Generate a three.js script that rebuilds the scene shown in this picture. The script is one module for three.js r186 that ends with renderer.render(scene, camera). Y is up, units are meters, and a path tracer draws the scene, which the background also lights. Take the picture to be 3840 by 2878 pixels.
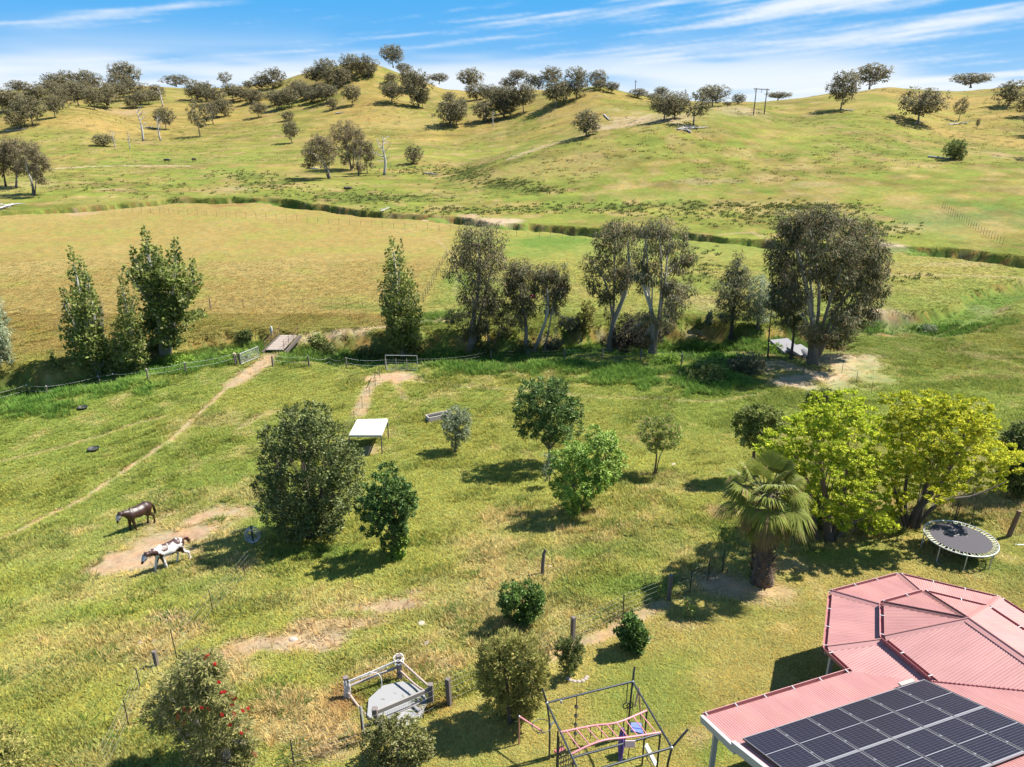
import * as THREE from 'three';
import { MarchingCubes } from 'three/addons/objects/MarchingCubes.js';
import { mergeGeometries } from 'three/addons/utils/BufferGeometryUtils.js';
import { RoundedBoxGeometry } from 'three/addons/geometries/RoundedBoxGeometry.js';

// ---------- camera, sky, sun, exposure ----------
const scene = new THREE.Scene();
const PITCH = 20.8 * Math.PI / 180, CP = Math.cos(PITCH), SP = Math.sin(PITCH), CAMH = 17.6, F = 2650;
const camera = new THREE.PerspectiveCamera(2 * Math.atan(1439 / F) * 180 / Math.PI, 3840 / 2878, 0.5, 6000);
camera.position.set(0, CAMH, 0);
camera.rotation.x = -PITCH;
const renderer = new THREE.WebGLRenderer({ antialias: true });
renderer.toneMapping = THREE.LinearToneMapping;
renderer.toneMappingExposure = 2.6;
renderer.shadowMap.enabled = true;
renderer.shadowMap.type = THREE.PCFSoftShadowMap;

function rng(seed) { let a = seed >>> 0; return () => { a = (a + 0x6d2b79f5) | 0; let t = Math.imul(a ^ (a >>> 15), 1 | a); t = (t + Math.imul(t ^ (t >>> 7), 61 | t)) ^ t; return ((t ^ (t >>> 14)) >>> 0) / 4294967296; }; }
const V = (x, y, z) => new THREE.Vector3(x, y, z);
const sstep = (a, b, x) => { const t = Math.min(1, Math.max(0, (x - a) / (b - a))); return t * t * (3 - 2 * t); };
const lerp = (a, b, t) => a + (b - a) * t;
function hash2(x, y) { let h = (Math.imul(x, 374761393) + Math.imul(y, 668265263)) | 0; h = Math.imul(h ^ (h >>> 13), 1274126177); return ((h ^ (h >>> 16)) >>> 0) / 4294967296; }
function vnoise(x, y) { const xi = Math.floor(x), yi = Math.floor(y), fx = x - xi, fy = y - yi, u = fx * fx * (3 - 2 * fx), v = fy * fy * (3 - 2 * fy); return lerp(lerp(hash2(xi, yi), hash2(xi + 1, yi), u), lerp(hash2(xi, yi + 1), hash2(xi + 1, yi + 1), u), v); }
function fbm(x, y, o = 4) { let s = 0, a = 0.5, n = 0; for (let i = 0; i < o; i++) { s += a * vnoise(x, y); n += a; x = x * 2.03 + 17.3; y = y * 2.03 + 5.1; a *= 0.5; } return s / n; }

const SUN = V(0.66, 1, -0.2).normalize();
{
  const SKYK = 0.405, W = 4096, Hh = 2048, d = new Float32Array(W * Hh * 4);
  for (let j = 0; j < Hh; j++) {
    const el = ((j + 0.5) / Hh - 0.5) * 180, e = Math.max(el, 0);
    // clear air: pale near the horizon, blue above, deeper to the zenith
    const t = 1 - Math.exp(-e / 2.8), zt = sstep(8, 80, e);
    let br = lerp(0.74, 0.050, t), bg = lerp(0.90, 0.405, t), bb = lerp(1.0, 0.88, t);
    br = lerp(br, 0.035, zt); bg = lerp(bg, 0.2, zt); bb = lerp(bb, 0.6, zt);
    for (let i = 0; i < W; i++) {
      let r = br, g = bg, b = bb;
      if (e > 0 && e < 60) {
        const az = ((i + 0.5) / W - 0.25) * 360;             // 0 ahead, + to the right
        const a2 = az > 180 ? az - 360 : az;
        // long cirrus bands, slanting up to the right, stretched by height
        const ee = 14 * Math.log(1 + e / 5);
        const s = a2 * 0.05 + ee * 0.06, q = ee * 0.55 - a2 * 0.075;
        let w = fbm(s * 0.9 + 3.7, q * 1.1 + 9.2, 5) * 0.62 + fbm(s * 3.1 + 40, q * 3.4, 4) * 0.38;
        const fine = fbm(s * 4 + 11, q * 9 + 4, 4);
        w = w + (fine - 0.5) * 0.22 + 0.1 * Math.sin(q * 1.3 + 1.2);
        let c = sstep(0.43, 0.74, w + 0.05 * Math.sin((a2 - 22) * 0.05)) * 0.9;
        // low veil near the horizon
        const veil = sstep(0.42, 0.62, fbm(a2 * 0.045 + 7, e * 0.35 + 2, 4)) * Math.exp(-Math.pow((e - 2.3) / 2.0, 2)) * 0.85;
        c = 1 - (1 - c) * (1 - veil);
        r = lerp(r, 0.90, c); g = lerp(g, 0.95, c); b = lerp(b, 1.0, c);
      }
      const k = (j * W + i) * 4; d[k] = r * SKYK; d[k + 1] = g * SKYK; d[k + 2] = b * SKYK; d[k + 3] = 1;
    }
  }
  const sky = new THREE.DataTexture(d, W, Hh, THREE.RGBAFormat, THREE.FloatType);
  sky.mapping = THREE.EquirectangularReflectionMapping; sky.magFilter = THREE.LinearFilter; sky.needsUpdate = true;
  scene.background = sky; scene.environment = sky;
}
const sun = new THREE.DirectionalLight(new THREE.Color(1, 0.945, 0.85), 5.0);
sun.position.copy(SUN).multiplyScalar(400); sun.castShadow = true;
sun.shadow.mapSize.set(4096, 4096);
Object.assign(sun.shadow.camera, { left: -260, right: 260, top: 260, bottom: -260, near: 1, far: 1200 });
scene.add(sun);

// ---------- terrain ----------
// tables: for chosen bearings (photo columns) and forward distances, the height at which the ground is seen
const DK = [70, 100, 130, 160, 190, 225, 265, 310, 360, 420, 480, 560, 700, 1300];
const TB = [
  [-500, 1258, 1043, 905, 800, 712, 640, 590, 535, 482, 432, 392, 372, 380, 400],
  [0, 1258, 1043, 905, 800, 712, 640, 590, 535, 484, 436, 398, 372, 372, 372],
  [240, 1258, 1043, 905, 800, 718, 640, 580, 510, 432, 392, 372, 345, 350, 370],
  [480, 1258, 1043, 905, 800, 718, 645, 585, 505, 420, 398, 375, 336, 345, 380],
  [680, 1258, 1043, 905, 798, 718, 645, 592, 545, 480, 425, 370, 326, 340, 390],
  [900, 1258, 1043, 905, 796, 718, 648, 592, 545, 492, 432, 378, 334, 345, 395],
  [1120, 1258, 1043, 905, 796, 718, 648, 592, 540, 478, 412, 350, 312, 345, 395],
  [1290, 1258, 1043, 907, 798, 718, 648, 590, 532, 465, 378, 290, 272, 345, 395],
  [1433, 1258, 1043, 908, 800, 718, 648, 588, 526, 452, 352, 240, 300, 360, 400],
  [1600, 1258, 1043, 908, 800, 718, 646, 580, 530, 452, 372, 302, 315, 360, 400],
  [1750, 1258, 1043, 908, 800, 714, 635, 588, 530, 452, 392, 352, 340, 360, 400],
  [1900, 1258, 1043, 908, 796, 690, 574, 572, 510, 430, 372, 346, 345, 360, 400],
  [2070, 1258, 1043, 908, 790, 665, 534, 535, 462, 372, 336, 336, 345, 360, 400],
  [2200, 1258, 1043, 908, 785, 650, 504, 500, 425, 330, 330, 340, 350, 360, 400],
  [2330, 1258, 1043, 908, 778, 640, 482, 470, 420, 360, 356, 362, 365, 370, 400],
  [2450, 1258, 1043, 908, 772, 630, 470, 430, 425, 385, 372, 374, 375, 380, 400],
  [2660, 1258, 1043, 905, 762, 625, 490, 404, 402, 392, 386, 388, 390, 395, 400],
  [2840, 1258, 1043, 898, 750, 620, 502, 424, 378, 382, 386, 390, 395, 400, 405],
  [3000, 1258, 1043, 890, 735, 610, 490, 410, 350, 356, 362, 370, 380, 395, 405],
  [3150, 1258, 1043, 884, 725, 605, 492, 400, 340, 331, 345, 360, 380, 395, 405],
  [3380, 1258, 1043, 876, 712, 605, 525, 455, 388, 341, 350, 360, 380, 395, 405],
  [3600, 1258, 1043, 870, 702, 602, 530, 450, 370, 325, 338, 350, 380, 395, 405],
  [3840, 1258, 1043, 866, 695, 595, 515, 440, 372, 330, 336, 350, 380, 395, 405],
  [4400, 1258, 1043, 866, 690, 570, 480, 410, 350, 315, 325, 350, 380, 395, 405]];
const TA = TB.map((r) => (r[0] - 1920) / F / 0.945);
const TH = TB.map((r) => DK.map((D, j) => CAMH - D * Math.tan(PITCH + Math.atan((r[j + 1] - 1439) / F))));
function hermite(xs, get, x) {
  const n = xs.length; if (x <= xs[0]) return get(0); if (x >= xs[n - 1]) return get(n - 1);
  let i = 0; while (x > xs[i + 1]) i++;
  const h = xs[i + 1] - xs[i], t = (x - xs[i]) / h, y0 = get(i), y1 = get(i + 1), s = (y1 - y0) / h;
  const sl = i > 0 ? (y0 - get(i - 1)) / (xs[i] - xs[i - 1]) : s, sr = i < n - 2 ? (get(i + 2) - y1) / (xs[i + 2] - xs[i + 1]) : s;
  const m0 = (s + sl) / 2, m1 = (s + sr) / 2, t2 = t * t, t3 = t2 * t;
  return (2 * t3 - 3 * t2 + 1) * y0 + (t3 - 2 * t2 + t) * h * m0 + (-2 * t3 + 3 * t2) * y1 + (t3 - t2) * h * m1;
}
// base ground: house on a low rise, paddocks falling to the creek, then field and hills
function baseH(X, D) {
  const near = -4.2 * sstep(15, 48, D - 0.35 * X);
  if (D < 66) return near;
  const a = X / D, far = hermite(DK, (j) => hermite(TA, (i) => TH[i][j], a), D);
  return lerp(near, far, sstep(66, 100, D));
}
// unproject a photo pixel onto ground of a given smooth height function
function rayDir(x, y) { const u = (x - 1920) / F, v = (y - 1439) / F; return V(u, -SP - v * CP, -CP + v * SP); }
function castTo(x, y, hf) {
  const d = rayDir(x, y), o = V(0, CAMH, 0); let t0 = 12, t = 12;
  while (t < 1600) { const p = o.clone().addScaledVector(d, t); if (p.y < hf(p.x, -p.z)) break; t0 = t; t += 0.25 + t * 0.004; }
  for (let k = 0; k < 24; k++) { const m = (t0 + t) / 2, p = o.clone().addScaledVector(d, m); if (p.y < hf(p.x, -p.z)) t = m; else t0 = m; }
  return o.addScaledVector(d, t);
}
const line = (pts) => pts.map(([x, y]) => { const p = castTo(x, y, baseH); return [p.x, -p.z]; });
function boxOf(l, m) { const xs = l.map((p) => p[0]), ys = l.map((p) => p[1]); return [Math.min(...xs) - m, Math.max(...xs) + m, Math.min(...ys) - m, Math.max(...ys) + m]; }
function distLine(l, x, y) { // [distance, side, along]
  let best = 1e9, side = 0, along = 0, acc = 0;
  for (let i = 0; i < l.length - 1; i++) {
    const [ax, ay] = l[i], [bx, by] = l[i + 1], dx = bx - ax, dy = by - ay, L2 = dx * dx + dy * dy, L = Math.sqrt(L2);
    const t = Math.min(1, Math.max(0, ((x - ax) * dx + (y - ay) * dy) / L2)), ex = x - ax - dx * t, ey = y - ay - dy * t, q = ex * ex + ey * ey;
    if (q < best) { best = q; side = dx * ey - dy * ex > 0 ? 1 : -1; along = acc + t * L; }
    acc += L;
  }
  return [Math.sqrt(best), side, along];
}
// the two watercourses: near creek and far gully, cut into the ground
const CREEKS = [
  { l: line([[-500, 1470], [-150, 1440], [120, 1425], [300, 1395], [480, 1365], [640, 1335], [800, 1295], [930, 1285], [1060, 1292], [1200, 1300], [1380, 1308], [1560, 1300], [1750, 1285], [1950, 1285], [2150, 1275], [2350, 1268], [2550, 1262], [2750, 1275], [2930, 1290], [3000, 1270]]), w: 5.2, d: 2.8 },
  { l: line([[3230, 1228], [3330, 1218], [3480, 1208], [3620, 1165], [3720, 1120], [3840, 1092], [4300, 1040]]), w: 4.4, d: 2.2, st: 1 },
  { l: line([[-600, 830], [-100, 805], [120, 798], [300, 786], [450, 770], [640, 752], [860, 752], [1050, 756], [1120, 772], [1250, 784], [1400, 803], [1560, 818], [1700, 832], [1830, 846], [2000, 846], [2230, 868], [2450, 872], [2650, 888], [2900, 915], [3100, 925], [3280, 922], [3450, 942], [3600, 956], [3840, 992], [4400, 1050]]), w: 3.4, d: 2.6, st: 1 },
];
CREEKS.forEach((c) => { c.b = boxOf(c.l, 14); });
function cut(X, D) { // [depth of the cut, steepness 0..1 of exposed bank]
  let dep = 0, bank = 0, wet = 0;
  for (const c of CREEKS) {
    if (X < c.b[0] || X > c.b[1] || D < c.b[2] || D > c.b[3]) continue;
    const [q, side, s] = distLine(c.l, X, D);
    if (q > 14) continue;
    const n = fbm(s * 0.09 + 7, 3, 3), n2 = fbm(X * 0.45, D * 0.45, 3), n4 = fbm(s * 0.05 + 31, 9, 2);
    const w = c.w * (0.5 + 0.8 * n) + (n2 - 0.5) * (c.st ? 2 : 3.2), e = Math.max(0, q + side * (n4 - 0.5) * 5) / Math.max(0.8, w), on = sstep(0.22, 0.5, fbm(s * 0.06 + 70, 5, 3) + (n2 - 0.5) * 0.3);
    const k = 1 - sstep(side > 0 ? (c.st ? 0.72 : 0.5) : 0.3, side > 0 ? (c.st ? 0.98 : 1.0) : 1.3, e);
    dep = Math.max(dep, c.d * (0.3 + 0.8 * n) * ((c.st ? 0.12 : 0.3) + (c.st ? 0.88 : 0.7) * on) * k);
    bank = Math.max(bank, sstep(0.05, 0.5, k) * (1 - sstep(0.6, 0.98, k)) * sstep(0.22, 0.42, n + (n2 - 0.5) * 0.6));
    wet = Math.max(wet, sstep(0.6, 1, k));
  }
  return [dep, bank, wet];
}
function groundH(X, D) {
  let h = baseH(X, D);
  if (D > 26 && D < 330) h -= cut(X, D)[0];
  const amp = 0.05 + 0.10 * sstep(24, 60, D) + 2.4 * sstep(180, 380, D);
  const sc = lerp(0.35, 0.03, sstep(60, 260, D));
  h += (fbm(X * 0.35, D * 0.35, 3) - 0.5) * 0.16 * sstep(24, 45, D) + (fbm(X * 0.028 + 3, D * 0.022, 3) - 0.5) * amp * 1.5;
  return h;
}
const at = (x, y) => castTo(x, y, groundH);
const planePt = (x, y, h) => { const d = rayDir(x, y); return V(0, CAMH, 0).addScaledVector(d, (h - CAMH) / d.y); };
const depthOf = (p) => -p.z * CP + (CAMH - p.y) * SP;
function project(p) { const z = depthOf(p), yd = (CAMH - p.y) * CP + p.z * SP; return [1920 + F * p.x / z, 1439 + F * yd / z]; }
// height above p at which photo row y is met on the vertical through p
function riseTo(p, y) { const z0 = depthOf(p), yd = (CAMH - p.y) * CP + p.z * SP, v = (y - 1439) / F; return (yd - v * z0) / (CP - v * SP); }
const pxm = (p, px) => px * depthOf(p) / F;

// ---------- naming ----------
const used = new Map();
function numbered(n) { const k = used.get(n) || 0; used.set(n, k + 1); return k ? `${n}_${String(k).padStart(3, '0')}` : n; }
function tag(o, label, category, group, kind) { if (label) o.userData.label = label; if (category) o.userData.category = category; if (group) o.userData.group = group; if (kind) o.userData.kind = kind; return o; }
function thing(name, label, category, pos, turn = 0, group) { const o = new THREE.Group(); o.name = numbered(name); o.position.copy(pos || V(0, 0, 0)); o.rotation.y = turn; tag(o, label, category, group); scene.add(o); return o; }
function mesh(name, geo, mat, parent) { const m = new THREE.Mesh(geo, mat); m.castShadow = m.receiveShadow = true; m.name = parent ? name : numbered(name); (parent || scene).add(m); return m; }
const ALB = 0.78; // one reflectance level for the whole place
const rgb = (r, g, b) => new THREE.Color().setRGB(r * ALB, g * ALB, b * ALB);
const mat = (c, rough = 0.8, more = {}) => new THREE.MeshStandardMaterial({ color: c, roughness: rough, side: THREE.DoubleSide, ...more });

// ---------- geometry collector ----------
class GB {
  constructor() { this.p = []; this.c = []; this.i = []; }
  v(x, y, z, c) { this.p.push(x, y, z); this.c.push(c[0], c[1], c[2]); return this.p.length / 3 - 1; }
  tri(a, b, c) { this.i.push(a, b, c); }
  tube(pts, rad, seg, col, cap = true) {
    const n = pts.length, rings = [], up = V(0.31, 0.12, 0.94), T = V(0, 0, 0), A = V(0, 0, 0), B = V(0, 0, 0);
    for (let k = 0; k < n; k++) {
      T.subVectors(pts[Math.min(n - 1, k + 1)], pts[Math.max(0, k - 1)]).normalize();
      A.crossVectors(T, Math.abs(T.dot(up)) > 0.95 ? V(1, 0, 0) : up).normalize(); B.crossVectors(T, A);
      const r = typeof rad === 'number' ? rad : rad[k], ring = [], cc = Array.isArray(col[0]) ? col[Math.min(k, col.length - 1)] : col;
      for (let s = 0; s < seg; s++) { const a = s / seg * Math.PI * 2, x = Math.cos(a) * r, y = Math.sin(a) * r; ring.push(this.v(pts[k].x + A.x * x + B.x * y, pts[k].y + A.y * x + B.y * y, pts[k].z + A.z * x + B.z * y, cc)); }
      rings.push(ring);
    }
    for (let k = 0; k < n - 1; k++) for (let s = 0; s < seg; s++) { const a = rings[k][s], b = rings[k][(s + 1) % seg], c = rings[k + 1][s], d = rings[k + 1][(s + 1) % seg]; this.i.push(a, b, c, b, d, c); }
    if (cap) for (const k of [0, n - 1]) for (let s = 1; s < seg - 1; s++) k ? this.i.push(rings[k][0], rings[k][s], rings[k][s + 1]) : this.i.push(rings[k][0], rings[k][s + 1], rings[k][s]);
    return this;
  }
  bar(a, b, r, seg = 6, col = [1, 1, 1], r2 = r) { return this.tube([a, b], [r, r2], seg, col); }
  // box from a to b with cross-section w (sideways) by h
  beam(a, b, w, h, col = [1, 1, 1], up = V(0, 1, 0)) {
    const T = V(0, 0, 0).subVectors(b, a).normalize(), S = V(0, 0, 0).crossVectors(T, Math.abs(T.dot(up)) > 0.98 ? V(1, 0, 0) : up).normalize(), U = V(0, 0, 0).crossVectors(S, T), q = [];
    const P = (o, s, u) => o.clone().addScaledVector(S, s * w / 2).addScaledVector(U, u * h / 2);
    for (const o of [a, b]) for (const [s, u] of [[-1, -1], [1, -1], [1, 1], [-1, 1]]) q.push(P(o, s, u));
    for (const f of [[0, 3, 2, 1], [4, 5, 6, 7], [0, 1, 5, 4], [1, 2, 6, 5], [2, 3, 7, 6], [3, 0, 4, 7]]) { const k = f.map((j) => this.v(q[j].x, q[j].y, q[j].z, col)); this.i.push(k[0], k[1], k[2], k[0], k[2], k[3]); }
    return this;
  }
  quad(a, b, c, d, col = [1, 1, 1]) { const k = [a, b, c, d].map((q) => this.v(q.x, q.y, q.z, col)); this.i.push(k[0], k[1], k[2], k[0], k[2], k[3]); return this; }
  leaf(px, py, pz, dx, dy, dz, nx, ny, nz, len, wid, c) {
    let sx = dy * nz - dz * ny, sy = dz * nx - dx * nz, sz = dx * ny - dy * nx; const l = Math.hypot(sx, sy, sz) || 1; sx *= wid / l / 2; sy *= wid / l / 2; sz *= wid / l / 2;
    const mx = px + dx * len * 0.45 + nx * wid * 0.12, my = py + dy * len * 0.45 + ny * wid * 0.12, mz = pz + dz * len * 0.45 + nz * wid * 0.12;
    const a = this.v(px, py, pz, c), b = this.v(mx + sx, my + sy, mz + sz, c), d = this.v(mx - sx, my - sy, mz - sz, c), e = this.v(px + dx * len, py + dy * len, pz + dz * len, c);
    this.i.push(a, b, e, a, e, d);
  }
  geo(flat) {
    const g = new THREE.BufferGeometry();
    g.setAttribute('position', new THREE.BufferAttribute(new Float32Array(this.p), 3));
    g.setAttribute('color', new THREE.BufferAttribute(new Float32Array(this.c), 3));
    g.setIndex(new THREE.BufferAttribute(new Uint32Array(this.i), 1));
    if (!flat) { g.computeVertexNormals(); return g; }
    const n = g.toNonIndexed(); n.computeVertexNormals(); return n;
  }
}
const GRASS_N = 300000, FIELD_N = 70000;

// ---------- what grows where ----------
const C = { gold: [.282, .212, .07], goldL: [.335, .258, .098], green: [.17, .218, .044], lush: [.105, .18, .032], yg: [.242, .243, .057], straw: [.37, .285, .14], soil: [.40, .275, .175], pale: [.47, .35, .245], rust: [.24, .125, .05], dark: [.055, .09, .02], blue: [.12, .18, .07], lawn: [.272, .24, .074], orange: [.36, .25, .085] };
for (const k in C) C[k] = C[k].map((v) => v * 0.87);
// [photo x, y, half width, half height, colour, strength, bare?] - patches of ground
const PATCH = [
  // soil and worn ground
  [690, 2000, 240, 95, 'soil', 1, 1], [560, 2090, 190, 75, 'soil', 1, 1], [470, 2120, 120, 55, 'soil', .9, 1], [820, 1930, 130, 50, 'soil', .95, 1], [640, 1930, 90, 18, 'soil', .6, 1], [330, 2245, 32, 12, 'soil', .8, 1],
  [1490, 1415, 75, 22, 'soil', 1, 1], [1390, 1425, 40, 16, 'soil', .8, 1], [1395, 1690, 60, 24, 'soil', 1, 1],
  [3080, 1410, 220, 50, 'pale', .95, 1], [3180, 1360, 150, 45, 'pale', .9, 1], [2970, 1440, 110, 30, 'pale', .9, 1], [3330, 1180, 110, 36, 'pale', .8, 1], [3300, 1235, 130, 12, 'soil', .7, 1],
  [2700, 2195, 140, 70, 'soil', .95, 1], [2860, 2230, 150, 50, 'soil', .9, 1], [2950, 2120, 120, 50, 'straw', .9, .6], [3100, 2000, 200, 60, 'soil', .55, .6], [2700, 1925, 60, 22, 'soil', .6, .5],
  [1100, 2420, 210, 36, 'soil', .9, .85], [1430, 2275, 180, 30, 'soil', .9, .85], [1270, 2345, 150, 26, 'soil', .7, .7], [840, 2480, 120, 30, 'soil', .6, .6], [1580, 2225, 60, 14, 'soil', .7, .7], [1550, 2500, 220, 60, 'straw', .6, .3], [1100, 2700, 200, 110, 'straw', .75, .1], [1290, 2760, 130, 60, 'straw', .8, .1],
  [600, 2400, 160, 60, 'straw', .5, .3], [620, 2320, 60, 20, 'pale', .5, .5], [900, 2540, 120, 60, 'straw', .6, .2], [1230, 2830, 120, 40, 'soil', .5, .5], [1700, 2490, 110, 40, 'straw', .6, .2], [1650, 2650, 80, 30, 'rust', .5, .2],
  [1300, 2640, 60, 50, 'rust', .6, 0], [1400, 2570, 110, 40, 'rust', .5, 0], [1250, 2250, 200, 50, 'straw', .35, 0], [300, 2450, 300, 100, 'straw', .3, .1],
  [3680, 1900, 170, 60, 'straw', .75, .2], [3560, 1810, 150, 30, 'yg', .5, 0], [3560, 2090, 130, 45, 'soil', .3, .4],
  [2570, 2350, 60, 18, 'straw', .5, .2], [2000, 2690, 120, 50, 'green', .4, 0], [2720, 2820, 110, 60, 'green', .9, 0], [2620, 2760, 60, 40, 'straw', .7, .1],
  [870, 1282, 95, 14, 'rust', .9, .8], [820, 1275, 40, 10, 'soil', .8, .7], [1000, 1292, 50, 14, 'rust', .7, .5], [1340, 1285, 110, 24, 'soil', .55, .3], [1240, 1320, 60, 18, 'rust', .5, .3], [1590, 1262, 60, 12, 'rust', .6, .4], [2560, 1330, 120, 10, 'soil', .7, .5], [2770, 1290, 60, 18, 'soil', .8, .5], [2860, 1280, 60, 20, 'rust', .7, .5], [3690, 1135, 60, 24, 'soil', .8, .5], [3790, 1075, 80, 12, 'rust', .8, .6],
  // lush and damp places
  [100, 1500, 260, 55, 'lush', .9, 0], [380, 1460, 260, 34, 'lush', .7, 0], [700, 1370, 150, 36, 'lush', .85, 0], [1130, 1330, 160, 36, 'lush', .7, 0], [1500, 1270, 300, 24, 'lush', .6, 0], [1900, 1385, 330, 32, 'lush', .9, 0], [2350, 1400, 300, 50, 'lush', .85, 0], [2600, 1440, 220, 40, 'lush', .8, 0], [2640, 1330, 160, 40, 'lush', .8, 0],
  [1350, 1150, 130, 14, 'lush', .55, 0], [1440, 1165, 110, 12, 'lush', .5, 0], [1720, 1040, 70, 60, 'lush', .6, 0], [1650, 1180, 90, 40, 'lush', .55, 0], [2050, 905, 180, 24, 'lush', .85, 0], [1960, 950, 120, 22, 'lush', .5, 0], [2600, 1050, 130, 60, 'green', .6, 0], [3600, 820, 300, 60, 'blue', .45, 0], [3700, 760, 200, 22, 'lush', .4, 0],
  [1180, 2080, 160, 22, 'lush', .6, 0], [2050, 2080, 260, 40, 'lush', .45, 0], [1980, 2140, 200, 30, 'blue', .55, 0], [2350, 2050, 250, 60, 'lush', .4, 0], [2200, 2200, 260, 50, 'green', .6, 0], [2450, 2190, 170, 40, 'lush', .5, 0], [980, 1970, 110, 40, 'lush', .5, 0], [700, 2200, 200, 40, 'lush', .5, 0], [640, 2170, 130, 30, 'green', .6, 0], [350, 2290, 120, 30, 'green', .6, 0],
  [1450, 2590, 110, 30, 'lush', .6, 0], [3700, 2120, 160, 70, 'lush', .55, 0], [3650, 1200, 260, 40, 'lush', .5, 0], [3500, 1480, 420, 120, 'green', .7, 0], [3400, 1130, 200, 30, 'green', .5, 0], [620, 1700, 260, 80, 'green', .4, 0], [100, 1800, 180, 60, 'yg', .5, 0], [1700, 1500, 280, 60, 'green', .5, 0], [1500, 1700, 200, 80, 'yg', .4, 0],
  // far slopes
  [640, 600, 420, 30, 'green', .5, 0], [900, 660, 130, 16, 'dark', .55, 0], [1020, 690, 110, 20, 'dark', .45, 0], [820, 650, 120, 40, 'green', .6, 0], [1500, 620, 120, 14, 'lush', .5, 0], [1750, 655, 110, 22, 'dark', .6, 0], [1900, 690, 150, 16, 'dark', .6, 0], [2040, 715, 90, 8, 'dark', .5, 0], [1400, 745, 190, 12, 'dark', .5, 0], [1350, 720, 140, 10, 'dark', .35, 0], [2150, 770, 300, 18, 'green', .6, 0], [2300, 780, 260, 12, 'dark', .35, 0], [2700, 770, 260, 10, 'dark', .35, 0], [3000, 778, 240, 9, 'dark', .45, 0], [3300, 800, 220, 14, 'green', .5, 0], [2500, 730, 400, 40, 'green', .35, 0],
  [330, 460, 130, 28, 'orange', .75, 0], [430, 500, 150, 20, 'orange', .6, 0], [480, 415, 70, 14, 'soil', .6, .3], [1400, 450, 170, 26, 'orange', .6, 0], [1530, 470, 150, 22, 'goldL', .6, 0], [2200, 360, 70, 20, 'orange', .6, 0], [2150, 410, 90, 20, 'orange', .6, 0], [2350, 470, 150, 18, 'pale', .55, .2], [2550, 440, 100, 14, 'pale', .45, .2], [2750, 415, 120, 14, 'pale', .45, .2], [2950, 370, 120, 12, 'orange', .6, 0], [3080, 340, 80, 10, 'orange', .7, 0], [3620, 380, 150, 22, 'orange', .6, 0], [3560, 500, 110, 20, 'orange', .7, 0], [3820, 540, 130, 60, 'orange', .75, 0], [3750, 580, 50, 18, 'soil', .6, .3], [2120, 620, 260, 50, 'goldL', .5, 0], [2880, 670, 70, 14, 'soil', .5, .2], [3060, 690, 100, 10, 'soil', .35, .1], [2650, 680, 130, 12, 'soil', .4, .1], [2480, 450, 40, 8, 'pale', .5, .2],
  [1850, 830, 110, 16, 'pale', 1, 1], [1760, 810, 40, 8, 'soil', .8, 1], [3330, 925, 70, 14, 'pale', 1, 1], [2580, 890, 40, 6, 'pale', .7, 1], [930, 575, 30, 8, 'yg', .5, 0], [850, 710, 80, 12, 'soil', .45, .2], [430, 712, 60, 6, 'soil', .7, .5], [900, 770, 120, 6, 'rust', .5, .3], [300, 800, 60, 8, 'soil', .6, .5], [120, 690, 130, 18, 'straw', .5, .3],
  [3350, 860, 150, 18, 'straw', .5, 0], [3300, 1010, 260, 30, 'gold', .5, 0], [2650, 1130, 120, 30, 'straw', .5, 0], [3600, 990, 260, 12, 'straw', .5, .1], [2600, 420, 110, 10, 'yg', .4, 0],
].map(([x, y, rx, ry, c, s, bare]) => { const p = castTo(x, y, baseH), q0 = castTo(x, y - ry, baseH), q1 = castTo(x, y + ry, baseH); return { X: p.x, D: -p.z, a: pxm(p, rx), b: Math.max(0.25 * pxm(p, rx) * 0.5, Math.min(Math.abs(q0.z - q1.z) / 2, pxm(p, rx) * 2.2)), c: C[c], s, bare: bare || 0 }; });
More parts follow.
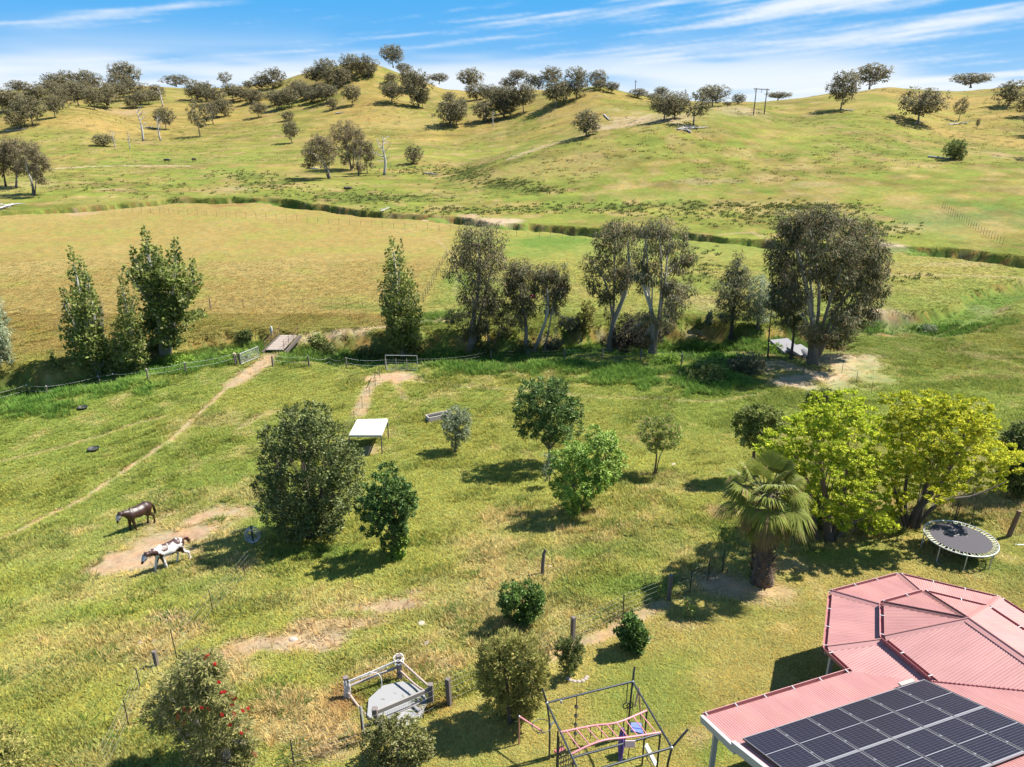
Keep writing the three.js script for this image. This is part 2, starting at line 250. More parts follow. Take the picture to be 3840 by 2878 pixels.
// beaten tracks: photo polylines, half width in metres, colour, strength
const TRACK = [
  [[[-60, 2040], [40, 2010], [160, 1945], [300, 1880], [420, 1800], [520, 1735], [640, 1650], [740, 1560], [800, 1510], [850, 1460], [900, 1420], [960, 1380], [1000, 1340]], .2, 'soil', .9],
  [[[880, 1440], [940, 1400], [985, 1365], [1015, 1335]], .9, 'soil', .85],
  [[[1075, 1275], [1110, 1258], [1200, 1245], [1330, 1238], [1450, 1228], [1560, 1212], [1690, 1205]], .45, 'pale', .6],
  [[[-40, 1740], [100, 1715], [260, 1670], [400, 1630], [520, 1590], [620, 1565]], .22, 'soil', .45],
  [[[1450, 1420], [1385, 1455], [1360, 1520], [1345, 1560]], .55, 'soil', .8], [[[1030, 1545], [960, 1570], [900, 1610]], .3, 'soil', .4],
  [[[1500, 1425], [1640, 1440], [1780, 1455], [1950, 1468], [2200, 1490], [2420, 1500], [2680, 1510], [2880, 1480]], .16, 'pale', .4], [[[1480, 1430], [1500, 1470], [1520, 1500]], .3, 'soil', .4],
  [[[200, 630], [330, 622], [460, 618], [560, 622], [640, 620], [700, 622]], .9, 'pale', .9], [[[2700, 880], [2820, 870], [2900, 905]], .5, 'soil', .5],
  [[[3290, 1240], [3400, 1225], [3500, 1215], [3650, 1175], [3720, 1130]], .35, 'soil', .7], [[[3310, 1030], [3500, 1030], [3700, 1035], [3900, 1045]], .5, 'soil', .45],
  [[[2490, 2265], [2400, 2310], [2260, 2385], [2170, 2415], [2060, 2470], [1990, 2500]], .34, 'soil', .85], [[[1330, 1270], [1330, 1270]], .1, 'soil', .1],
  [[[500, 2720], [560, 2600], [640, 2480]], .5, 'straw', .4], [[[1920, 590], [2080, 535], [2200, 503], [2440, 432], [2660, 404]], 1.6, 'pale', .5],
  [[[1640, 900], [1700, 960], [1720, 1040], [1700, 1110]], .2, 'pale', .3],
].filter((t) => t[0].length > 2).map(([l, w, c, s]) => { const q = line(l); return { l: q, w, c: C[c], s, b: boxOf(q, w * 3 + 1) }; });
const GARDEN = line([[1100, 2900], [1685, 2640], [1985, 2490], [2147, 2405], [2336, 2315], [2508, 2250], [2700, 2190], [3000, 2080], [3300, 2020], [3600, 1960], [3790, 2010], [4100, 1990]]);
const FIELDFENCE = line([[1587, 1135], [1675, 960], [1700, 900]]);
function gardenSide(X, D) { const [d, s] = distLine(GARDEN, X, D); return d * -s; } // > 0 inside the garden
const mixc = (a, b, t) => { a[0] += (b[0] - a[0]) * t; a[1] += (b[1] - a[1]) * t; a[2] += (b[2] - a[2]) * t; };
function groundCol(X, D) { // -> [r,g,b, cover, lushness]
  const n1 = fbm(X * 0.055 + 11, D * 0.055 + 4, 4), n2 = fbm(X * 0.22 + 5, D * 0.22, D > 150 ? 2 : 4), n3 = lerp(fbm(X * 0.9 + 2, D * 0.9 + 8, 3), 0.5, sstep(60, 110, D));
  const far = D > 50 && D < 240 ? CREEKS[0].l : null;
  let c, cover = 1, lush = 0, q = 1e9, side = D > 70 ? 1 : -1, q2 = 1e9, s2 = D > 150 ? 1 : -1;
  if (far) { [q, side] = distLine(CREEKS[0].l, X, D); if (X > 32) { const k = distLine(CREEKS[1].l, X, D); if (k[0] < q) { q = k[0]; side = k[1]; } } }
  if (D > 90 && D < 260) [q2, s2] = distLine(CREEKS[2].l, X, D); else s2 = D > 200 ? 1 : -1;
  if (D < 75 && side < 0) {
    const g = D < 40 ? gardenSide(X, D) : -5;
    const w = sstep(0.34, 0.62, n1 * 0.6 + n2 * 0.4);
    c = [...C.yg]; mixc(c, C.green, 0.2 + w * 0.7); mixc(c, C.straw, sstep(0.5, 0.74, n2 * 0.55 + n3 * 0.45) * 0.5);
    mixc(c, C.straw, sstep(40, 22, D) * (g < 0 ? 0.35 : 0) * sstep(0.3, 0.6, n2));
    if (g > 0) { const l = [...C.lawn]; mixc(l, C.green, sstep(0.45, 0.7, n2) * 0.7); mixc(l, C.straw, sstep(0.5, 0.72, n3 * 0.5 + n1 * 0.5) * 0.6); mixc(c, l, Math.min(1, g / 0.6)); }
  } else if (s2 < 0) {
    const right = D > 60 ? sstep(-3, 3, X - lerp(FIELDFENCE[0][0], FIELDFENCE[1][0], (D - FIELDFENCE[0][1]) / (FIELDFENCE[1][1] - FIELDFENCE[0][1]))) : 1;
    c = [...C.gold]; mixc(c, C.goldL, sstep(0.45, 0.7, n1) * 0.6); mixc(c, C.yg, sstep(0.48, 0.66, n2 * 0.7 + n3 * 0.3) * 0.55);
    const r = [...C.yg]; mixc(r, C.green, sstep(0.35, 0.6, n1) * 0.8); mixc(r, C.goldL, sstep(0.5, 0.7, n2) * 0.45);
    mixc(c, r, right * 0.85);
    mixc(c, C.green, sstep(14, 3, q) * 0.4);
  } else {
    c = [...C.yg]; mixc(c, C.green, sstep(280, 190, D) * 0.4); mixc(c, C.green, sstep(0.45, 0.7, n1) * 0.6 * (1 - sstep(230, 420, D) * 0.5)); mixc(c, C.gold, Math.min(1, sstep(0.4, 0.62, n2 * 0.6 + n1 * 0.4) * 0.75 + sstep(230, 420, D) * 0.3));
    mixc(c, C.straw, sstep(0.55, 0.75, n2) * 0.5); mixc(c, C.orange, sstep(0.42, 0.66, fbm(X * 0.026 + 50, D * 0.026, 4)) * 0.7 * sstep(180, 300, D)); mixc(c, C.dark, sstep(0.52, 0.75, fbm(X * 0.035 + 90, D * 0.05, 3)) * 0.22 * sstep(150, 230, D));
    { const g = (fbm(X * 0.22 + 9, D * 0.26, 2) - 0.5) * 0.5 + (fbm(X * 0.05, D * 0.34, 2) - 0.5) * 0.4; for (let k = 0; k < 3; k++) c[k] *= (0.86 + g) * (k === 2 ? 0.92 : 1); }
    const f4 = fbm(X * 0.11, D * 0.09, 2); mixc(c, C.dark, sstep(0.62, 0.8, f4) * 0.22); mixc(c, C.goldL, sstep(0.42, 0.25, f4) * 0.35);
    const st = fbm(X * 0.02, D * 0.35, 3); mixc(c, C.green, sstep(0.5, 0.7, st) * 0.3 * sstep(120, 190, D));
  }
  for (const p of PATCH) {
    const ex = (X - p.X) / p.a, ey = (D - p.D) / p.b, e = ex * ex + ey * ey;
    if (e > 2.2) continue;
    const w = (1 - sstep(0.25, 1.25, Math.sqrt(e) + (n2 - 0.5) * 1.9 + (n3 - 0.5) * 1.4)) * p.s;
    if (w > 0) { mixc(c, p.c, w); cover *= 1 - p.bare * w; if (p.c === C.lush) lush = Math.max(lush, w); }
  }
  for (const t of TRACK) {
    if (X < t.b[0] || X > t.b[1] || D < t.b[2] || D > t.b[3]) continue;
    const [d] = distLine(t.l, X, D), w = (1 - sstep(0.55, 1.5, d / t.w + (n3 - 0.5) * 0.9)) * t.s * (0.75 + 0.5 * n2);
    if (w > 0) { mixc(c, t.c, Math.min(1, w)); cover *= 1 - Math.min(1, w); }
  }
  const [dep, bank, wet] = D > 26 && D < 330 ? cut(X, D) : [0, 0, 0];
  if (dep > 0.05) { mixc(c, C.lush, wet * 0.75); { const m3 = fbm(X * 0.7 + 40, D * 0.7, 2); mixc(c, m3 > 0.68 ? C.soil : m3 > 0.45 ? C.rust : C.dark, bank * (D < 100 ? 0.6 : 0.9)); }; cover *= 1 - bank * 0.8; lush = Math.max(lush, wet * (1 - bank)); }
  const k = 0.86 + 0.28 * n3; c[0] *= k; c[1] *= k; c[2] *= k;
  return [c[0], c[1], c[2], cover, lush];
}

// ---------- ground sheet ----------
function pnoise(x, y, per) { const w = (a) => ((a % per) + per) % per, xi = Math.floor(x), yi = Math.floor(y), fx = x - xi, fy = y - yi, u = fx * fx * (3 - 2 * fx), v = fy * fy * (3 - 2 * fy); const h = (a, b) => hash2(w(a) + per * 7, w(b) + per * 3); return lerp(lerp(h(xi, yi), h(xi + 1, yi), u), lerp(h(xi, yi + 1), h(xi + 1, yi + 1), u), v); }
function turfTexture(N) {
  const d = new Uint8Array(N * N * 4);
  for (let j = 0; j < N; j++) for (let i = 0; i < N; i++) {
    const x = i / N, y = j / N;
    const a = pnoise(x * 24, y * 24, 24), b = pnoise(x * 64, y * 64, 64), c = pnoise(x * 190, y * 190, 190), e = pnoise(x * 420, y * 420, 420), s = pnoise(x * 300, y * 90, 30);
    const t = 0.6 * (0.55 + 0.22 * a + 0.26 * b + 0.26 * c + 0.22 * e), hue = (pnoise(x * 40 + 9, y * 40, 40) - 0.5) * 0.22 + (s - 0.5) * 0.06;
    const k = (j * N + i) * 4; d[k] = 255 * Math.min(1, t * (1 + hue)); d[k + 1] = 255 * Math.min(1, t); d[k + 2] = 255 * Math.min(1, t * (1 - hue * 0.6)); d[k + 3] = 255;
  }
  const t = new THREE.DataTexture(d, N, N, THREE.RGBAFormat, THREE.UnsignedByteType); t.wrapS = t.wrapT = THREE.RepeatWrapping; t.magFilter = THREE.LinearFilter; t.needsUpdate = true; return t;
}
{
  const xs = [], zs = [];
  for (let x = 0; x < 44; x += 0.46) xs.push(x); for (let x = 44; x < 75; x += 0.7) xs.push(x); for (let x = 75; x < 170; x += 1.3) xs.push(x); for (let x = 170; x < 420; x += 3.2) xs.push(x); for (let x = 420, s = 8; x < 5000; x += s, s *= 1.3) xs.push(x);
  const X = [...xs.slice(1).map((x) => -x).reverse(), ...xs];
  for (let z = -60; z < 10; z += 5) zs.push(z); for (let z = 10; z < 62; z += 0.46) zs.push(z); for (let z = 62; z < 90; z += 0.55) zs.push(z); for (let z = 90; z < 110; z += 0.9) zs.push(z); for (let z = 110; z < 185; z += 0.55) zs.push(z); for (let z = 185; z < 200; z += 1.2) zs.push(z); for (let z = 200; z < 400; z += 1.9) zs.push(z); for (let z = 400; z < 600; z += 3.5) zs.push(z); for (let z = 600, s = 8; z < 5000; z += s, s *= 1.3) zs.push(z);
  const nx = X.length, nz = zs.length, pos = new Float32Array(nx * nz * 3), col = new Float32Array(nx * nz * 3), uv = new Float32Array(nx * nz * 2), idx = new Uint32Array((nx - 1) * (nz - 1) * 6);
  let k = 0;
  for (let j = 0; j < nz; j++) for (let i = 0; i < nx; i++, k++) {
    const x = X[i], D = zs[j], seen = D > 9 && Math.abs(x) < D * 0.85 + 16;
    pos[k * 3] = x; pos[k * 3 + 1] = seen || D > 66 ? groundH(x, D) : baseH(x, D); pos[k * 3 + 2] = -D;
    const c = seen ? groundCol(x, D) : [...C.yg];
    for (let q = 0; q < 3; q++) col[k * 3 + q] = c[q] / 0.62;
    uv[k * 2] = x / 20; uv[k * 2 + 1] = D / 20;
  }
  k = 0; for (let j = 0; j < nz - 1; j++) for (let i = 0; i < nx - 1; i++) { const a = j * nx + i; idx.set([a, a + 1, a + nx, a + 1, a + nx + 1, a + nx], k); k += 6; }
  const g = new THREE.BufferGeometry(); g.setAttribute('position', new THREE.BufferAttribute(pos, 3)); g.setAttribute('color', new THREE.BufferAttribute(col, 3)); g.setAttribute('uv', new THREE.BufferAttribute(uv, 2)); g.setIndex(new THREE.BufferAttribute(idx, 1)); g.computeVertexNormals();
  const m = mesh('ground', g, new THREE.MeshPhysicalMaterial({ color: rgb(1, 1, 1), vertexColors: true, map: turfTexture(2048), roughness: 1, specularIntensity: 0.1 }));
  tag(m, null, null, null, 'structure');
}

// ---------- grass (nobody could count it) ----------
const leafMat = new THREE.MeshPhysicalMaterial({ color: rgb(1, 1, 1), vertexColors: true, roughness: 0.9, side: THREE.DoubleSide, transmission: 0.45, thickness: 0, specularIntensity: 0.2 });
const glossLeaf = new THREE.MeshPhysicalMaterial({ color: rgb(1, 1, 1), vertexColors: true, roughness: 0.5, side: THREE.DoubleSide, transmission: 0.35, thickness: 0, specularIntensity: 0.45 });
const barkMat = new THREE.MeshStandardMaterial({ color: rgb(1, 1, 1), vertexColors: true, roughness: 0.95 });
const grassMat = new THREE.MeshPhysicalMaterial({ color: rgb(1, 1, 1), roughness: 0.9, side: THREE.DoubleSide, transmission: 0.4, thickness: 0, specularIntensity: 0.1 });
function tuftGeo(seed, n, spread, lean, wid) {
  const r = rng(seed), b = new GB();
  for (let i = 0; i < n; i++) {
    const a = r() * 6.28, q = Math.sqrt(r()) * spread, x = Math.cos(a) * q, z = Math.sin(a) * q, h = 0.6 + 0.4 * r(), l = lean * (0.3 + r()), a2 = a + (r() - 0.5) * 2, dx = Math.cos(a2) * l, dz = Math.sin(a2) * l, w = wid * (0.7 + 0.6 * r()), px = -Math.sin(a2) * w, pz = Math.cos(a2) * w;
    const p = (s, y, k) => b.v(x + dx * s + px * k, y * h, z + dz * s + pz * k, [1, 1, 1]);
    const a0 = p(0, 0, -1), a1 = p(0, 0, 1), m0 = p(0.4, 0.62, -0.8), m1 = p(0.4, 0.62, 0.8), t = p(1, 1, 0);
    b.i.push(a0, a1, m1, a0, m1, m0, m0, m1, t);
  }
  return b.geo();
}
function scatter(name, label, cat, geo, list, material = grassMat) {
  const m = new THREE.InstancedMesh(geo, material, list.length), o = new THREE.Object3D(), c = new THREE.Color();
  list.forEach((e, i) => { o.position.set(e.x, e.y, e.z); o.rotation.set(0, e.t, 0); o.scale.set(e.w, e.h, e.w); o.updateMatrix(); m.setMatrixAt(i, o.matrix); c.setRGB(e.c[0], e.c[1], e.c[2]); m.setColorAt(i, c); });
  m.name = numbered(name); m.castShadow = m.receiveShadow = true; tag(m, label, cat, null, 'stuff'); scene.add(m);
}
const HOLES = []; // [X, D, radius] where things stand on bare ground
{
  const r = rng(71), sets = [[], [], [], []], tall = [], weeds = [], straw = [];
  const N = GRASS_N;
  for (let i = 0; i < N; i++) {
    // denser where the ground is near
    const D = 14 + 66 * Math.pow(r(), 1.25), X = (r() * 2 - 1) * (D * 0.78 + 4.5);
    const g = groundCol(X, D);
    if (r() > g[3] * g[3] * 1.05) continue;
    const garden = D < 40 && gardenSide(X, D) > 0;
    const n = fbm(X * 0.5 + 31, D * 0.5, 3), b = (0.82 + 0.5 * r()) * lerp(1.8, 1.45, sstep(50, 80, D)), hue = 0.04 + (r() - 0.5) * 0.3, y = groundH(X, D) - 0.01;
    const c = [g[0] * b * (1 + hue), g[1] * b, g[2] * b * (1 - hue)];
    const h = (garden ? 0.035 + 0.045 * r() : 0.05 + 0.10 * r() + 0.12 * sstep(0.5, 0.7, n)) * (1 + g[4] * 0.7);
    sets[i & 3].push({ x: X, y, z: -D, t: r() * 6.3, w: 0.09 + 0.10 * r() + D * 0.0012, h, c });
    if (g[4] > 0.35 && D > 45 && r() < 0.4) tall.push({ x: X, y, z: -D, t: r() * 6.3, w: 0.3 + 0.35 * r(), h: 0.3 + 0.6 * r() * g[4], c: [g[0] * b * (0.9 + hue), g[1] * b * 1.05, g[2] * b] });
    else if (!garden && n > 0.57 && r() < 0.012) { const d = r() < 0.5 ? [.11, .17, .025] : [.16, .2, .05]; weeds.push({ x: X, y, z: -D, t: r() * 6.3, w: 0.22 + 0.3 * r(), h: 0.14 + 0.16 * r(), c: d }); }
    else if (!garden && D < 34 && g[0] > 0.24 && r() < 0.05) straw.push({ x: X, y, z: -D, t: r() * 6.3, w: 0.2 + 0.2 * r(), h: 0.3 + 0.3 * r(), c: [.4 * b, .29 * b, .12 * b] });
  }
  sets.forEach((s, i) => scatter('grass', 'short sunlit grass and pasture covering the near paddock and garden lawn', 'grass', tuftGeo(5 + i, 9, 0.8, 0.7, 0.09), s));
  scatter('tall_grass', 'tall bright green grass growing along the creek banks', 'grass', tuftGeo(21, 12, 0.45, 0.6, 0.05), tall);
  scatter('weeds', 'low dark green weeds dotted through the near paddock', 'weeds', tuftGeo(31, 40, 0.7, 0.9, 0.045), weeds);
  scatter('dry_grass', 'tall straw coloured dry grass in the near paddock', 'grass', tuftGeo(41, 9, 0.4, 0.6, 0.035), straw);
  // rushes and tussocks on the flats beyond
  const rush = [], q = rng(88);
  const bands = [[1400, 745, 260, 16, 130], [1020, 690, 120, 22, 90], [1740, 650, 90, 22, 120], [1900, 690, 130, 14, 110], [2030, 714, 90, 8, 50], [2300, 780, 420, 22, 170], [2850, 800, 380, 40, 260], [3150, 860, 240, 25, 200], [3000, 776, 260, 8, 110], [2600, 1000, 120, 60, 60], [3400, 1040, 120, 20, 14], [900, 655, 120, 16, 60], [1550, 640, 160, 16, 90], [1100, 720, 500, 25, 90], [400, 700, 300, 40, 60], [1700, 790, 300, 14, 120]];
  for (const [x, y, rx, ry, n] of bands) for (let i = 0; i < n * 1.5; i++) { const p = at(x + (q() + q() - 1) * rx * 1.3, y + (q() + q() - 1) * ry * 1.5); const b = 0.7 + 0.6 * q(); rush.push({ x: p.x, y: p.y - 0.05, z: p.z, t: q() * 6.3, w: 0.3 + 0.45 * q(), h: 0.2 + 0.35 * q(), c: [.155 * b, .178 * b, .055 * b] }); }
  scatter('rushes', 'dark rush tussocks scattered over the flats below the hills', 'rushes', tuftGeo(51, 16, 0.7, 0.6, 0.12), rush);
  for (const [ci, n] of [[0, 900], [1, 200], [2, 320]]) { const l = CREEKS[ci].l; for (let i = 0; i < n; i++) { const k = q() * (l.length - 1), a = Math.floor(k), t = k - a, off = (q() + q() - 1) * 7 + (ci === 0 ? 1.5 : 0), dx = l[a + 1][0] - l[a][0], dy = l[a + 1][1] - l[a][1], L = Math.hypot(dx, dy), X = lerp(l[a][0], l[a + 1][0], t) - dy / L * off, D = lerp(l[a][1], l[a + 1][1], t) + dx / L * off; if (fbm(X * 0.12, D * 0.12, 2) < 0.4) continue; const b = 0.7 + 0.6 * q(), g = ci === 0 ? (q() < 0.6 ? [.12, .19, .035] : [.2, .18, .07]) : (q() < 0.6 ? [.10, .12, .035] : [.2, .17, .08]); rush.push({ x: X, y: groundH(X, D) - 0.05, z: -D, t: q() * 6.3, w: 0.5 + 0.6 * q(), h: 0.35 + 0.6 * q(), c: [g[0] * b, g[1] * b, g[2] * b] }); } }
  const tus = []; for (let i = 0; i < 9000; i++) { const D = 175 + 240 * q(), X = (q() * 2 - 1) * D * 0.76; if (distLine(CREEKS[2].l, X, D)[1] < 0 || fbm(X * 0.03 + 5, D * 0.03, 2) < 0.42) continue; const b = 0.75 + 0.5 * q(), g = q() < 0.5 ? [.3, .24, .1] : [.15, .17, .05]; tus.push({ x: X, y: groundH(X, D) - 0.05, z: -D, t: q() * 6.3, w: 0.5 + 0.7 * q(), h: 0.15 + 0.25 * q(), c: [g[0] * b, g[1] * b, g[2] * b] }); }
  scatter('tussock_grass', 'scattered straw and green grass tussocks over the far hillsides', 'grass', tuftGeo(57, 10, 0.7, 0.8, 0.1), tus);
  // golden field: coarser tufts
  const fld = [];
  for (let i = 0; i < FIELD_N; i++) { const D = 64 + 60 * Math.pow(q(), 1.4), X = (q() * 2 - 1) * (D * 0.79 + 2), g = groundCol(X, D); if (q() > g[3]) continue; const b = (0.8 + 0.5 * q()) * 1.35, hue = (q() - 0.5) * 0.3; fld.push({ x: X, y: groundH(X, D) - 0.02, z: -D, t: q() * 6.3, w: 0.22 + 0.22 * q(), h: (0.05 + 0.07 * q()) * sstep(124, 105, D) + 0.015, c: [g[0] * b * (1 + hue), g[1] * b, g[2] * b * (1 - hue)] }); }
  scatter('meadow_grass', 'dry golden pasture grass of the field beyond the creek', 'grass', tuftGeo(61, 9, 0.8, 0.7, 0.08), fld);
}

// ---------- trees: trunk with limbs, crown of clumped leaves ----------
const BARK = { grey: [[.17, .145, .12], [.34, .31, .27]], white: [[.13, .11, .09], [.5, .47, .42]], dark: [[.07, .055, .045], [.13, .105, .085]], brown: [[.12, .085, .06], [.2, .15, .11]], pale: [[.35, .32, .29], [.5, .47, .43]] };
const LEAF = {
  gum: [[.060, .072, .030], [.080, .088, .042], [.105, .105, .058], [.075, .066, .036], [.045, .058, .024], [.15, .14, .10]],
  hill: [[.12, .105, .055], [.15, .125, .072], [.19, .15, .095], [.135, .098, .06], [.09, .085, .04]],
  redgum: [[.055, .064, .024], [.080, .082, .036], [.12, .112, .062], [.17, .15, .10], [.12, .075, .04], [.045, .052, .02]],
  poplar: [[.078, .098, .018], [.105, .128, .028], [.135, .155, .04], [.055, .075, .014], [.18, .185, .075]],
  dense: [[.056, .074, .018], [.076, .095, .024], [.1, .118, .036], [.042, .058, .013], [.13, .14, .055]],
  glossy: [[.036, .066, .012], [.052, .09, .018], [.08, .125, .028], [.026, .048, .010]],
  bright: [[.115, .18, .022], [.15, .22, .032], [.2, .27, .05], [.075, .125, .016]],
  lime: [[.26, .30, .022], [.32, .35, .03], [.21, .26, .02], [.14, .19, .018], [.36, .36, .04]],
  limeY: [[.31, .32, .024], [.36, .36, .032], [.25, .28, .022], [.15, .18, .018], [.38, .35, .035]],
  silver: [[.13, .16, .09], [.17, .19, .12], [.10, .13, .065], [.21, .22, .15]],
  olive: [[.13, .13, .035], [.17, .155, .045], [.10, .105, .025], [.20, .17, .06], [.08, .085, .022]],
  rose: [[.12, .17, .03], [.15, .2, .045], [.2, .2, .07], [.24, .17, .1], [.09, .13, .025]],
  dry: [[.3, .27, .22], [.24, .21, .17]],
};
for (const k in LEAF) LEAF[k] = LEAF[k].map((c) => c.map((v) => v * ({ lime: 2.15, limeY: 2.15, dry: 1, hill: 1.7, redgum: 1.9, silver: 2, bright: 2.2, dense: 2.2, glossy: 2.5, poplar: 2.4, gum: 2.2 }[k] || 2.6)));
// gather leaves round sub-clumps on each blob, so that the crown has lumps and gaps
function leaves(b, r, blobs, n, o) {
  const { len = 0.3, wid = 0.12, hang = 0, cols, sub = 12, subR = 0.42, shell = 0.55, up = 0.15, flat = 0 } = o;
  let tot = 0; const ws = blobs.map((q) => { const w = q.r.x * q.r.y + q.r.y * q.r.z + q.r.x * q.r.z; tot += w; return w; });
  const centres = [];
  blobs.forEach((q, k) => {
    const m = Math.max(3, Math.round(n * ws[k] / tot)), ns = Math.max(3, q.sub || sub), list = [];
    for (let s = 0; s < ns; s++) {
      const z = 1 - 2 * (s + r()) / ns, a = 2.4 * s + r() * 1.2, h = Math.sqrt(Math.max(0, 1 - z * z)), d = shell + (1 - shell) * Math.sqrt(r());
      list.push(V(q.c.x + Math.cos(a) * h * q.r.x * d, q.c.y + z * q.r.y * d, q.c.z + Math.sin(a) * h * q.r.z * d));
    }
    centres.push(list);
    const tone = 0.85 + 0.3 * r();
    for (let i = 0; i < m; i++) {
      const s = list[i % ns]; let x = r() * 2 - 1, y = r() * 2 - 1, z = r() * 2 - 1; const l = Math.hypot(x, y, z) || 1, d = Math.pow(r(), 0.45) / l; x *= d; y *= d * (1 - flat); z *= d;
      const px = s.x + x * q.r.x * subR, py = s.y + y * q.r.y * subR, pz = s.z + z * q.r.z * subR;
      let ox = px - q.c.x, oy = py - q.c.y, oz = pz - q.c.z; const ol = Math.hypot(ox, oy, oz) || 1; ox /= ol; oy /= ol; oz /= ol;
      let dx = ox * 0.6 + (r() - 0.5) * 1.5, dy = oy * 0.6 + (r() - 0.5) * 1.2 - hang + up, dz = oz * 0.6 + (r() - 0.5) * 1.5; const dl = Math.hypot(dx, dy, dz) || 1; dx /= dl; dy /= dl; dz /= dl;
      let nx = ox * 0.7 + (r() - 0.5) * 1.4, ny = oy * 0.7 + (r() - 0.5) * 1.3 + 0.75, nz = oz * 0.7 + (r() - 0.5) * 1.4; const dt = nx * dx + ny * dy + nz * dz; nx -= dx * dt; ny -= dy * dt; nz -= dz * dt; const nl = Math.hypot(nx, ny, nz) || 1;
      const c = cols[Math.floor(r() * cols.length)], t = tone * (0.72 + 0.56 * r());
      b.leaf(px, py, pz, dx, dy, dz, nx / nl, ny / nl, nz / nl, len * (0.65 + 0.7 * r()), wid * (0.7 + 0.6 * r()), [c[0] * t, c[1] * t, c[2] * t]);
    }
  });
  return centres;
}
function bend(a, b, k, n, r, wob) { // curved limb from a to b that leaves upward
  const m = a.clone().lerp(b, 0.5); m.y += k; m.x += (r() - 0.5) * wob; m.z += (r() - 0.5) * wob;
  const out = []; for (let i = 0; i <= n; i++) { const t = i / n; out.push(V((1 - t) * (1 - t) * a.x + 2 * t * (1 - t) * m.x + t * t * b.x, (1 - t) * (1 - t) * a.y + 2 * t * (1 - t) * m.y + t * t * b.y, (1 - t) * (1 - t) * a.z + 2 * t * (1 - t) * m.z + t * t * b.z)); } return out;
}
function limbs(b, r, trunk, r0, blobs, centres, bark, o = {}) {
  const [cd, cl] = BARK[bark], n = trunk.length, top = trunk[n - 1];
  const at01 = (t) => { const k = Math.min(n - 1.001, t * (n - 1)), i = Math.floor(k); return trunk[i].clone().lerp(trunk[i + 1], k - i); };
  b.tube(trunk, trunk.map((p, i) => r0 * (i === 0 ? 1.35 : 1 - 0.82 * i / (n - 1))), 8, trunk.map((p, i) => { const t = Math.min(1, Math.max(0, (i / (n - 1) - .12) * 2.2)); return [lerp(cd[0], cl[0], t), lerp(cd[1], cl[1], t), lerp(cd[2], cl[2], t)]; }));
  blobs.forEach((q, k) => {
    const y = Math.max(0.02, q.c.y), t = Math.min(0.98, Math.max(o.low || 0.3, (y / Math.max(top.y, 0.1)) * (o.split || 0.62)));
    const s = at01(t), e = q.c.clone().lerp(s, 0.08), rb = r0 * (1 - 0.75 * t) * (o.limb || 0.5) * Math.min(1, 0.5 + Math.max(q.r.x, q.r.y) / 2.2);
    const pts = bend(s, e, (o.rise || 0.12) * s.distanceTo(e), 5, r, s.distanceTo(e) * 0.12);
    b.tube(pts, pts.map((p, i) => Math.max(0.008, rb * (1 - 0.75 * i / 5))), 5, cl, false);
    if (centres && centres[k]) centres[k].forEach((c, i) => { if (i % (o.twig || 2.6)) return; const f = pts[3 + (i % 3)]; b.tube(bend(f, c, 0.05, 2, r, 0.2), [rb * 0.26, rb * 0.16, Math.max(0.004, rb * 0.07)], 4, cl, false); });
  });
}
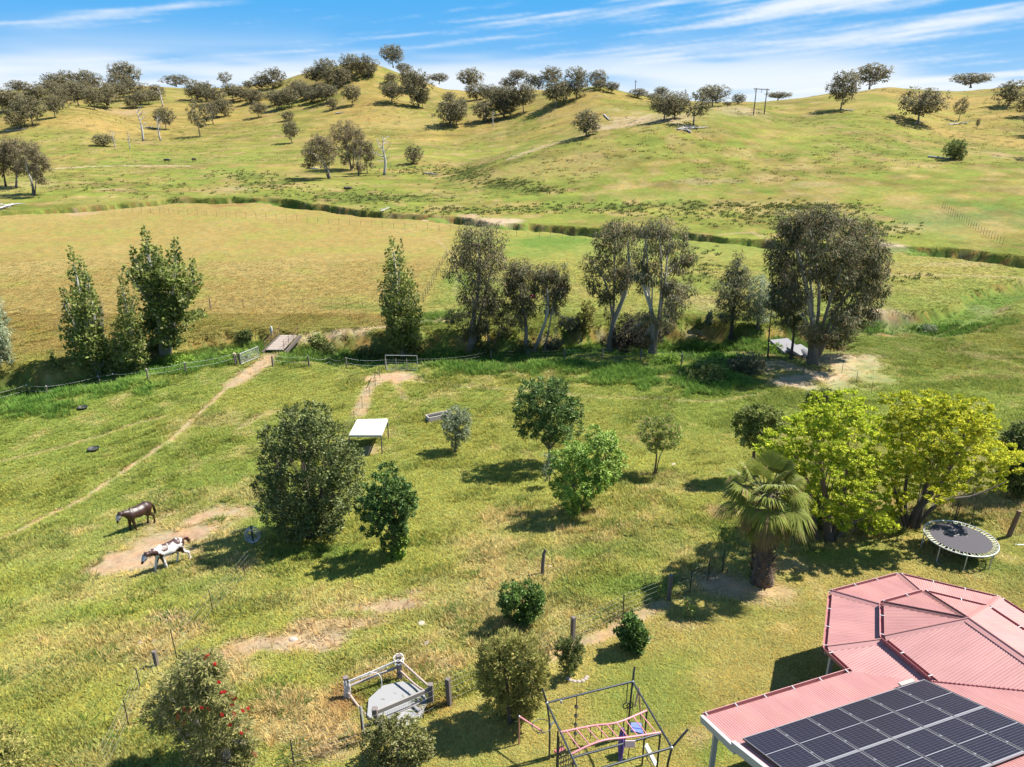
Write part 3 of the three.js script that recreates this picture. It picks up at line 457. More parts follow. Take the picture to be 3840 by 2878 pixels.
// A tree standing at a photo pixel; stems and crown masses are given as photo pixels on the vertical through its foot
function tree(s) {
  const r = rng(s.seed), p = s.pos || at(s.x, s.y), z = depthOf(p);
  const P = (x, y, dz = 0) => { const h = riseTo(p, y), zz = z - h * SP; return V((x - 1920) / F * zz - p.x, h, dz); };
  const blobs = [];
  const x0 = Math.min(...s.blobs.map((b) => b[0] - b[2] * .6)), x1 = Math.max(...s.blobs.map((b) => b[0] + b[2] * .6)), y0 = Math.min(...s.blobs.map((b) => b[1] - (b[3] || b[2]) * .6)), y1 = Math.max(...s.blobs.map((b) => b[1] + (b[3] || b[2]) * .6));
  s.blobs.forEach(([x, y, rx, ry = rx, dz], k) => {
    const R = pxm(p, rx), Ry = pxm(p, ry) * 1.06, ex = (x - (x0 + x1) / 2) / ((x1 - x0) / 2), ey = (y - (y0 + y1) / 2) / ((y1 - y0) / 2), hw = pxm(p, (x1 - x0) / 2);
    // crowns are as deep as they are wide: each mass lies on its own line of sight, nearer or farther than the trunk
    let off = dz !== undefined ? pxm(p, dz) : (k % 2 ? 1 : -1) * (s.depth || (s.cat === 'shrub' ? .6 : .8)) * hw * Math.sqrt(Math.max(0, 1 - ex * ex - ey * ey * .8)) * (.35 + .65 * r()), c;
    const d = rayDir(x, y);
    for (let i = 0; i < 8; i++) { c = V(0, CAMH, 0).addScaledVector(d, (p.z + off) / d.z).sub(p); if (c.y > Ry * .45 || off <= 0) break; off *= .6; }
    blobs.push({ px: [x, y], c, r: V(R, Ry, Math.max(R * 0.9, 0.1)), sub: s.sub || Math.max(6, Math.round(14 * Math.sqrt(R))) });
  });
  if (s.back) blobs.slice().forEach((q) => { if (r() > s.back) return; const px = q.px[0] * .85 + (x0 + x1) * .075, d = rayDir(px, q.px[1] * .9 + (y0 + y1) * .05), c = V(0, CAMH, 0).addScaledVector(d, (p.z - q.c.z * .9 - (q.c.z > 0 ? .2 : -.2) * q.r.x) / d.z).sub(p); if (c.y < q.r.y * .4) return; blobs.push({ c, r: q.r.clone().multiplyScalar(.88), sub: q.sub, px: q.px }); });
  const t = thing(s.name, s.label, s.cat || 'tree', p, 0, s.group), lb = new GB(), tb = new GB();
  const cen = leaves(lb, r, blobs, s.n, { cols: LEAF[s.leaf], ...s.o });
  const stems = s.stems || [[[s.x, s.y], [s.x, (s.y + s.blobs[0][1]) / 2], [s.blobs[0][0], s.blobs[0][1]]]];
  stems.forEach((st, k) => {
    const pts = st.map(([x, y, d], i) => { const q = P(x, y, d ? pxm(p, d) : (k ? (k % 2 ? -1 : 1) * 0.12 * i : 0)); if (!i) q.y = -0.25; return q; });
    const curve = new THREE.CatmullRomCurve3(pts).getPoints(8);
    const mine = blobs.map((q, i) => [q, cen[i]]).filter(([q]) => { let best = 0, bd = 1e9; stems.forEach((s2, j) => { const e = P(...s2[s2.length - 1].slice(0, 2)); const d = Math.hypot(e.x - q.c.x, (e.y - q.c.y) * 0.5); if (d < bd) { bd = d; best = j; } }); return best === k; });
    limbs(tb, r, curve, s.r0 * (k ? 0.5 : 1), mine.map((m) => m[0]), mine.map((m) => m[1]), s.bark || 'brown', s.l || {});
  });
  mesh('trunk', tb.geo(), barkMat, t);
  mesh('crown', lb.geo(), s.gloss ? glossLeaf : leafMat, t);
  if (s.extra) s.extra(t, P, p, r);
  return t;
}
// crowns made of upright plumes (poplars): [x0,y0,x1,y1,width] photo px
function plumes(list, k = 7) { const out = []; for (const [x0, y0, x1, y1, w] of list) for (let i = 0; i < k; i++) { const t = i / (k - 1); out.push([lerp(x0, x1, t), lerp(y0, y1, t), w * (1 - 0.72 * Math.pow(Math.abs(t - 0.35) / 0.65, 1.6)), Math.hypot(x1 - x0, y1 - y0) / k * 0.75]); } return out; }

const GUM = { len: 0.34, wid: 0.085, hang: 0.75, up: 0, subR: 0.46, shell: 0.5 };
// --- trees along the creek
tree({ name: 'poplar_tree', label: 'dark green poplar with a bare grey side, leaning left behind the creek fence', seed: 11, x: 368, y: 1402, r0: .3, bark: 'pale', leaf: 'poplar', n: 9000, sub: 8, o: { len: .26, wid: .2, up: .5, subR: .5 }, l: { low: .1, split: .5, rise: -.05, limb: .35, twig: 3 },
  blobs: plumes([[360, 1370, 275, 985, 44], [345, 1300, 240, 1110, 42], [350, 1330, 305, 1010, 40], [350, 1390, 335, 1070, 36], [335, 1370, 240, 1220, 44], [370, 1400, 325, 1280, 40], [385, 1390, 350, 1260, 22]], 6),
  stems: [[[368, 1402], [340, 1280], [275, 990]], [[372, 1402], [360, 1250], [318, 1020]], [[360, 1402], [315, 1290], [240, 1130]]],
  extra(t, P, p, r) { const b = new GB(); for (let i = 0; i < 24; i++) { const x = 352 + r() * 36, a = P(372 + r() * 18, 1395 - r() * 120, (r() - .5) * .8), e = P(x + (r() - .5) * 16, 1085 + r() * 160, (r() - .5) * 1.6); b.tube(bend(a, e, .2, 4, r, .5), [.035, .028, .02, .014, .006], 4, [.36, .32, .28], false); } mesh('bare_branches', b.geo(), barkMat, t); } });
tree({ name: 'poplar_tree', label: 'slender poplar of small yellow-green leaves between the two big poplars', seed: 12, x: 502, y: 1404, r0: .16, bark: 'pale', leaf: 'poplar', n: 4200, sub: 8, o: { len: .22, wid: .17, up: .5, subR: .5 }, l: { low: .1, split: .6, rise: -.05, limb: .35, twig: 3 },
  blobs: plumes([[500, 1390, 455, 1055, 34], [500, 1395, 505, 1090, 26], [475, 1300, 460, 1120, 26], [520, 1400, 525, 1240, 24]], 7), stems: [[[502, 1404], [490, 1250], [458, 1070]]] });
tree({ name: 'poplar_tree', label: 'broad white poplar with spreading branches, tallest at the left end of the creek', seed: 13, x: 612, y: 1332, r0: .42, bark: 'pale', leaf: 'poplar', n: 14000, sub: 9, o: { len: .3, wid: .25, up: .3, subR: .55, shell: .4 }, l: { low: .12, split: .5, rise: 0, limb: .4, twig: 2 },
  blobs: [...plumes([[610, 1220, 545, 905, 46], [625, 1200, 658, 930, 40], [600, 1150, 500, 960, 34], [570, 1090, 470, 1015, 26], [650, 1180, 725, 1000, 30], [680, 1150, 752, 1045, 20], [600, 1200, 590, 960, 50], [640, 1180, 610, 1000, 46]], 6), [580, 1240, 48, 44], [650, 1210, 46, 40], [560, 1190, 30, 30], [700, 1185, 46, 14], [735, 1178, 34, 10], [620, 1270, 60, 26]],
  stems: [[[612, 1332], [600, 1180], [545, 910]], [[625, 1332], [640, 1180], [660, 935]], [[630, 1330], [655, 1200], [735, 1040]]] });
tree({ name: 'poplar_tree', label: 'narrow dark green Lombardy poplar standing alone beside the loop gate', seed: 14, x: 1508, y: 1340, r0: .3, bark: 'pale', leaf: 'poplar', n: 11000, sub: 8, o: { len: .25, wid: .19, up: .5, subR: .5 }, l: { low: .06, split: .5, rise: -.06, limb: .35, twig: 3 },
  blobs: plumes([[1508, 1325, 1475, 935, 44], [1510, 1320, 1502, 955, 42], [1500, 1300, 1455, 975, 36], [1480, 1250, 1428, 1070, 30], [1520, 1310, 1540, 1040, 38], [1540, 1330, 1562, 1110, 30], [1500, 1330, 1470, 1180, 36], [1550, 1350, 1552, 1180, 16]], 7),
  stems: [[[1508, 1340], [1500, 1200], [1476, 945]], [[1512, 1340], [1525, 1200], [1535, 1050]]] });
tree({ name: 'poplar_sucker', label: 'low thicket of leafy poplar suckers below the slender poplar', cat: 'shrub', seed: 15, x: 455, y: 1395, r0: .07, bark: 'pale', leaf: 'rose', n: 3200, sub: 8, o: { len: .2, wid: .15, up: .4 }, l: { limb: .4 }, blobs: plumes([[395, 1390, 392, 1270, 20], [425, 1390, 425, 1235, 26], [455, 1390, 452, 1250, 26], [480, 1400, 478, 1280, 22], [535, 1380, 530, 1250, 20], [440, 1340, 440, 1240, 30]], 5), stems: [[[395, 1400], [392, 1290]], [[425, 1400], [425, 1250]], [[455, 1400], [452, 1260]], [[530, 1390], [530, 1270]]] });
tree({ name: 'poplar_sucker', label: 'small upright poplar shoots left of the leaning poplar in its shade', cat: 'shrub', seed: 16, x: 205, y: 1375, r0: .05, bark: 'pale', leaf: 'poplar', n: 420, sub: 6, o: { len: .2, wid: .15, up: .4 }, blobs: plumes([[200, 1370, 196, 1335, 9], [218, 1378, 216, 1360, 8]], 4), stems: [[[200, 1380], [196, 1340]]] });

tree({ name: 'gum_tree', label: 'tall dark gum with dense hanging foliage, just right of the narrow poplar', seed: 21, x: 1765, y: 1310, r0: .34, bark: 'grey', leaf: 'redgum', n: 13000, o: GUM, back: .5, l: { low: .35, limb: .3, twig: 2 },
  blobs: [[1795, 880, 62, 50], [1745, 900, 40, 44], [1860, 905, 45, 50], [1720, 960, 46, 46], [1790, 960, 60, 46], [1865, 975, 46, 40], [1700, 1025, 40, 22], [1795, 1040, 56, 50], [1770, 1120, 60, 56], [1850, 1060, 44, 40], [1740, 1200, 34, 26], [1700, 1180, 30, 26], [1690, 1195, 24, 24], [1790, 1200, 44, 44], [1765, 1260, 32, 24], [1840, 1130, 36, 40]],
  stems: [[[1765, 1310], [1778, 1180], [1800, 1040], [1795, 900]], [[1770, 1300], [1820, 1100], [1865, 930]]] });
tree({ name: 'gum_tree', label: 'thin twin-stemmed gum with sparse foliage close to the tall dark gum', seed: 22, x: 1842, y: 1318, r0: .13, bark: 'grey', leaf: 'redgum', n: 3200, o: GUM, l: { low: .35, limb: .5 }, blobs: [[1830, 1160, 30, 30], [1870, 1150, 34, 30], [1880, 1200, 36, 26], [1815, 1215, 26, 22], [1885, 1245, 26, 18], [1850, 1110, 26, 26], [1810, 1240, 18, 14]], stems: [[[1838, 1318], [1828, 1240], [1825, 1150]], [[1844, 1318], [1870, 1230], [1876, 1140]]] });
tree({ name: 'gum_tree', label: 'upright gum with dark trunk, left of the leaning gum by the creek', seed: 23, x: 1972, y: 1322, r0: .26, bark: 'grey', leaf: 'redgum', n: 8000, o: GUM, back: .4, l: { low: .4, limb: .3, twig: 2 },
  blobs: [[1950, 1000, 44, 28], [1925, 1040, 40, 36], [1975, 1045, 44, 40], [1945, 1090, 50, 36], [1915, 1120, 28, 40], [1985, 1110, 34, 30], [1960, 1150, 42, 34], [1925, 1185, 32, 30], [1995, 1165, 22, 24], [1950, 1210, 26, 18], [1905, 1080, 20, 26]],
  stems: [[[1972, 1322], [1972, 1220], [1955, 1100], [1950, 1010]]], extra(t, P, p, r) { const b = new GB(); b.tube(bend(P(1972, 1250), P(1944, 1222), .3, 4, r, .1), [.09, .07, .05, .03, .02], 5, [.45, .42, .38]); b.tube(bend(P(1975, 1240), P(1990, 1212), .3, 4, r, .1), [.06, .05, .04, .02, .01], 5, [.3, .27, .23]); mesh('bare_limb', b.geo(), barkMat, t); } });
tree({ name: 'gum_tree', label: 'gum leaning steeply right with pale forked limbs by the creek', seed: 24, x: 1995, y: 1328, r0: .24, bark: 'white', leaf: 'redgum', n: 7000, o: GUM, back: .4, l: { low: .45, limb: .5, twig: 1 },
  blobs: [[2040, 1020, 40, 24], [2095, 1030, 36, 34], [2030, 1060, 34, 28], [2100, 1080, 32, 34], [2060, 1090, 34, 30], [2090, 1125, 30, 30], [2055, 1150, 26, 26], [2120, 1060, 16, 30], [2080, 1165, 20, 16], [2130, 1205, 26, 16], [2110, 1215, 20, 14], [2090, 1280, 24, 14]],
  stems: [[[1995, 1328], [2030, 1250], [2058, 1150], [2042, 1030]], [[2040, 1235], [2075, 1150], [2100, 1040]]] });
tree({ name: 'gum_tree', label: 'open gum with a curved dark trunk, left of the pair of pale gums', seed: 25, x: 2282, y: 1325, r0: .34, bark: 'white', leaf: 'redgum', n: 10000, o: GUM, back: .35, l: { low: .4, limb: .3, twig: 2 },
  blobs: [[2310, 850, 50, 26], [2255, 900, 34, 28], [2360, 870, 40, 34], [2300, 910, 48, 30], [2225, 980, 42, 36], [2275, 960, 38, 30], [2350, 940, 44, 40], [2215, 1040, 30, 36], [2285, 1020, 34, 28], [2345, 1010, 34, 30], [2225, 1085, 18, 26], [2285, 1090, 38, 34], [2330, 1080, 26, 22], [2265, 1120, 28, 22], [2290, 1170, 20, 36], [2350, 1040, 34, 34]],
  stems: [[[2282, 1325], [2300, 1210], [2345, 1100], [2360, 990], [2350, 890]], [[2300, 1200], [2305, 1060], [2305, 870]], [[2330, 1130], [2270, 1060], [2225, 990]]] });
tree({ name: 'gum_tree', label: 'tall gum with bright white forked limbs, in front of the dark fallen branches', seed: 26, x: 2445, y: 1332, r0: .34, bark: 'white', leaf: 'redgum', n: 11000, o: GUM, back: .35, l: { low: .4, limb: .5, twig: 1 },
  blobs: [[2475, 845, 44, 30], [2535, 890, 46, 40], [2420, 860, 30, 30], [2560, 960, 40, 36], [2490, 920, 46, 40], [2430, 960, 46, 40], [2390, 1020, 36, 36], [2450, 1030, 44, 36], [2540, 1000, 36, 30], [2580, 975, 22, 26], [2415, 1080, 24, 24], [2520, 1080, 44, 30], [2580, 1085, 34, 26], [2540, 1130, 40, 26], [2520, 1180, 36, 26], [2500, 1215, 30, 18], [2420, 1200, 40, 26], [2385, 1230, 22, 14], [2430, 1260, 34, 22]],
  stems: [[[2445, 1332], [2450, 1230], [2440, 1150], [2410, 1060], [2425, 880]], [[2455, 1240], [2490, 1090], [2505, 970], [2520, 890]], [[2460, 1230], [2480, 1060], [2470, 860]]] });
tree({ name: 'gum_tree', label: 'neat pointed young gum on a single dark trunk, left of the smaller pale one', seed: 27, x: 2742, y: 1268, r0: .24, bark: 'dark', leaf: 'gum', n: 8000, o: { ...GUM, len: .3 }, back: .5, l: { low: .3, limb: .35 }, blobs: [[2770, 965, 22, 20], [2765, 1000, 34, 26], [2750, 1040, 46, 28], [2790, 1040, 36, 30], [2735, 1080, 50, 30], [2790, 1085, 40, 30], [2730, 1125, 48, 28], [2785, 1130, 44, 28], [2725, 1165, 46, 26], [2780, 1175, 44, 26], [2720, 1195, 36, 14]], stems: [[[2742, 1268], [2752, 1150], [2768, 970]]] });
tree({ name: 'gum_tree', label: 'smaller pale-leaved gum between the pointed young gum and the biggest gum', seed: 28, x: 2842, y: 1230, r0: .18, bark: 'grey', leaf: 'silver', n: 5200, o: { ...GUM, len: .28 }, back: .4, l: { low: .3, limb: .35 }, blobs: [[2855, 1045, 24, 18], [2845, 1075, 36, 26], [2880, 1085, 30, 28], [2830, 1115, 36, 24], [2880, 1125, 34, 26], [2830, 1155, 34, 24], [2875, 1165, 32, 22], [2850, 1190, 36, 16], [2800, 1190, 16, 12]], stems: [[[2842, 1230], [2848, 1140], [2856, 1050]]] });
tree({ name: 'gum_tree', label: 'spindly gum, little more than a thin dark pole with wispy leaves', seed: 29, x: 2880, y: 1352, r0: .1, bark: 'dark', leaf: 'gum', n: 900, o: { ...GUM, len: .26 }, l: { low: .5, limb: .4 }, blobs: [[2905, 1110, 18, 18], [2890, 1140, 18, 16], [2915, 1150, 16, 16], [2895, 1085, 14, 16]], stems: [[[2880, 1352], [2886, 1240], [2900, 1110]]] });
tree({ name: 'gum_tree', label: 'thin drooping gum in the shade directly left of the biggest gum trunk', seed: 30, x: 2966, y: 1348, r0: .15, bark: 'dark', leaf: 'gum', n: 4200, o: GUM, l: { low: .4, limb: .4 }, blobs: [[2960, 1060, 34, 40], [2935, 1100, 36, 30], [2990, 1110, 36, 34], [2950, 1150, 40, 28], [2985, 1165, 40, 26], [2940, 1195, 30, 18], [2985, 1210, 30, 16]], stems: [[[2966, 1348], [2978, 1230], [2965, 1080]]] });
tree({ name: 'gum_tree', label: 'biggest broad gum by the creek, many white limbs rising from one dark trunk', seed: 31, x: 3052, y: 1366, r0: .38, bark: 'white', leaf: 'redgum', n: 42000, sub: 18, o: GUM, back: .6, l: { low: .3, limb: .16, split: .5, rise: .04, twig: 3 },
  blobs: [[2960, 840, 56, 44], [3090, 815, 66, 40], [3030, 850, 60, 50], [3160, 860, 60, 46], [3235, 865, 46, 46], [2925, 920, 44, 50], [3000, 930, 60, 50], [3090, 915, 66, 54], [3180, 935, 60, 50], [3270, 935, 56, 52], [3310, 1000, 30, 44], [2915, 985, 36, 40], [2965, 1010, 40, 44], [3060, 1000, 56, 46], [3150, 1020, 56, 46], [3240, 1030, 60, 50], [2930, 1060, 34, 40], [2985, 1100, 40, 40], [3110, 1090, 46, 40], [3190, 1110, 56, 44], [3270, 1110, 50, 36], [3310, 1085, 30, 26], [2950, 1150, 38, 30], [3170, 1190, 56, 40], [3230, 1190, 44, 34], [3050, 1230, 50, 26], [3110, 1260, 56, 28], [3180, 1245, 34, 24], [3130, 1290, 34, 16], [3060, 1270, 36, 22], [3280, 1170, 20, 26]],
  stems: [[[3052, 1366], [3056, 1290], [3040, 1150], [3000, 980], [2965, 850]], [[3060, 1280], [3075, 1120], [3060, 960], [3040, 850]], [[3062, 1280], [3110, 1130], [3160, 980], [3185, 870]], [[3064, 1285], [3140, 1160], [3230, 1060], [3290, 960]], [[3050, 1280], [3045, 1130], [3035, 1000], [3090, 830]], [[3066, 1290], [3150, 1200], [3250, 1150]]] });
tree({ name: 'gum_tree', label: 'pale grey-leaved gum cut off by the left edge above the creek', seed: 32, x: -40, y: 1420, r0: .3, bark: 'white', leaf: 'silver', n: 6000, o: GUM, blobs: [[-20, 1200, 34, 30], [-30, 1250, 50, 40], [-15, 1310, 44, 36], [-60, 1300, 60, 60], [30, 1345, 14, 16], [-40, 1160, 40, 40]] });
tree({ name: 'young_tree', label: 'small yellow-green sapling beyond the creek, right of the leaning gum', seed: 33, x: 2192, y: 1240, r0: .08, bark: 'dark', leaf: 'olive', n: 2200, o: { len: .24, wid: .12 }, blobs: [[2200, 1150, 18, 18], [2210, 1170, 20, 16], [2185, 1190, 20, 18], [2200, 1210, 24, 20], [2180, 1225, 18, 16]] });
tree({ name: 'shrub', label: 'dark bush at the foot of the yellow-green creek sapling', cat: 'shrub', seed: 34, x: 2160, y: 1245, r0: .05, bark: 'dark', leaf: 'gum', n: 900, o: { len: .24, wid: .1 }, blobs: [[2158, 1215, 22, 22], [2150, 1232, 18, 14]] });
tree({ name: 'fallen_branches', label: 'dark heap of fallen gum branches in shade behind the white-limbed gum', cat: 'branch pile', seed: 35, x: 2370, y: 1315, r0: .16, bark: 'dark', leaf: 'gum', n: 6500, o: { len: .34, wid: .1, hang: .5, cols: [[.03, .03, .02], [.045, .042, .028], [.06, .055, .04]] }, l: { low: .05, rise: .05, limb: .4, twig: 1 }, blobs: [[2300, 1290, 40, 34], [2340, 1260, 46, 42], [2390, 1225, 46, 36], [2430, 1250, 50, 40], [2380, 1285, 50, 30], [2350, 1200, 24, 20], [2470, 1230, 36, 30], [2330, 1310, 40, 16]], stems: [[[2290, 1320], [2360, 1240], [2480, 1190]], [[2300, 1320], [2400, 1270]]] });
for (const [x, y, w, h, lf, lb] of [[2070, 1300, 40, 26, 'redgum', 'grey leafy bush under the leaning gum, at the water edge'], [1960, 1300, 46, 24, 'dense', 'low bush at the foot of the upright gum with dark trunk'], [1800, 1300, 60, 22, 'dense', 'low bush at the foot of the tall dark gum'], [2640, 1400, 90, 34, 'dense', 'dark spreading blackberry thicket on the shaded bank left of the biggest gum'], [2800, 1370, 80, 40, 'gum', 'grey bramble thicket below the spindly gum'], [2680, 1345, 46, 24, 'bright', 'bright green bush on the creek bank below the pointed young gum'], [2500, 1345, 50, 20, 'bright', 'bright green bush right of the white-limbed gum trunk'], [2130, 1330, 60, 18, 'bright', 'bright green bush below the leaning gum on the fence'], [1380, 1330, 50, 24, 'dense', 'dark bush below the creek bank left of the narrow poplar'], [1220, 1310, 46, 26, 'dense', 'dark bush in the creek bed right of the bridge'], [1190, 1275, 34, 18, 'poplar', 'green bush on the far bank by the bridge end'], [1470, 1330, 18, 34, 'poplar', 'upright leafy shoots beside the trunk of the narrow poplar'], [880, 1330, 60, 18, 'bright', 'bright green bush left of the bridge, behind the mesh gate'], [660, 1350, 70, 20, 'bright', 'bright green bush below the white poplar'], [920, 1255, 24, 14, 'dense', 'small dark bush at the left end of the bridge'], [2620, 1215, 10, 24, 'poplar', 'little leafy stake-like shrub in front of the shaded far bank'], [2660, 1195, 12, 24, 'silver', 'thin bent sapling on the far bank beside the leafy shrub'], [3270, 1180, 0, 0], [3480, 1235, 34, 14, 'silver', 'grey clump of dead thistle beside the dry pond'], [2900, 1310, 40, 20, 'bright', 'bright green weeds in front of the thin drooping gum']]) {
  if (!w) continue;
  tree({ name: 'shrub', label: lb, cat: 'shrub', seed: 100 + x, x, y: y + h * .6, r0: .05, bark: 'dark', leaf: lf, n: Math.round(500 + w * h * .55), o: { len: .26, wid: .11, up: .3 }, blobs: [[x - w * .4, y + h * .1, w * .5, h * .75], [x + w * .4, y, w * .5, h * .8], [x, y - h * .2, w * .6, h * .8], [x + w * .1, y + h * .3, w * .7, h * .5]] });
}

// --- trees in the paddock
tree({ name: 'broad_tree', label: 'biggest dense green tree of the paddock, leafy down to the ground by the horses', seed: 41, x: 1165, y: 2022, r0: .22, bark: 'dark', leaf: 'dense', n: 42000, sub: 22, gloss: 1, back: .7, o: { len: .145, wid: .072, up: .25, subR: .29, shell: .66 }, l: { low: .08, split: .5, limb: .35, twig: 2 },
  blobs: [[1100, 1570, 52, 44], [1180, 1560, 54, 40], [1040, 1650, 62, 54], [1130, 1650, 70, 60], [1230, 1640, 60, 54], [1020, 1740, 50, 56], [1110, 1750, 76, 66], [1210, 1740, 76, 66], [1290, 1740, 60, 60], [1320, 1700, 34, 34], [1010, 1830, 54, 50], [1100, 1850, 80, 66], [1200, 1850, 80, 66], [1280, 1850, 62, 60], [1330, 1800, 34, 40], [1040, 1920, 60, 50], [1130, 1940, 80, 56], [1220, 1940, 70, 56], [1180, 1990, 80, 34], [1100, 1985, 60, 34], [1000, 1890, 36, 30], [1240, 1985, 36, 34]],
  stems: [[[1160, 2022], [1150, 1850], [1120, 1620]], [[1175, 2022], [1200, 1850], [1230, 1660]], [[1150, 2022], [1080, 1900], [1040, 1700]]] });
tree({ name: 'ivy_tree', label: 'dark glossy tree with lumpy crown and leafy ivy-clad trunk, right of the biggest one', seed: 42, x: 1478, y: 2096, r0: .14, bark: 'brown', leaf: 'glossy', n: 17000, sub: 13, gloss: 1, back: .6, o: { len: .125, wid: .068, up: .2, subR: .27, shell: .66 }, l: { low: .3, limb: .4 },
  blobs: [[1445, 1775, 42, 40], [1430, 1810, 34, 36], [1480, 1830, 44, 38], [1400, 1865, 46, 44], [1450, 1870, 50, 46], [1510, 1865, 46, 48], [1540, 1880, 28, 36], [1375, 1900, 36, 40], [1420, 1930, 46, 44], [1480, 1930, 50, 46], [1530, 1915, 30, 30], [1390, 1975, 40, 34], [1450, 1990, 44, 36], [1500, 1980, 30, 36], [1470, 2040, 34, 30], [1450, 2060, 24, 24]],
  stems: [[[1478, 2096], [1480, 1990], [1470, 1880]]],
  extra(t, P, p, r) { const b = new GB(); leaves(b, r, [[1510, 2010, 18, 34], [1495, 2060, 18, 28], [1480, 2082, 22, 16], [1515, 1985, 12, 22]].map(([x, y, a, c]) => ({ c: P(x, y, .15), r: V(pxm(p, a), pxm(p, c), pxm(p, a)) })), 1500, { len: .13, wid: .09, cols: LEAF.bright, sub: 10 }); mesh('ivy', b.geo(), glossLeaf, t); } });
tree({ name: 'standard_tree', label: 'small silvery round-headed tree in front of the concrete trough', seed: 43, x: 1706, y: 1697, r0: .07, bark: 'dark', leaf: 'silver', n: 4200, sub: 14, back: .6, o: { len: .16, wid: .07, subR: .4 }, l: { low: .4 }, blobs: [[1700, 1555, 34, 28], [1735, 1560, 26, 26], [1685, 1590, 32, 30], [1725, 1600, 36, 32], [1700, 1625, 34, 26], [1735, 1630, 24, 20], [1708, 1665, 14, 14], [1705, 1680, 10, 10]], stems: [[[1706, 1697], [1708, 1650], [1708, 1580]]] });
tree({ name: 'round_tree', label: 'dark green round-crowned tree, furthest back of the paddock group', seed: 44, x: 2060, y: 1752, r0: .13, bark: 'dark', leaf: 'glossy', n: 20000, sub: 20, gloss: 1, back: .7, o: { len: .135, wid: .075, up: .15, subR: .29, shell: .66 }, l: { low: .45, limb: .4 },
  blobs: [[1985, 1460, 40, 34], [2050, 1450, 44, 30], [2095, 1460, 40, 36], [1965, 1520, 40, 40], [2030, 1510, 50, 44], [2100, 1515, 50, 46], [2150, 1540, 36, 44], [1965, 1580, 36, 40], [2020, 1570, 46, 40], [2090, 1580, 54, 46], [2150, 1595, 38, 40], [1980, 1620, 34, 24], [2040, 1625, 46, 24], [2110, 1630, 40, 22], [2060, 1655, 26, 18]], stems: [[[2060, 1752], [2060, 1680], [2060, 1540]]] });
tree({ name: 'young_tree', label: 'thin grey-leaved sapling tucked against the left of the bright green tree', seed: 45, x: 2062, y: 1828, r0: .04, bark: 'brown', leaf: 'silver', n: 900, sub: 8, o: { len: .12, wid: .06 }, l: { low: .3 }, blobs: [[2060, 1720, 20, 22], [2055, 1760, 20, 22], [2068, 1740, 18, 22], [2050, 1790, 12, 14]], stems: [[[2062, 1828], [2060, 1770], [2060, 1710]]] });
tree({ name: 'bright_tree', label: 'bright fresh green tree with two-lobed crown and leafy base, front of the paddock group', seed: 46, x: 2150, y: 1932, r0: .14, bark: 'dark', leaf: 'bright', n: 23000, sub: 18, gloss: 1, back: .6, o: { len: .14, wid: .06, up: .05, hang: .2, subR: .29, shell: .66 }, l: { low: .3, limb: .4 },
  blobs: [[2230, 1630, 36, 28, -60], [2270, 1650, 40, 34, -60], [2290, 1700, 44, 44, -60], [2315, 1730, 34, 40, -50], [2290, 1770, 36, 40, -50], [2150, 1690, 44, 30], [2100, 1720, 38, 36], [2200, 1710, 46, 36], [2090, 1780, 34, 44], [2150, 1760, 50, 44], [2220, 1770, 46, 46], [2260, 1790, 30, 40], [2100, 1830, 32, 36], [2160, 1825, 52, 40], [2220, 1830, 38, 34], [2140, 1870, 38, 30], [2180, 1875, 36, 26], [2150, 1905, 26, 22]], stems: [[[2150, 1932], [2150, 1850], [2155, 1730]], [[2158, 1900], [2230, 1800], [2280, 1690]]] });
tree({ name: 'magnolia_tree', label: 'small open pinkish-green tree on a forked trunk, right of the paddock group', seed: 47, x: 2455, y: 1784, r0: .07, bark: 'brown', leaf: 'rose', n: 5200, sub: 13, o: { len: .13, wid: .07, up: .5, subR: .4 }, l: { low: .5, limb: .5, twig: 1 }, blobs: [[2450, 1590, 32, 24], [2430, 1620, 30, 26], [2480, 1615, 36, 28], [2525, 1620, 30, 28], [2445, 1650, 32, 24], [2500, 1655, 36, 26], [2535, 1645, 20, 22], [2460, 1680, 24, 16], [2510, 1570, 16, 14]], stems: [[[2452, 1784], [2462, 1720], [2460, 1670], [2450, 1600]], [[2458, 1780], [2475, 1720], [2495, 1680], [2515, 1610]]] });

// --- the big yellow-green trees by the lawn
const LIME = { len: .13, wid: .08, up: .35, subR: .29, shell: .7, flat: .4 };
tree({ name: 'dark_tree', label: 'dark green tree half hidden behind the left yellow-green tree', seed: 51, x: 2825, y: 1800, r0: .13, bark: 'dark', leaf: 'poplar', n: 7000, sub: 18, back: .5, o: { len: .16, wid: .1, subR: .38 }, l: { low: .4 }, blobs: [[2800, 1560, 36, 28], [2860, 1550, 40, 26], [2790, 1600, 36, 40], [2840, 1600, 46, 40], [2890, 1600, 40, 40], [2820, 1650, 40, 26], [2920, 1580, 26, 30]], stems: [[[2825, 1800], [2828, 1690], [2840, 1580]]] });
tree({ name: 'dark_tree', label: 'dark crown just showing above the top of the left yellow-green tree', seed: 52, x: 3080, y: 1740, r0: .12, bark: 'dark', leaf: 'dense', n: 2600, sub: 14, o: { len: .16, wid: .1 }, blobs: [[3070, 1490, 36, 22], [3100, 1485, 26, 20], [3060, 1530, 40, 36]], stems: [[[3080, 1740], [3080, 1600], [3080, 1500]]] });
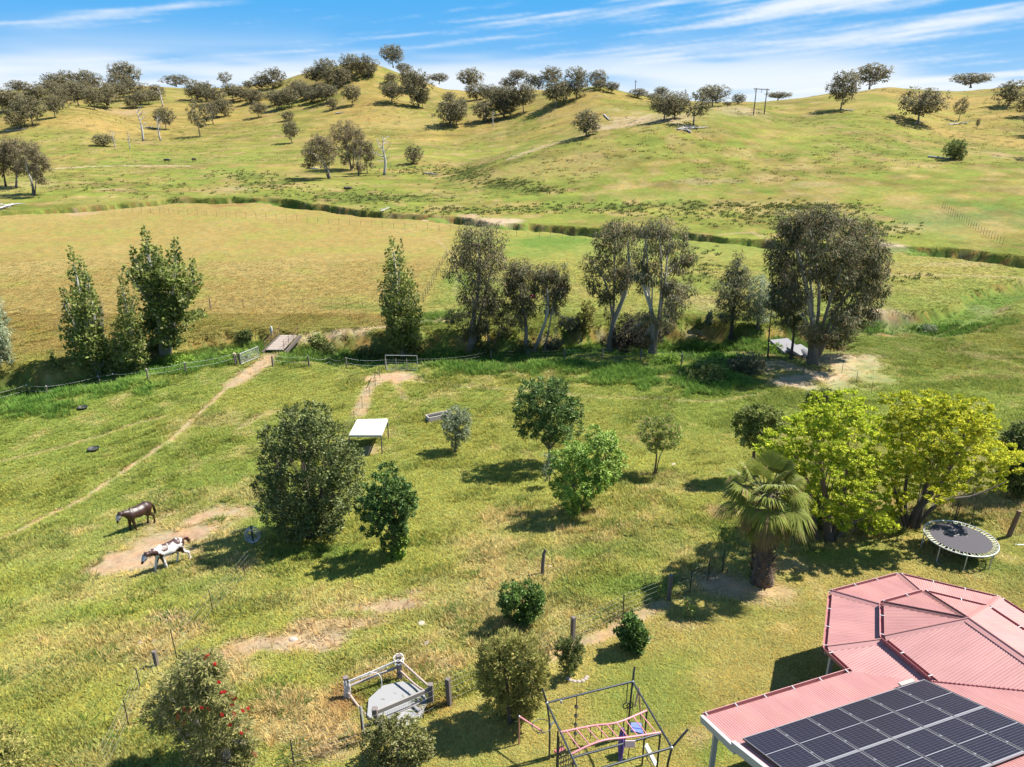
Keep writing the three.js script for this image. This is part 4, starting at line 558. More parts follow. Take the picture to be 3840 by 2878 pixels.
tree({ name: 'lime_tree', label: 'left of the two big yellow-green trees, behind the palm', seed: 53, x: 3112, y: 2032, r0: .2, bark: 'brown', leaf: 'lime', n: 42000, sub: 15, back: .45, o: LIME, l: { low: .2, split: .45, rise: .02, limb: .26, twig: 2 },
  blobs: [[3090, 1500, 50, 26], [3180, 1500, 50, 26], [3050, 1550, 54, 30], [3160, 1545, 60, 30], [3250, 1570, 54, 34], [2985, 1600, 52, 30], [3090, 1600, 60, 32], [3200, 1610, 60, 32], [3300, 1620, 46, 30], [2920, 1650, 56, 32], [3030, 1650, 60, 34], [3120, 1660, 56, 34], [3300, 1690, 50, 30], [2880, 1690, 40, 26], [2980, 1700, 56, 30], [3140, 1710, 56, 30], [3240, 1720, 46, 30], [3090, 1750, 56, 30], [3190, 1760, 56, 34], [3230, 1800, 50, 32], [3130, 1830, 56, 34], [3200, 1850, 60, 34], [3120, 1880, 44, 26], [3190, 1910, 56, 30], [3240, 1940, 50, 34], [3160, 1950, 46, 28], [3265, 1975, 34, 20], [3330, 1970, 34, 20], [2960, 1760, 50, 30], [3010, 1800, 56, 34], [3050, 1850, 50, 34], [2980, 1860, 40, 26], [3060, 1920, 46, 30], [3310, 1760, 46, 30], [3300, 1830, 46, 30], [3280, 1890, 44, 28], [3030, 1590, 56, 30], [2930, 1720, 46, 26]],
  stems: [[[3112, 2032], [3100, 1900], [3080, 1760], [3060, 1560]], [[3120, 2000], [3170, 1850], [3190, 1700], [3190, 1530]], [[3115, 2010], [3190, 1960], [3240, 1930]], [[3100, 1880], [3010, 1750], [2930, 1670]]] });
tree({ name: 'lime_tree', label: 'right of the two big yellow-green trees, nearest the trampoline', seed: 54, x: 3414, y: 1984, r0: .2, bark: 'dark', leaf: 'limeY', n: 42000, sub: 15, back: .45, o: LIME, l: { low: .16, split: .4, rise: .0, limb: .24, twig: 2 },
  blobs: [[3370, 1500, 56, 26], [3400, 1550, 50, 28], [3500, 1500, 56, 26], [3570, 1510, 50, 26], [3660, 1530, 48, 30], [3550, 1550, 56, 28], [3480, 1590, 56, 28], [3640, 1580, 56, 28], [3700, 1590, 40, 34], [3590, 1620, 56, 28], [3440, 1640, 50, 28], [3530, 1650, 54, 26], [3690, 1650, 56, 32], [3640, 1680, 40, 26], [3370, 1740, 50, 28], [3440, 1770, 56, 30], [3480, 1800, 44, 28], [3340, 1790, 44, 28], [3400, 1840, 46, 26], [3580, 1760, 46, 26], [3640, 1770, 46, 26], [3560, 1820, 46, 22], [3640, 1820, 40, 22], [3760, 1700, 60, 30], [3800, 1740, 48, 32], [3720, 1760, 44, 24], [3740, 1810, 36, 26], [3350, 1880, 30, 20], [3330, 1940, 26, 16], [3420, 1690, 50, 28], [3500, 1720, 50, 28], [3560, 1700, 50, 28], [3620, 1730, 40, 24], [3520, 1860, 40, 22], [3350, 1640, 50, 30], [3380, 1590, 46, 28]],
  stems: [[[3414, 1984], [3440, 1910], [3520, 1820], [3600, 1680], [3640, 1550]], [[3416, 1970], [3400, 1860], [3430, 1700], [3480, 1540]], [[3430, 1920], [3520, 1880], [3640, 1850], [3760, 1790]], [[3414, 1960], [3370, 1880], [3350, 1780]], [[3470, 1870], [3480, 1750], [3500, 1600]]] });
tree({ name: 'dark_shrub', label: 'large dark green shrub at the right edge behind the yellow-green tree', cat: 'shrub', seed: 55, x: 3810, y: 1860, r0: .12, bark: 'dark', leaf: 'dense', n: 9000, sub: 18, back: .5, o: { len: .18, wid: .11 }, l: { low: .2 }, blobs: [[3810, 1650, 46, 40], [3850, 1640, 50, 50], [3800, 1700, 40, 40], [3830, 1760, 60, 46], [3780, 1790, 40, 34], [3830, 1820, 50, 30], [3880, 1720, 60, 80]] });
tree({ name: 'dark_shrub', label: 'dark leafy understorey in the shade between palm and left yellow-green tree', cat: 'shrub', seed: 56, x: 2990, y: 1960, r0: .06, bark: 'dark', leaf: 'glossy', n: 4200, sub: 14, o: { len: .16, wid: .1 }, blobs: [[2980, 1900, 50, 36], [3030, 1920, 46, 30], [2960, 1930, 40, 26], [3330, 1930, 20, 20], [3060, 1880, 40, 40]] });

// --- garden shrubs
tree({ name: 'citrus_bush', label: 'rounded glossy green citrus bush just outside the garden fence', cat: 'shrub', seed: 61, x: 1960, y: 2345, r0: .06, bark: 'brown', leaf: 'bright', n: 9500, sub: 14, gloss: 1, back: .5, o: { len: .09, wid: .05, subR: .38, cols: [[.08, .16, .022], [.12, .21, .034], [.17, .27, .05], [.06, .12, .018]] }, l: { low: .2 }, blobs: [[1960, 2205, 36, 30], [1920, 2225, 40, 34], [2005, 2225, 34, 34], [1900, 2260, 36, 34], [1955, 2255, 46, 40], [2010, 2265, 36, 34], [1930, 2300, 40, 30], [1985, 2300, 36, 30], [1960, 2325, 34, 20], [2020, 2245, 20, 24]] });
tree({ name: 'camellia_bush', label: 'glossy dark camellia bush alone on the lawn inside the fence', cat: 'shrub', seed: 62, x: 2378, y: 2442, r0: .05, bark: 'dark', leaf: 'glossy', n: 3600, sub: 14, gloss: 1, back: .5, o: { len: .12, wid: .085, subR: .4, up: .3 }, l: { low: .2 }, blobs: [[2365, 2325, 24, 20], [2355, 2350, 28, 26], [2385, 2360, 30, 26], [2340, 2385, 22, 22], [2375, 2390, 36, 30], [2405, 2395, 26, 26], [2370, 2420, 36, 22], [2395, 2425, 28, 18], [2320, 2370, 12, 12]] });
tree({ name: 'sapling', label: 'knee-high pale green sapling at the edge of the palm shade', cat: 'plant', seed: 63, x: 2586, y: 2318, r0: .02, bark: 'brown', leaf: 'rose', n: 480, sub: 8, o: { len: .09, wid: .05 }, blobs: [[2580, 2255, 13, 13], [2586, 2278, 17, 14], [2578, 2296, 14, 12], [2594, 2292, 12, 12]], stems: [[[2586, 2318], [2584, 2285], [2580, 2255]]] });
tree({ name: 'oleander_bush', label: 'upright narrow-leaved bush ringed by stones beside the big olive-green shrub', cat: 'shrub', seed: 64, x: 2144, y: 2540, r0: .03, bark: 'brown', leaf: 'dense', n: 2600, sub: 12, o: { len: .13, wid: .035, up: .7, subR: .42 }, l: { low: .1, limb: .5 }, blobs: [[2115, 2420, 22, 22], [2155, 2420, 24, 24], [2105, 2450, 22, 22], [2140, 2455, 26, 26], [2170, 2455, 18, 26], [2120, 2485, 22, 22], [2155, 2490, 22, 22], [2140, 2515, 18, 18]], stems: [[[2140, 2540], [2125, 2470], [2112, 2420]], [[2146, 2540], [2155, 2470], [2160, 2420]]] });
tree({ name: 'olive_shrub', label: 'largest olive-green feathery shrub, beside the climbing frame', cat: 'shrub', seed: 65, x: 1915, y: 2712, r0: .09, bark: 'dark', leaf: 'olive', n: 22000, sub: 20, back: .6, o: { len: .14, wid: .035, up: .6, subR: .36, shell: .65 }, l: { low: .05, split: .5, limb: .4 }, blobs: [[1900, 2420, 56, 36], [1960, 2430, 56, 40], [1850, 2450, 46, 44], [1830, 2510, 36, 44], [1890, 2490, 60, 50], [1970, 2500, 60, 50], [2020, 2490, 36, 44], [1840, 2570, 40, 40], [1900, 2570, 60, 50], [1980, 2570, 60, 46], [2030, 2555, 28, 34], [1860, 2630, 46, 36], [1930, 2640, 60, 40], [1990, 2630, 40, 34], [1920, 2680, 50, 30], [1960, 2680, 34, 20]], stems: [[[1915, 2712], [1905, 2600], [1880, 2450]], [[1925, 2712], [1950, 2600], [1980, 2450]]] });
tree({ name: 'round_shrub', label: 'rounded dull green shrub in front of the railed tank pen', cat: 'shrub', seed: 66, x: 1490, y: 2880, r0: .05, bark: 'brown', leaf: 'olive', n: 11000, sub: 20, gloss: 1, back: .5, o: { len: .085, wid: .045, up: .3, subR: .3, shell: .66, cols: [[.2, .21, .055], [.26, .26, .08], [.14, .155, .04], [.36, .34, .15]] }, blobs: [[1470, 2720, 46, 30], [1420, 2740, 40, 34], [1530, 2735, 46, 34], [1390, 2780, 34, 36], [1450, 2780, 56, 44], [1530, 2785, 54, 42], [1590, 2790, 36, 36], [1410, 2830, 46, 40], [1490, 2840, 60, 44], [1570, 2830, 50, 36], [1480, 2870, 70, 26]] });
const BB = { len: .13, wid: .035, up: .1, hang: .25, subR: .36, shell: .6 };
tree({ name: 'bottlebrush_bush', label: 'straggly bottlebrush with red flower spikes in the lower left', cat: 'shrub', seed: 67, x: 770, y: 2895, r0: .1, bark: 'grey', leaf: 'olive', n: 22000, sub: 20, back: .5, o: { ...BB, cols: [[.29, .29, .09], [.36, .34, .12], [.22, .23, .07], [.45, .4, .18], [.15, .16, .05]] }, l: { low: .12, split: .5, limb: .4, twig: 1 },
  blobs: [[720, 2470, 40, 28], [780, 2480, 42, 30], [690, 2510, 46, 34], [760, 2520, 56, 36], [815, 2520, 30, 34], [650, 2560, 46, 38], [710, 2570, 50, 40], [770, 2580, 54, 40], [600, 2640, 46, 34], [660, 2640, 50, 40], [740, 2640, 60, 44], [820, 2620, 46, 40], [570, 2680, 34, 30], [620, 2700, 46, 34], [700, 2710, 56, 40], [780, 2700, 60, 44], [860, 2690, 44, 40], [900, 2720, 36, 34], [720, 2770, 50, 38], [800, 2770, 60, 44], [870, 2770, 50, 40], [930, 2780, 34, 34], [760, 2840, 60, 40], [840, 2840, 60, 40], [910, 2840, 46, 34]],
  stems: [[[775, 2895], [745, 2760], [720, 2600], [730, 2490]], [[760, 2895], [690, 2790], [600, 2690]], [[790, 2895], [830, 2780], [880, 2700]]],
  extra(t, P, p, r) {
    const spots = [[735, 2440], [775, 2462], [768, 2465], [805, 2492], [830, 2600], [842, 2596], [870, 2612], [880, 2622], [870, 2645], [876, 2675], [875, 2690], [910, 2668], [930, 2658], [905, 2750], [925, 2740], [665, 2690], [690, 2712], [755, 2655], [712, 2668], [780, 2660], [958, 2832], [950, 2826], [862, 2720], [832, 2682], [690, 2660], [820, 2560]];
    for (const [x, y] of spots) { const b = new GB(), c = V(0, CAMH, 0).addScaledVector(rayDir(x, y), (p.z + pxm(p, 125 + r() * 40)) / rayDir(x, y).z).sub(p), ax = V(r() - .5, r() - .3, r() - .5).normalize(), L = .13; for (let i = 0; i < 70; i++) { const s = c.clone().addScaledVector(ax, (r() - .5) * L), d = V(r() - .5, r() - .5, r() - .5); d.addScaledVector(ax, -d.dot(ax)).normalize(); b.leaf(s.x, s.y, s.z, d.x, d.y, d.z, ax.x, ax.y, ax.z, .045, .014, [.55 * (.8 + .4 * r()), .035, .03]); } mesh('flower_spike', b.geo(), leafMat, t); }
    const b = new GB(); for (const [x0, y0, x1, y1] of [[720, 2720, 735, 2690], [860, 2740, 850, 2860], [865, 2740, 875, 2850], [870, 2730, 930, 2740], [650, 2580, 660, 2560], [640, 2590, 640, 2570], [700, 2650, 690, 2620]]) for (let i = 0; i < 7; i++) { b.tube(bend(P(x0 + r() * 8, y0, pxm(p, 50)), P(x1 + (r() - .5) * 40, y1 + (r() - .5) * 30, pxm(p, 55 + r() * 10)), .05, 3, r, .12), [.007, .006, .004, .002], 4, [.33, .3, .29], false); }
    mesh('dead_twigs', b.geo(), barkMat, t).userData.kind = 'stuff';
  } });
tree({ name: 'corner_shrub', label: 'olive-green shrub cut off by the lower left corner', cat: 'shrub', seed: 68, x: 20, y: 2930, r0: .07, bark: 'dark', leaf: 'olive', n: 7000, sub: 20, o: { len: .09, wid: .05, subR: .36 }, blobs: [[10, 2770, 60, 40], [-40, 2790, 60, 60], [60, 2810, 50, 40], [10, 2840, 80, 50], [90, 2860, 44, 36], [-40, 2880, 90, 60]] });

// --- fan palm
{
  const x = 2858, y = 2186, p = at(x, y), r = rng(77), t = thing('fan_palm', 'tall fan palm with shaggy trunk at the corner of the lawn', 'palm tree', p);
  const H = riseTo(p, 1838), tb = new GB(), sk = new GB();
  const axis = (k) => V(-.3 * k, H * k - .1, 0);
  tb.tube([0, .12, .3, .5, .7, .85, 1].map(axis), [.5, .4, .34, .31, .31, .33, .25], 12, [.16, .115, .085]);
  mesh('trunk', tb.geo(), barkMat, t);
  for (let i = 0; i < 420; i++) { const k = .02 + .95 * i / 420, a = i * 2.4 + r() * .4, c = axis(k), R = .33 + .14 * Math.max(0, .3 - k); const o = V(Math.cos(a), 0, Math.sin(a)); const s = c.clone().addScaledVector(o, R * .9), L = .22 + .22 * r(), f = k < .45 ? 1 : .6; const cc = r() < .25 ? [.42, .31, .24] : [.17 + .1 * r(), .12 + .06 * r(), .085]; sk.leaf(s.x, s.y, s.z, o.x * .75 * f, .75, o.z * .75 * f, o.x, -.5, o.z, L, .12, cc); }
  mesh('frond_stubs', sk.geo(), barkMat, t);
  const top = axis(1);
  function frond(a, el, L, R, dead) {
    const b = new GB(), d = V(Math.cos(a) * Math.cos(el), Math.sin(el), Math.sin(a) * Math.cos(el)), side = V(-Math.sin(a), 0, Math.cos(a)), up = V(0, 0, 0).crossVectors(side, d).multiplyScalar(-1); if (up.y < 0 && el > -.9) up.negate();
    const st = top.clone().addScaledVector(V(Math.cos(a), 0, Math.sin(a)), .15), pe = st.clone().addScaledVector(d, L); pe.y -= .12 * L * L;
    const mid = st.clone().lerp(pe, .5); mid.y += .06;
    const pc = dead ? [.3, .22, .11] : [.24, .27, .10]; b.tube([st, mid, pe], [.035, .028, .02], 5, pc);
    const n = 44;
    for (let i = 0; i < n; i++) {
      const q = (i / (n - 1) - .5) * 2, an = q * 1.75, rr = R * (1 - .28 * q * q) * (.92 + .16 * r()), g = d.clone().multiplyScalar(Math.cos(an)).addScaledVector(side, Math.sin(an)).addScaledVector(up, -.12 * q * q);
      const w = R * .034, px = V(0, 0, 0).crossVectors(g, up).normalize(), fold = up.clone().multiplyScalar((i % 2 ? 1 : -1) * .012);
      const t0 = .7 + .6 * r(), c = dead || r() < .06 ? [.33 * t0, .25 * t0, .12 * t0] : [.22 * t0, .26 * t0, .05 * t0];
      const A = pe.clone(), B = pe.clone().addScaledVector(g, rr * .6).addScaledVector(fold, 1); B.y -= .04 * rr;
      const E = pe.clone().addScaledVector(g, rr); E.y -= (.3 + .35 * r()) * rr * (dead ? 1.6 : .8) * (.4 + Math.abs(Math.cos(el)));
      const ia = b.v(A.x, A.y, A.z, c), i1 = b.v(B.x + px.x * w, B.y + px.y * w, B.z + px.z * w, c), i2 = b.v(B.x - px.x * w, B.y - px.y * w, B.z - px.z * w, c), ie = b.v(E.x, E.y, E.z, [c[0] * 1.25, c[1] * 1.15, c[2]]);
      b.i.push(ia, i1, i2, i1, ie, i2);
    }
    mesh(dead ? 'dead_frond' : 'frond', b.geo(), leafMat, t);
  }
  for (let i = 0; i < 30; i++) { const k = i / 30, a = i * 2.399, el = 1.42 - 2.1 * Math.pow(k, .95) + (r() - .5) * .45; frond(a + (r() - .5) * .5, el, .8 + .5 * r(), .74 + .28 * r(), false); }
  for (let i = 0; i < 18; i++) frond(i * 2.399 + .7, -1.0 - .4 * r(), .8 + .5 * r(), .75, i % 2 > 0);
}

// ---------- gums on the hills: a few grown shapes, each tree a copy with its own size and turn ----------
const hillKinds = [];
{
  for (let k = 0; k < 9; k++) {
    const r = rng(300 + k * 17), lb = new GB(), tb = new GB(), blobs = [];
    const sparse = k >= 7, lowc = k % 3 === 0, n = sparse ? 10 : 15 + (k % 3) * 2;
    for (let i = 0; i < n; i++) {
      const a = i * 2.4 + r(), q = 1 - 2 * (i + .5) / n, hz = Math.sqrt(1 - q * q), cy = lowc ? .56 : .62, ry = lowc ? .33 : .27, d = .75 + .3 * r();
      const s = (.14 + .07 * r()) * (sparse ? .7 : 1);
      blobs.push({ c: V(Math.cos(a) * hz * .34 * d, Math.min(.92, cy + q * ry * (.85 + .3 * r())), Math.sin(a) * hz * .34 * d), r: V(s * 1.1, s * .85, s * 1.1), sub: 9 });
    }
    const cols = LEAF.hill.map((c) => [c[0] * .94, c[1] * 1.02, c[2] * .95]);
    const cen = leaves(lb, r, blobs, sparse ? 1500 : 3000, { len: .057, wid: .03, hang: .4, up: 0, subR: .4, shell: .55, cols });
    const lean = (r() - .5) * .12, tr = [V(0, -.03, 0), V(lean * .4, .16, 0), V(lean, .34, (r() - .5) * .06), V(lean * 1.2, .56, (r() - .5) * .1)];
    limbs(tb, r, new THREE.CatmullRomCurve3(tr).getPoints(6), .021 + .007 * r(), blobs, cen, k % 2 ? 'grey' : sparse ? 'white' : 'grey', { low: .35, split: .62, limb: .4, twig: 4 });
    hillKinds.push([lb.geo(), tb.geo()]);
  }
}
function hillTree(kind, x, y, top, w, label, group, name = 'gum_tree') {
  const p = at(x, y), H = riseTo(p, top), W = pxm(p, w) / .92 * 1.14, r = rng(Math.round(x * 7 + y * 13)), t = thing(name, label, 'tree', p, r() * 6.28, group);
  t.scale.set(W, H, W);
  mesh('trunk', hillKinds[kind][1], barkMat, t); mesh('crown', hillKinds[kind][0], leafMat, t);
  return t;
}
function deadTree(x, y, top, w, label, seed, name = 'dead_tree') {
  const p = at(x, y), H = riseTo(p, top), W = pxm(p, w), r = rng(seed), b = new GB(), t = thing(name, label, 'dead tree', p), bb = new GB();
  const tr = [V(0, -.2, 0), V((r() - .5) * W * .2, H * .35, 0), V((r() - .5) * W * .3, H * .7, 0), V((r() - .5) * W * .4, H, 0)], pts = new THREE.CatmullRomCurve3(tr).getPoints(9);
  b.tube(pts, pts.map((q, i) => H * .034 * (1.2 - i / 9)), 6, [[.2, .17, .15], [.4, .37, .34], [.48, .45, .41]]);
  for (let i = 0; i < 13; i++) { const s = pts[3 + i % 6], a = r() * 6.28, L = W * (.25 + .4 * r()), e = V(s.x + Math.cos(a) * L, s.y + H * (.05 + .22 * r()), s.z + Math.sin(a) * L), q = bend(s, e, -.04 * H, 4, r, .3); bb.tube(q, q.map((_, k) => H * .013 * (1 - k * .22)), 4, [.45, .42, .38], false); for (let j = 0; j < 2; j++) { const f = q[2 + j]; bb.bar(f, V(f.x + (r() - .5) * L * .7, f.y + H * .08 * r(), f.z + (r() - .5) * L * .7), H * .006, 4, [.45, .42, .38], H * .002); } }
  mesh('trunk', b.geo(), barkMat, t); mesh('branches', bb.geo(), barkMat, t);
  return t;
}
{
  const ORD = ['first', 'second', 'third', 'fourth', 'fifth', 'sixth', 'seventh', 'eighth', 'ninth', 'tenth', 'eleventh', 'twelfth', 'thirteenth', 'fourteenth', 'fifteenth', 'sixteenth', 'seventeenth', 'eighteenth', 'nineteenth', 'twentieth', 'twenty-first', 'twenty-second', 'twenty-third', 'twenty-fourth'];
  // cluster: [phrase, group, crop offset x, y, trees in crop units (x, foot, top, width)] ; crop scale 0.4523
  const K = 0.4523, CL = [
    ['among trunks on the lower edge of the far left wood', 'gums of the far left hill wood', 0, 100, [[150, 850, 660, 170], [270, 820, 570, 210], [455, 755, 560, 130], [520, 685, 500, 150], [650, 655, 450, 190], [780, 690, 500, 150], [890, 680, 470, 180], [1090, 680, 560, 110], [1170, 670, 540, 120], [1235, 645, 520, 130], [1310, 605, 480, 140]]],
    ['in the dense back rows of the far left wood', 'gums of the far left hill wood', 0, 100, [[20, 720, 510, 220], [60, 640, 560, 170], [105, 700, 520, 180], [250, 640, 520, 170], [320, 640, 480, 150], [420, 610, 440, 160], [570, 600, 470, 150], [690, 600, 440, 150], [960, 620, 460, 180], [1120, 580, 440, 180], [1000, 560, 385, 180]]],
    ['along the skyline of the far left wood', 'gums of the far left hill wood', 0, 100, [[160, 560, 445, 160], [470, 545, 385, 180], [600, 530, 362, 170], [750, 560, 357, 180], [1050, 520, 288, 210]]],
    ['in the grove below the skyline left of the summit', 'gums of the grove left of the summit', 0, 100, [[1640, 610, 450, 200], [1710, 620, 460, 150], [1780, 650, 500, 160], [1800, 755, 620, 130], [1870, 745, 590, 140], [1930, 610, 470, 150], [2000, 620, 490, 140], [2090, 640, 520, 130]]],
    ['in the belt of trees climbing toward the summit', 'gums of the belt below the summit', 900, 100, [[155, 755, 620, 130], [140, 620, 520, 130], [285, 655, 520, 130], [325, 688, 540, 120], [410, 672, 500, 150], [480, 590, 440, 160], [540, 605, 470, 150], [600, 632, 520, 130], [680, 615, 520, 120], [720, 632, 470, 160], [770, 690, 585, 80], [930, 655, 475, 140]]],
    ['along the skyline left of the summit belt', 'gums on the skyline left of the summit', 900, 100, [[75, 525, 445, 90], [180, 522, 405, 140], [275, 512, 345, 190]]],
    ['on the steep left shoulder of the summit', 'gums on the left shoulder of the summit', 900, 100, [[630, 490, 330, 170], [725, 475, 260, 170], [800, 518, 320, 170], [870, 480, 340, 120], [920, 430, 225, 170], [995, 390, 290, 90], [1065, 420, 235, 140], [1095, 400, 310, 90]]],
    ['in the clump on the right side of the summit hill', 'gums on the right side of the summit hill', 900, 100, [[1265, 480, 380, 120], [1258, 635, 455, 190], [1360, 400, 300, 120], [1400, 545, 350, 140], [1440, 540, 370, 180], [1480, 670, 375, 200], [1512, 672, 520, 90]]],
    ['in the shady grove in the hollow right of the summit', 'gums of the hollow grove', 900, 100, [[1740, 650, 540, 110], [1745, 828, 590, 220], [1795, 815, 620, 150], [1840, 765, 580, 90], [1960, 610, 470, 170], [2035, 790, 590, 190], [2075, 640, 480, 160], [2190, 755, 500, 170]]],
    ['along the upper edge of the grove on the middle hill', 'gums on the middle hill', 1800, 150, [[180, 560, 385, 150], [240, 420, 310, 140], [310, 350, 245, 150], [420, 385, 280, 90], [485, 412, 290, 100], [590, 395, 220, 150], [690, 505, 340, 130], [965, 395, 245, 140], [1000, 415, 330, 130], [1090, 440, 345, 120]]],
    ['along the lower edge of the grove on the middle hill', 'gums on the middle hill', 1800, 150, [[200, 648, 385, 180], [275, 588, 400, 150], [360, 602, 350, 180], [630, 560, 320, 200]]],
    ['peeping over the saddle between the middle and right hills', 'gums behind the saddle', 1800, 150, [[1305, 480, 400, 150], [1430, 500, 440, 110], [1500, 480, 385, 110], [2050, 545, 510, 70], [2140, 535, 445, 110]]],
  ];
  let kk = 0;
  for (const [phrase, group, ox, oy, list] of CL) {
    list.sort((a, b) => a[0] - b[0]);
    list.forEach(([x, y, top, w], i) => { const h = y - top; hillTree(kk++ % 7, ox + x * K, oy + y * K, oy + top * K, w * K, `${ORD[i]} gum from the left ${phrase}`, group); });
  }
  const solo = (kind, ox, oy, x, y, top, w, label, name) => hillTree(kind, ox + x * K, oy + y * K, oy + top * K, w * K, label, undefined, name);
  solo(3, 0, 100, 1460, 497, 395, 190, 'broad gum alone on the skyline right of the far left wood');
  solo(8, 0, 100, 1875, 500, 370, 120, 'open wispy gum alone on the skyline above the grove left of the summit');
  solo(7, 0, 100, 1660, 915, 610, 190, 'pale-trunked tall gum standing forward of the grove left of the summit');
  solo(8, 0, 100, 1765, 810, 600, 120, 'white-trunked slender gum beside the tall pale-trunked one');
  solo(1, 0, 100, 1375, 855, 665, 140, 'mid-sized dark gum behind two dead trees on the left slope');
  solo(6, 0, 100, 860, 992, 890, 140, 'small bushy gum beside two dead stumps on the left flat', 'gum_tree');
  solo(0, 900, 100, 395, 782, 700, 100, 'small gum uphill of the lone gum below the belt');
  solo(4, 900, 100, 430, 966, 775, 118, 'lone oval gum with a clear trunk on the open left slope');
  solo(5, 900, 100, 1270, 335, 145, 180, 'tall umbrella gum alone at the very top of the summit');
  solo(2, 900, 100, 1650, 475, 385, 150, 'low gum on the skyline between the summit and the hollow grove');
  solo(1, 900, 100, 1915, 535, 345, 185, 'tall open gum on the skyline above the hollow grove');
  solo(0, 900, 100, 1440, 1136, 985, 145, 'small lone round gum on the flat right of the dead-branched clump');
  solo(3, 1800, 150, 800, 486, 220, 190, 'round-headed gum on the bare right end of the middle hill');
  solo(6, 1800, 150, 880, 796, 580, 235, 'wide dark lone gum halfway down the long spur');
  solo(2, 1800, 150, 1525, 672, 440, 240, 'left gum of the close pair at the head of the long spur');
  solo(6, 1800, 150, 1610, 650, 430, 200, 'gum filling the middle of the clump at the head of the long spur');
  solo(5, 1800, 150, 1930, 552, 370, 235, 'broad dark gum just behind the clump at the head of the spur');
  solo(7, 1800, 150, 1770, 705, 418, 250, 'bare-limbed grey gum above tangled roots at the head of the spur');
  solo(2, 2840, 150, 170, 500, 430, 190, 'low gums showing over the skyline right of the power pole');
  solo(4, 2840, 150, 690, 582, 258, 215, 'tall narrow gum on the left crest of the right hill');
  solo(5, 2840, 150, 930, 404, 192, 270, 'spreading gum on the skyline crest of the right hill');
  solo(1, 2840, 150, 1335, 692, 398, 340, 'wide gum in the hollow of the right hill, above its own shadow');
  solo(7, 2840, 150, 1670, 668, 470, 110, 'small gum with a split pale trunk on the right hill');
  solo(2, 2840, 150, 1770, 395, 272, 270, 'flat-topped gum on the skyline toward the right edge');
  solo(3, 2840, 150, 2085, 546, 335, 215, 'umbrella gum on the upper right slope near the frame edge');
  solo(6, 2840, 150, 2240, 640, 430, 190, 'gum cut by the right edge on the upper right slope');
  solo(0, 2840, 150, 2330, 800, 560, 230, 'gum just outside the right edge, known by its shadow on the slope');
  solo(1, 2840, 150, 2360, 985, 760, 240, 'lower gum just outside the right edge, known by its round shadow');
  solo(0, 2840, 150, 1825, 722, 650, 30, 'tiny thin bush below the gum with the split trunk', 'small_bush');
  // green shrub of the right slope
  tree({ name: 'green_tree', label: 'dark green rounded tree by a fallen log on the lower right slope', seed: 401, pos: at(2840 + 1640 * K, 150 + 990 * K), x: 2840 + 1640 * K, y: 150 + 990 * K, r0: .12, bark: 'dark', leaf: 'dense', n: 3500, sub: 12, back: .5, o: { len: .4, wid: .22 }, blobs: [[1590, 890, 34, 30], [1640, 870, 40, 36], [1690, 870, 38, 38], [1580, 930, 40, 28], [1640, 930, 46, 36], [1695, 930, 38, 36], [1660, 965, 50, 22]].map(([x, y, a, b]) => [2840 + x * K, 150 + y * K, a * K, b * K]) });
  // left foreground clump and centre clump: nearer, grown one by one
  const own = (seed, ox, oy, x, y, label, r0, bark, n, bl, st, leaf = 'hill') => tree({ name: 'gum_tree', label, seed, x: ox + x * K, y: oy + y * K, r0, bark, leaf, n, sub: 12, back: .5, o: { len: .5, wid: .16, hang: .5, up: 0, subR: .42, shell: .5 }, l: { low: .3, split: .6, limb: .34, twig: 2 }, blobs: bl.map(([a, b, c, d]) => [ox + a * K, oy + b * K, c * K, d * K]), stems: st.map((s) => s.map(([a, b]) => [ox + a * K, oy + b * K])) });
  own(411, 0, 100, 275, 1398, 'front gum with white trunk foot in the clump at the left edge', .34, 'white', 6500, [[240, 990, 60, 40], [200, 1060, 70, 50], [280, 1050, 60, 50], [330, 1090, 50, 50], [240, 1130, 80, 50], [320, 1150, 60, 50], [200, 1170, 60, 40], [380, 1120, 34, 40], [290, 1210, 60, 40], [260, 1010, 40, 40], [350, 1280, 50, 26], [420, 1180, 16, 24], [320, 1250, 40, 30]], [[[275, 1398], [262, 1290], [220, 1180], [210, 1050]], [[268, 1330], [300, 1220], [320, 1080]]]);
  own(412, 0, 100, 130, 1335, 'middle gum of the clump at the left edge', .34, 'grey', 5500, [[130, 960, 70, 40], [100, 1020, 70, 50], [170, 1010, 60, 50], [60, 1080, 70, 50], [140, 1090, 80, 60], [110, 1160, 70, 50], [170, 1180, 50, 40]], [[[130, 1335], [135, 1230], [130, 1000]]]);
  own(413, 0, 100, 45, 1325, 'left gum of the clump, its crown cut by the left edge', .3, 'dark', 5200, [[40, 960, 60, 40], [0, 1010, 60, 50], [70, 1010, 50, 40], [-40, 1070, 70, 60], [30, 1100, 60, 50], [-20, 1150, 60, 50], [20, 1190, 50, 40]], [[[45, 1325], [30, 1220], [20, 1000]]]);
  own(421, 900, 100, 742, 1262, 'left gum with pale crooked limbs in the clump with the dead tree', .36, 'white', 8000, [[640, 930, 60, 34], [700, 950, 60, 40], [590, 990, 60, 40], [660, 1010, 70, 46], [740, 1000, 60, 46], [560, 1040, 50, 34], [620, 1080, 60, 36], [720, 1070, 60, 40], [770, 1040, 40, 40], [580, 1100, 50, 26], [690, 1130, 50, 30], [560, 1150, 50, 16], [740, 1110, 40, 30]], [[[742, 1262], [720, 1170], [640, 1070], [560, 1040]], [[730, 1210], [735, 1090], [715, 960]], [[725, 1190], [670, 1060], [640, 960]]]);
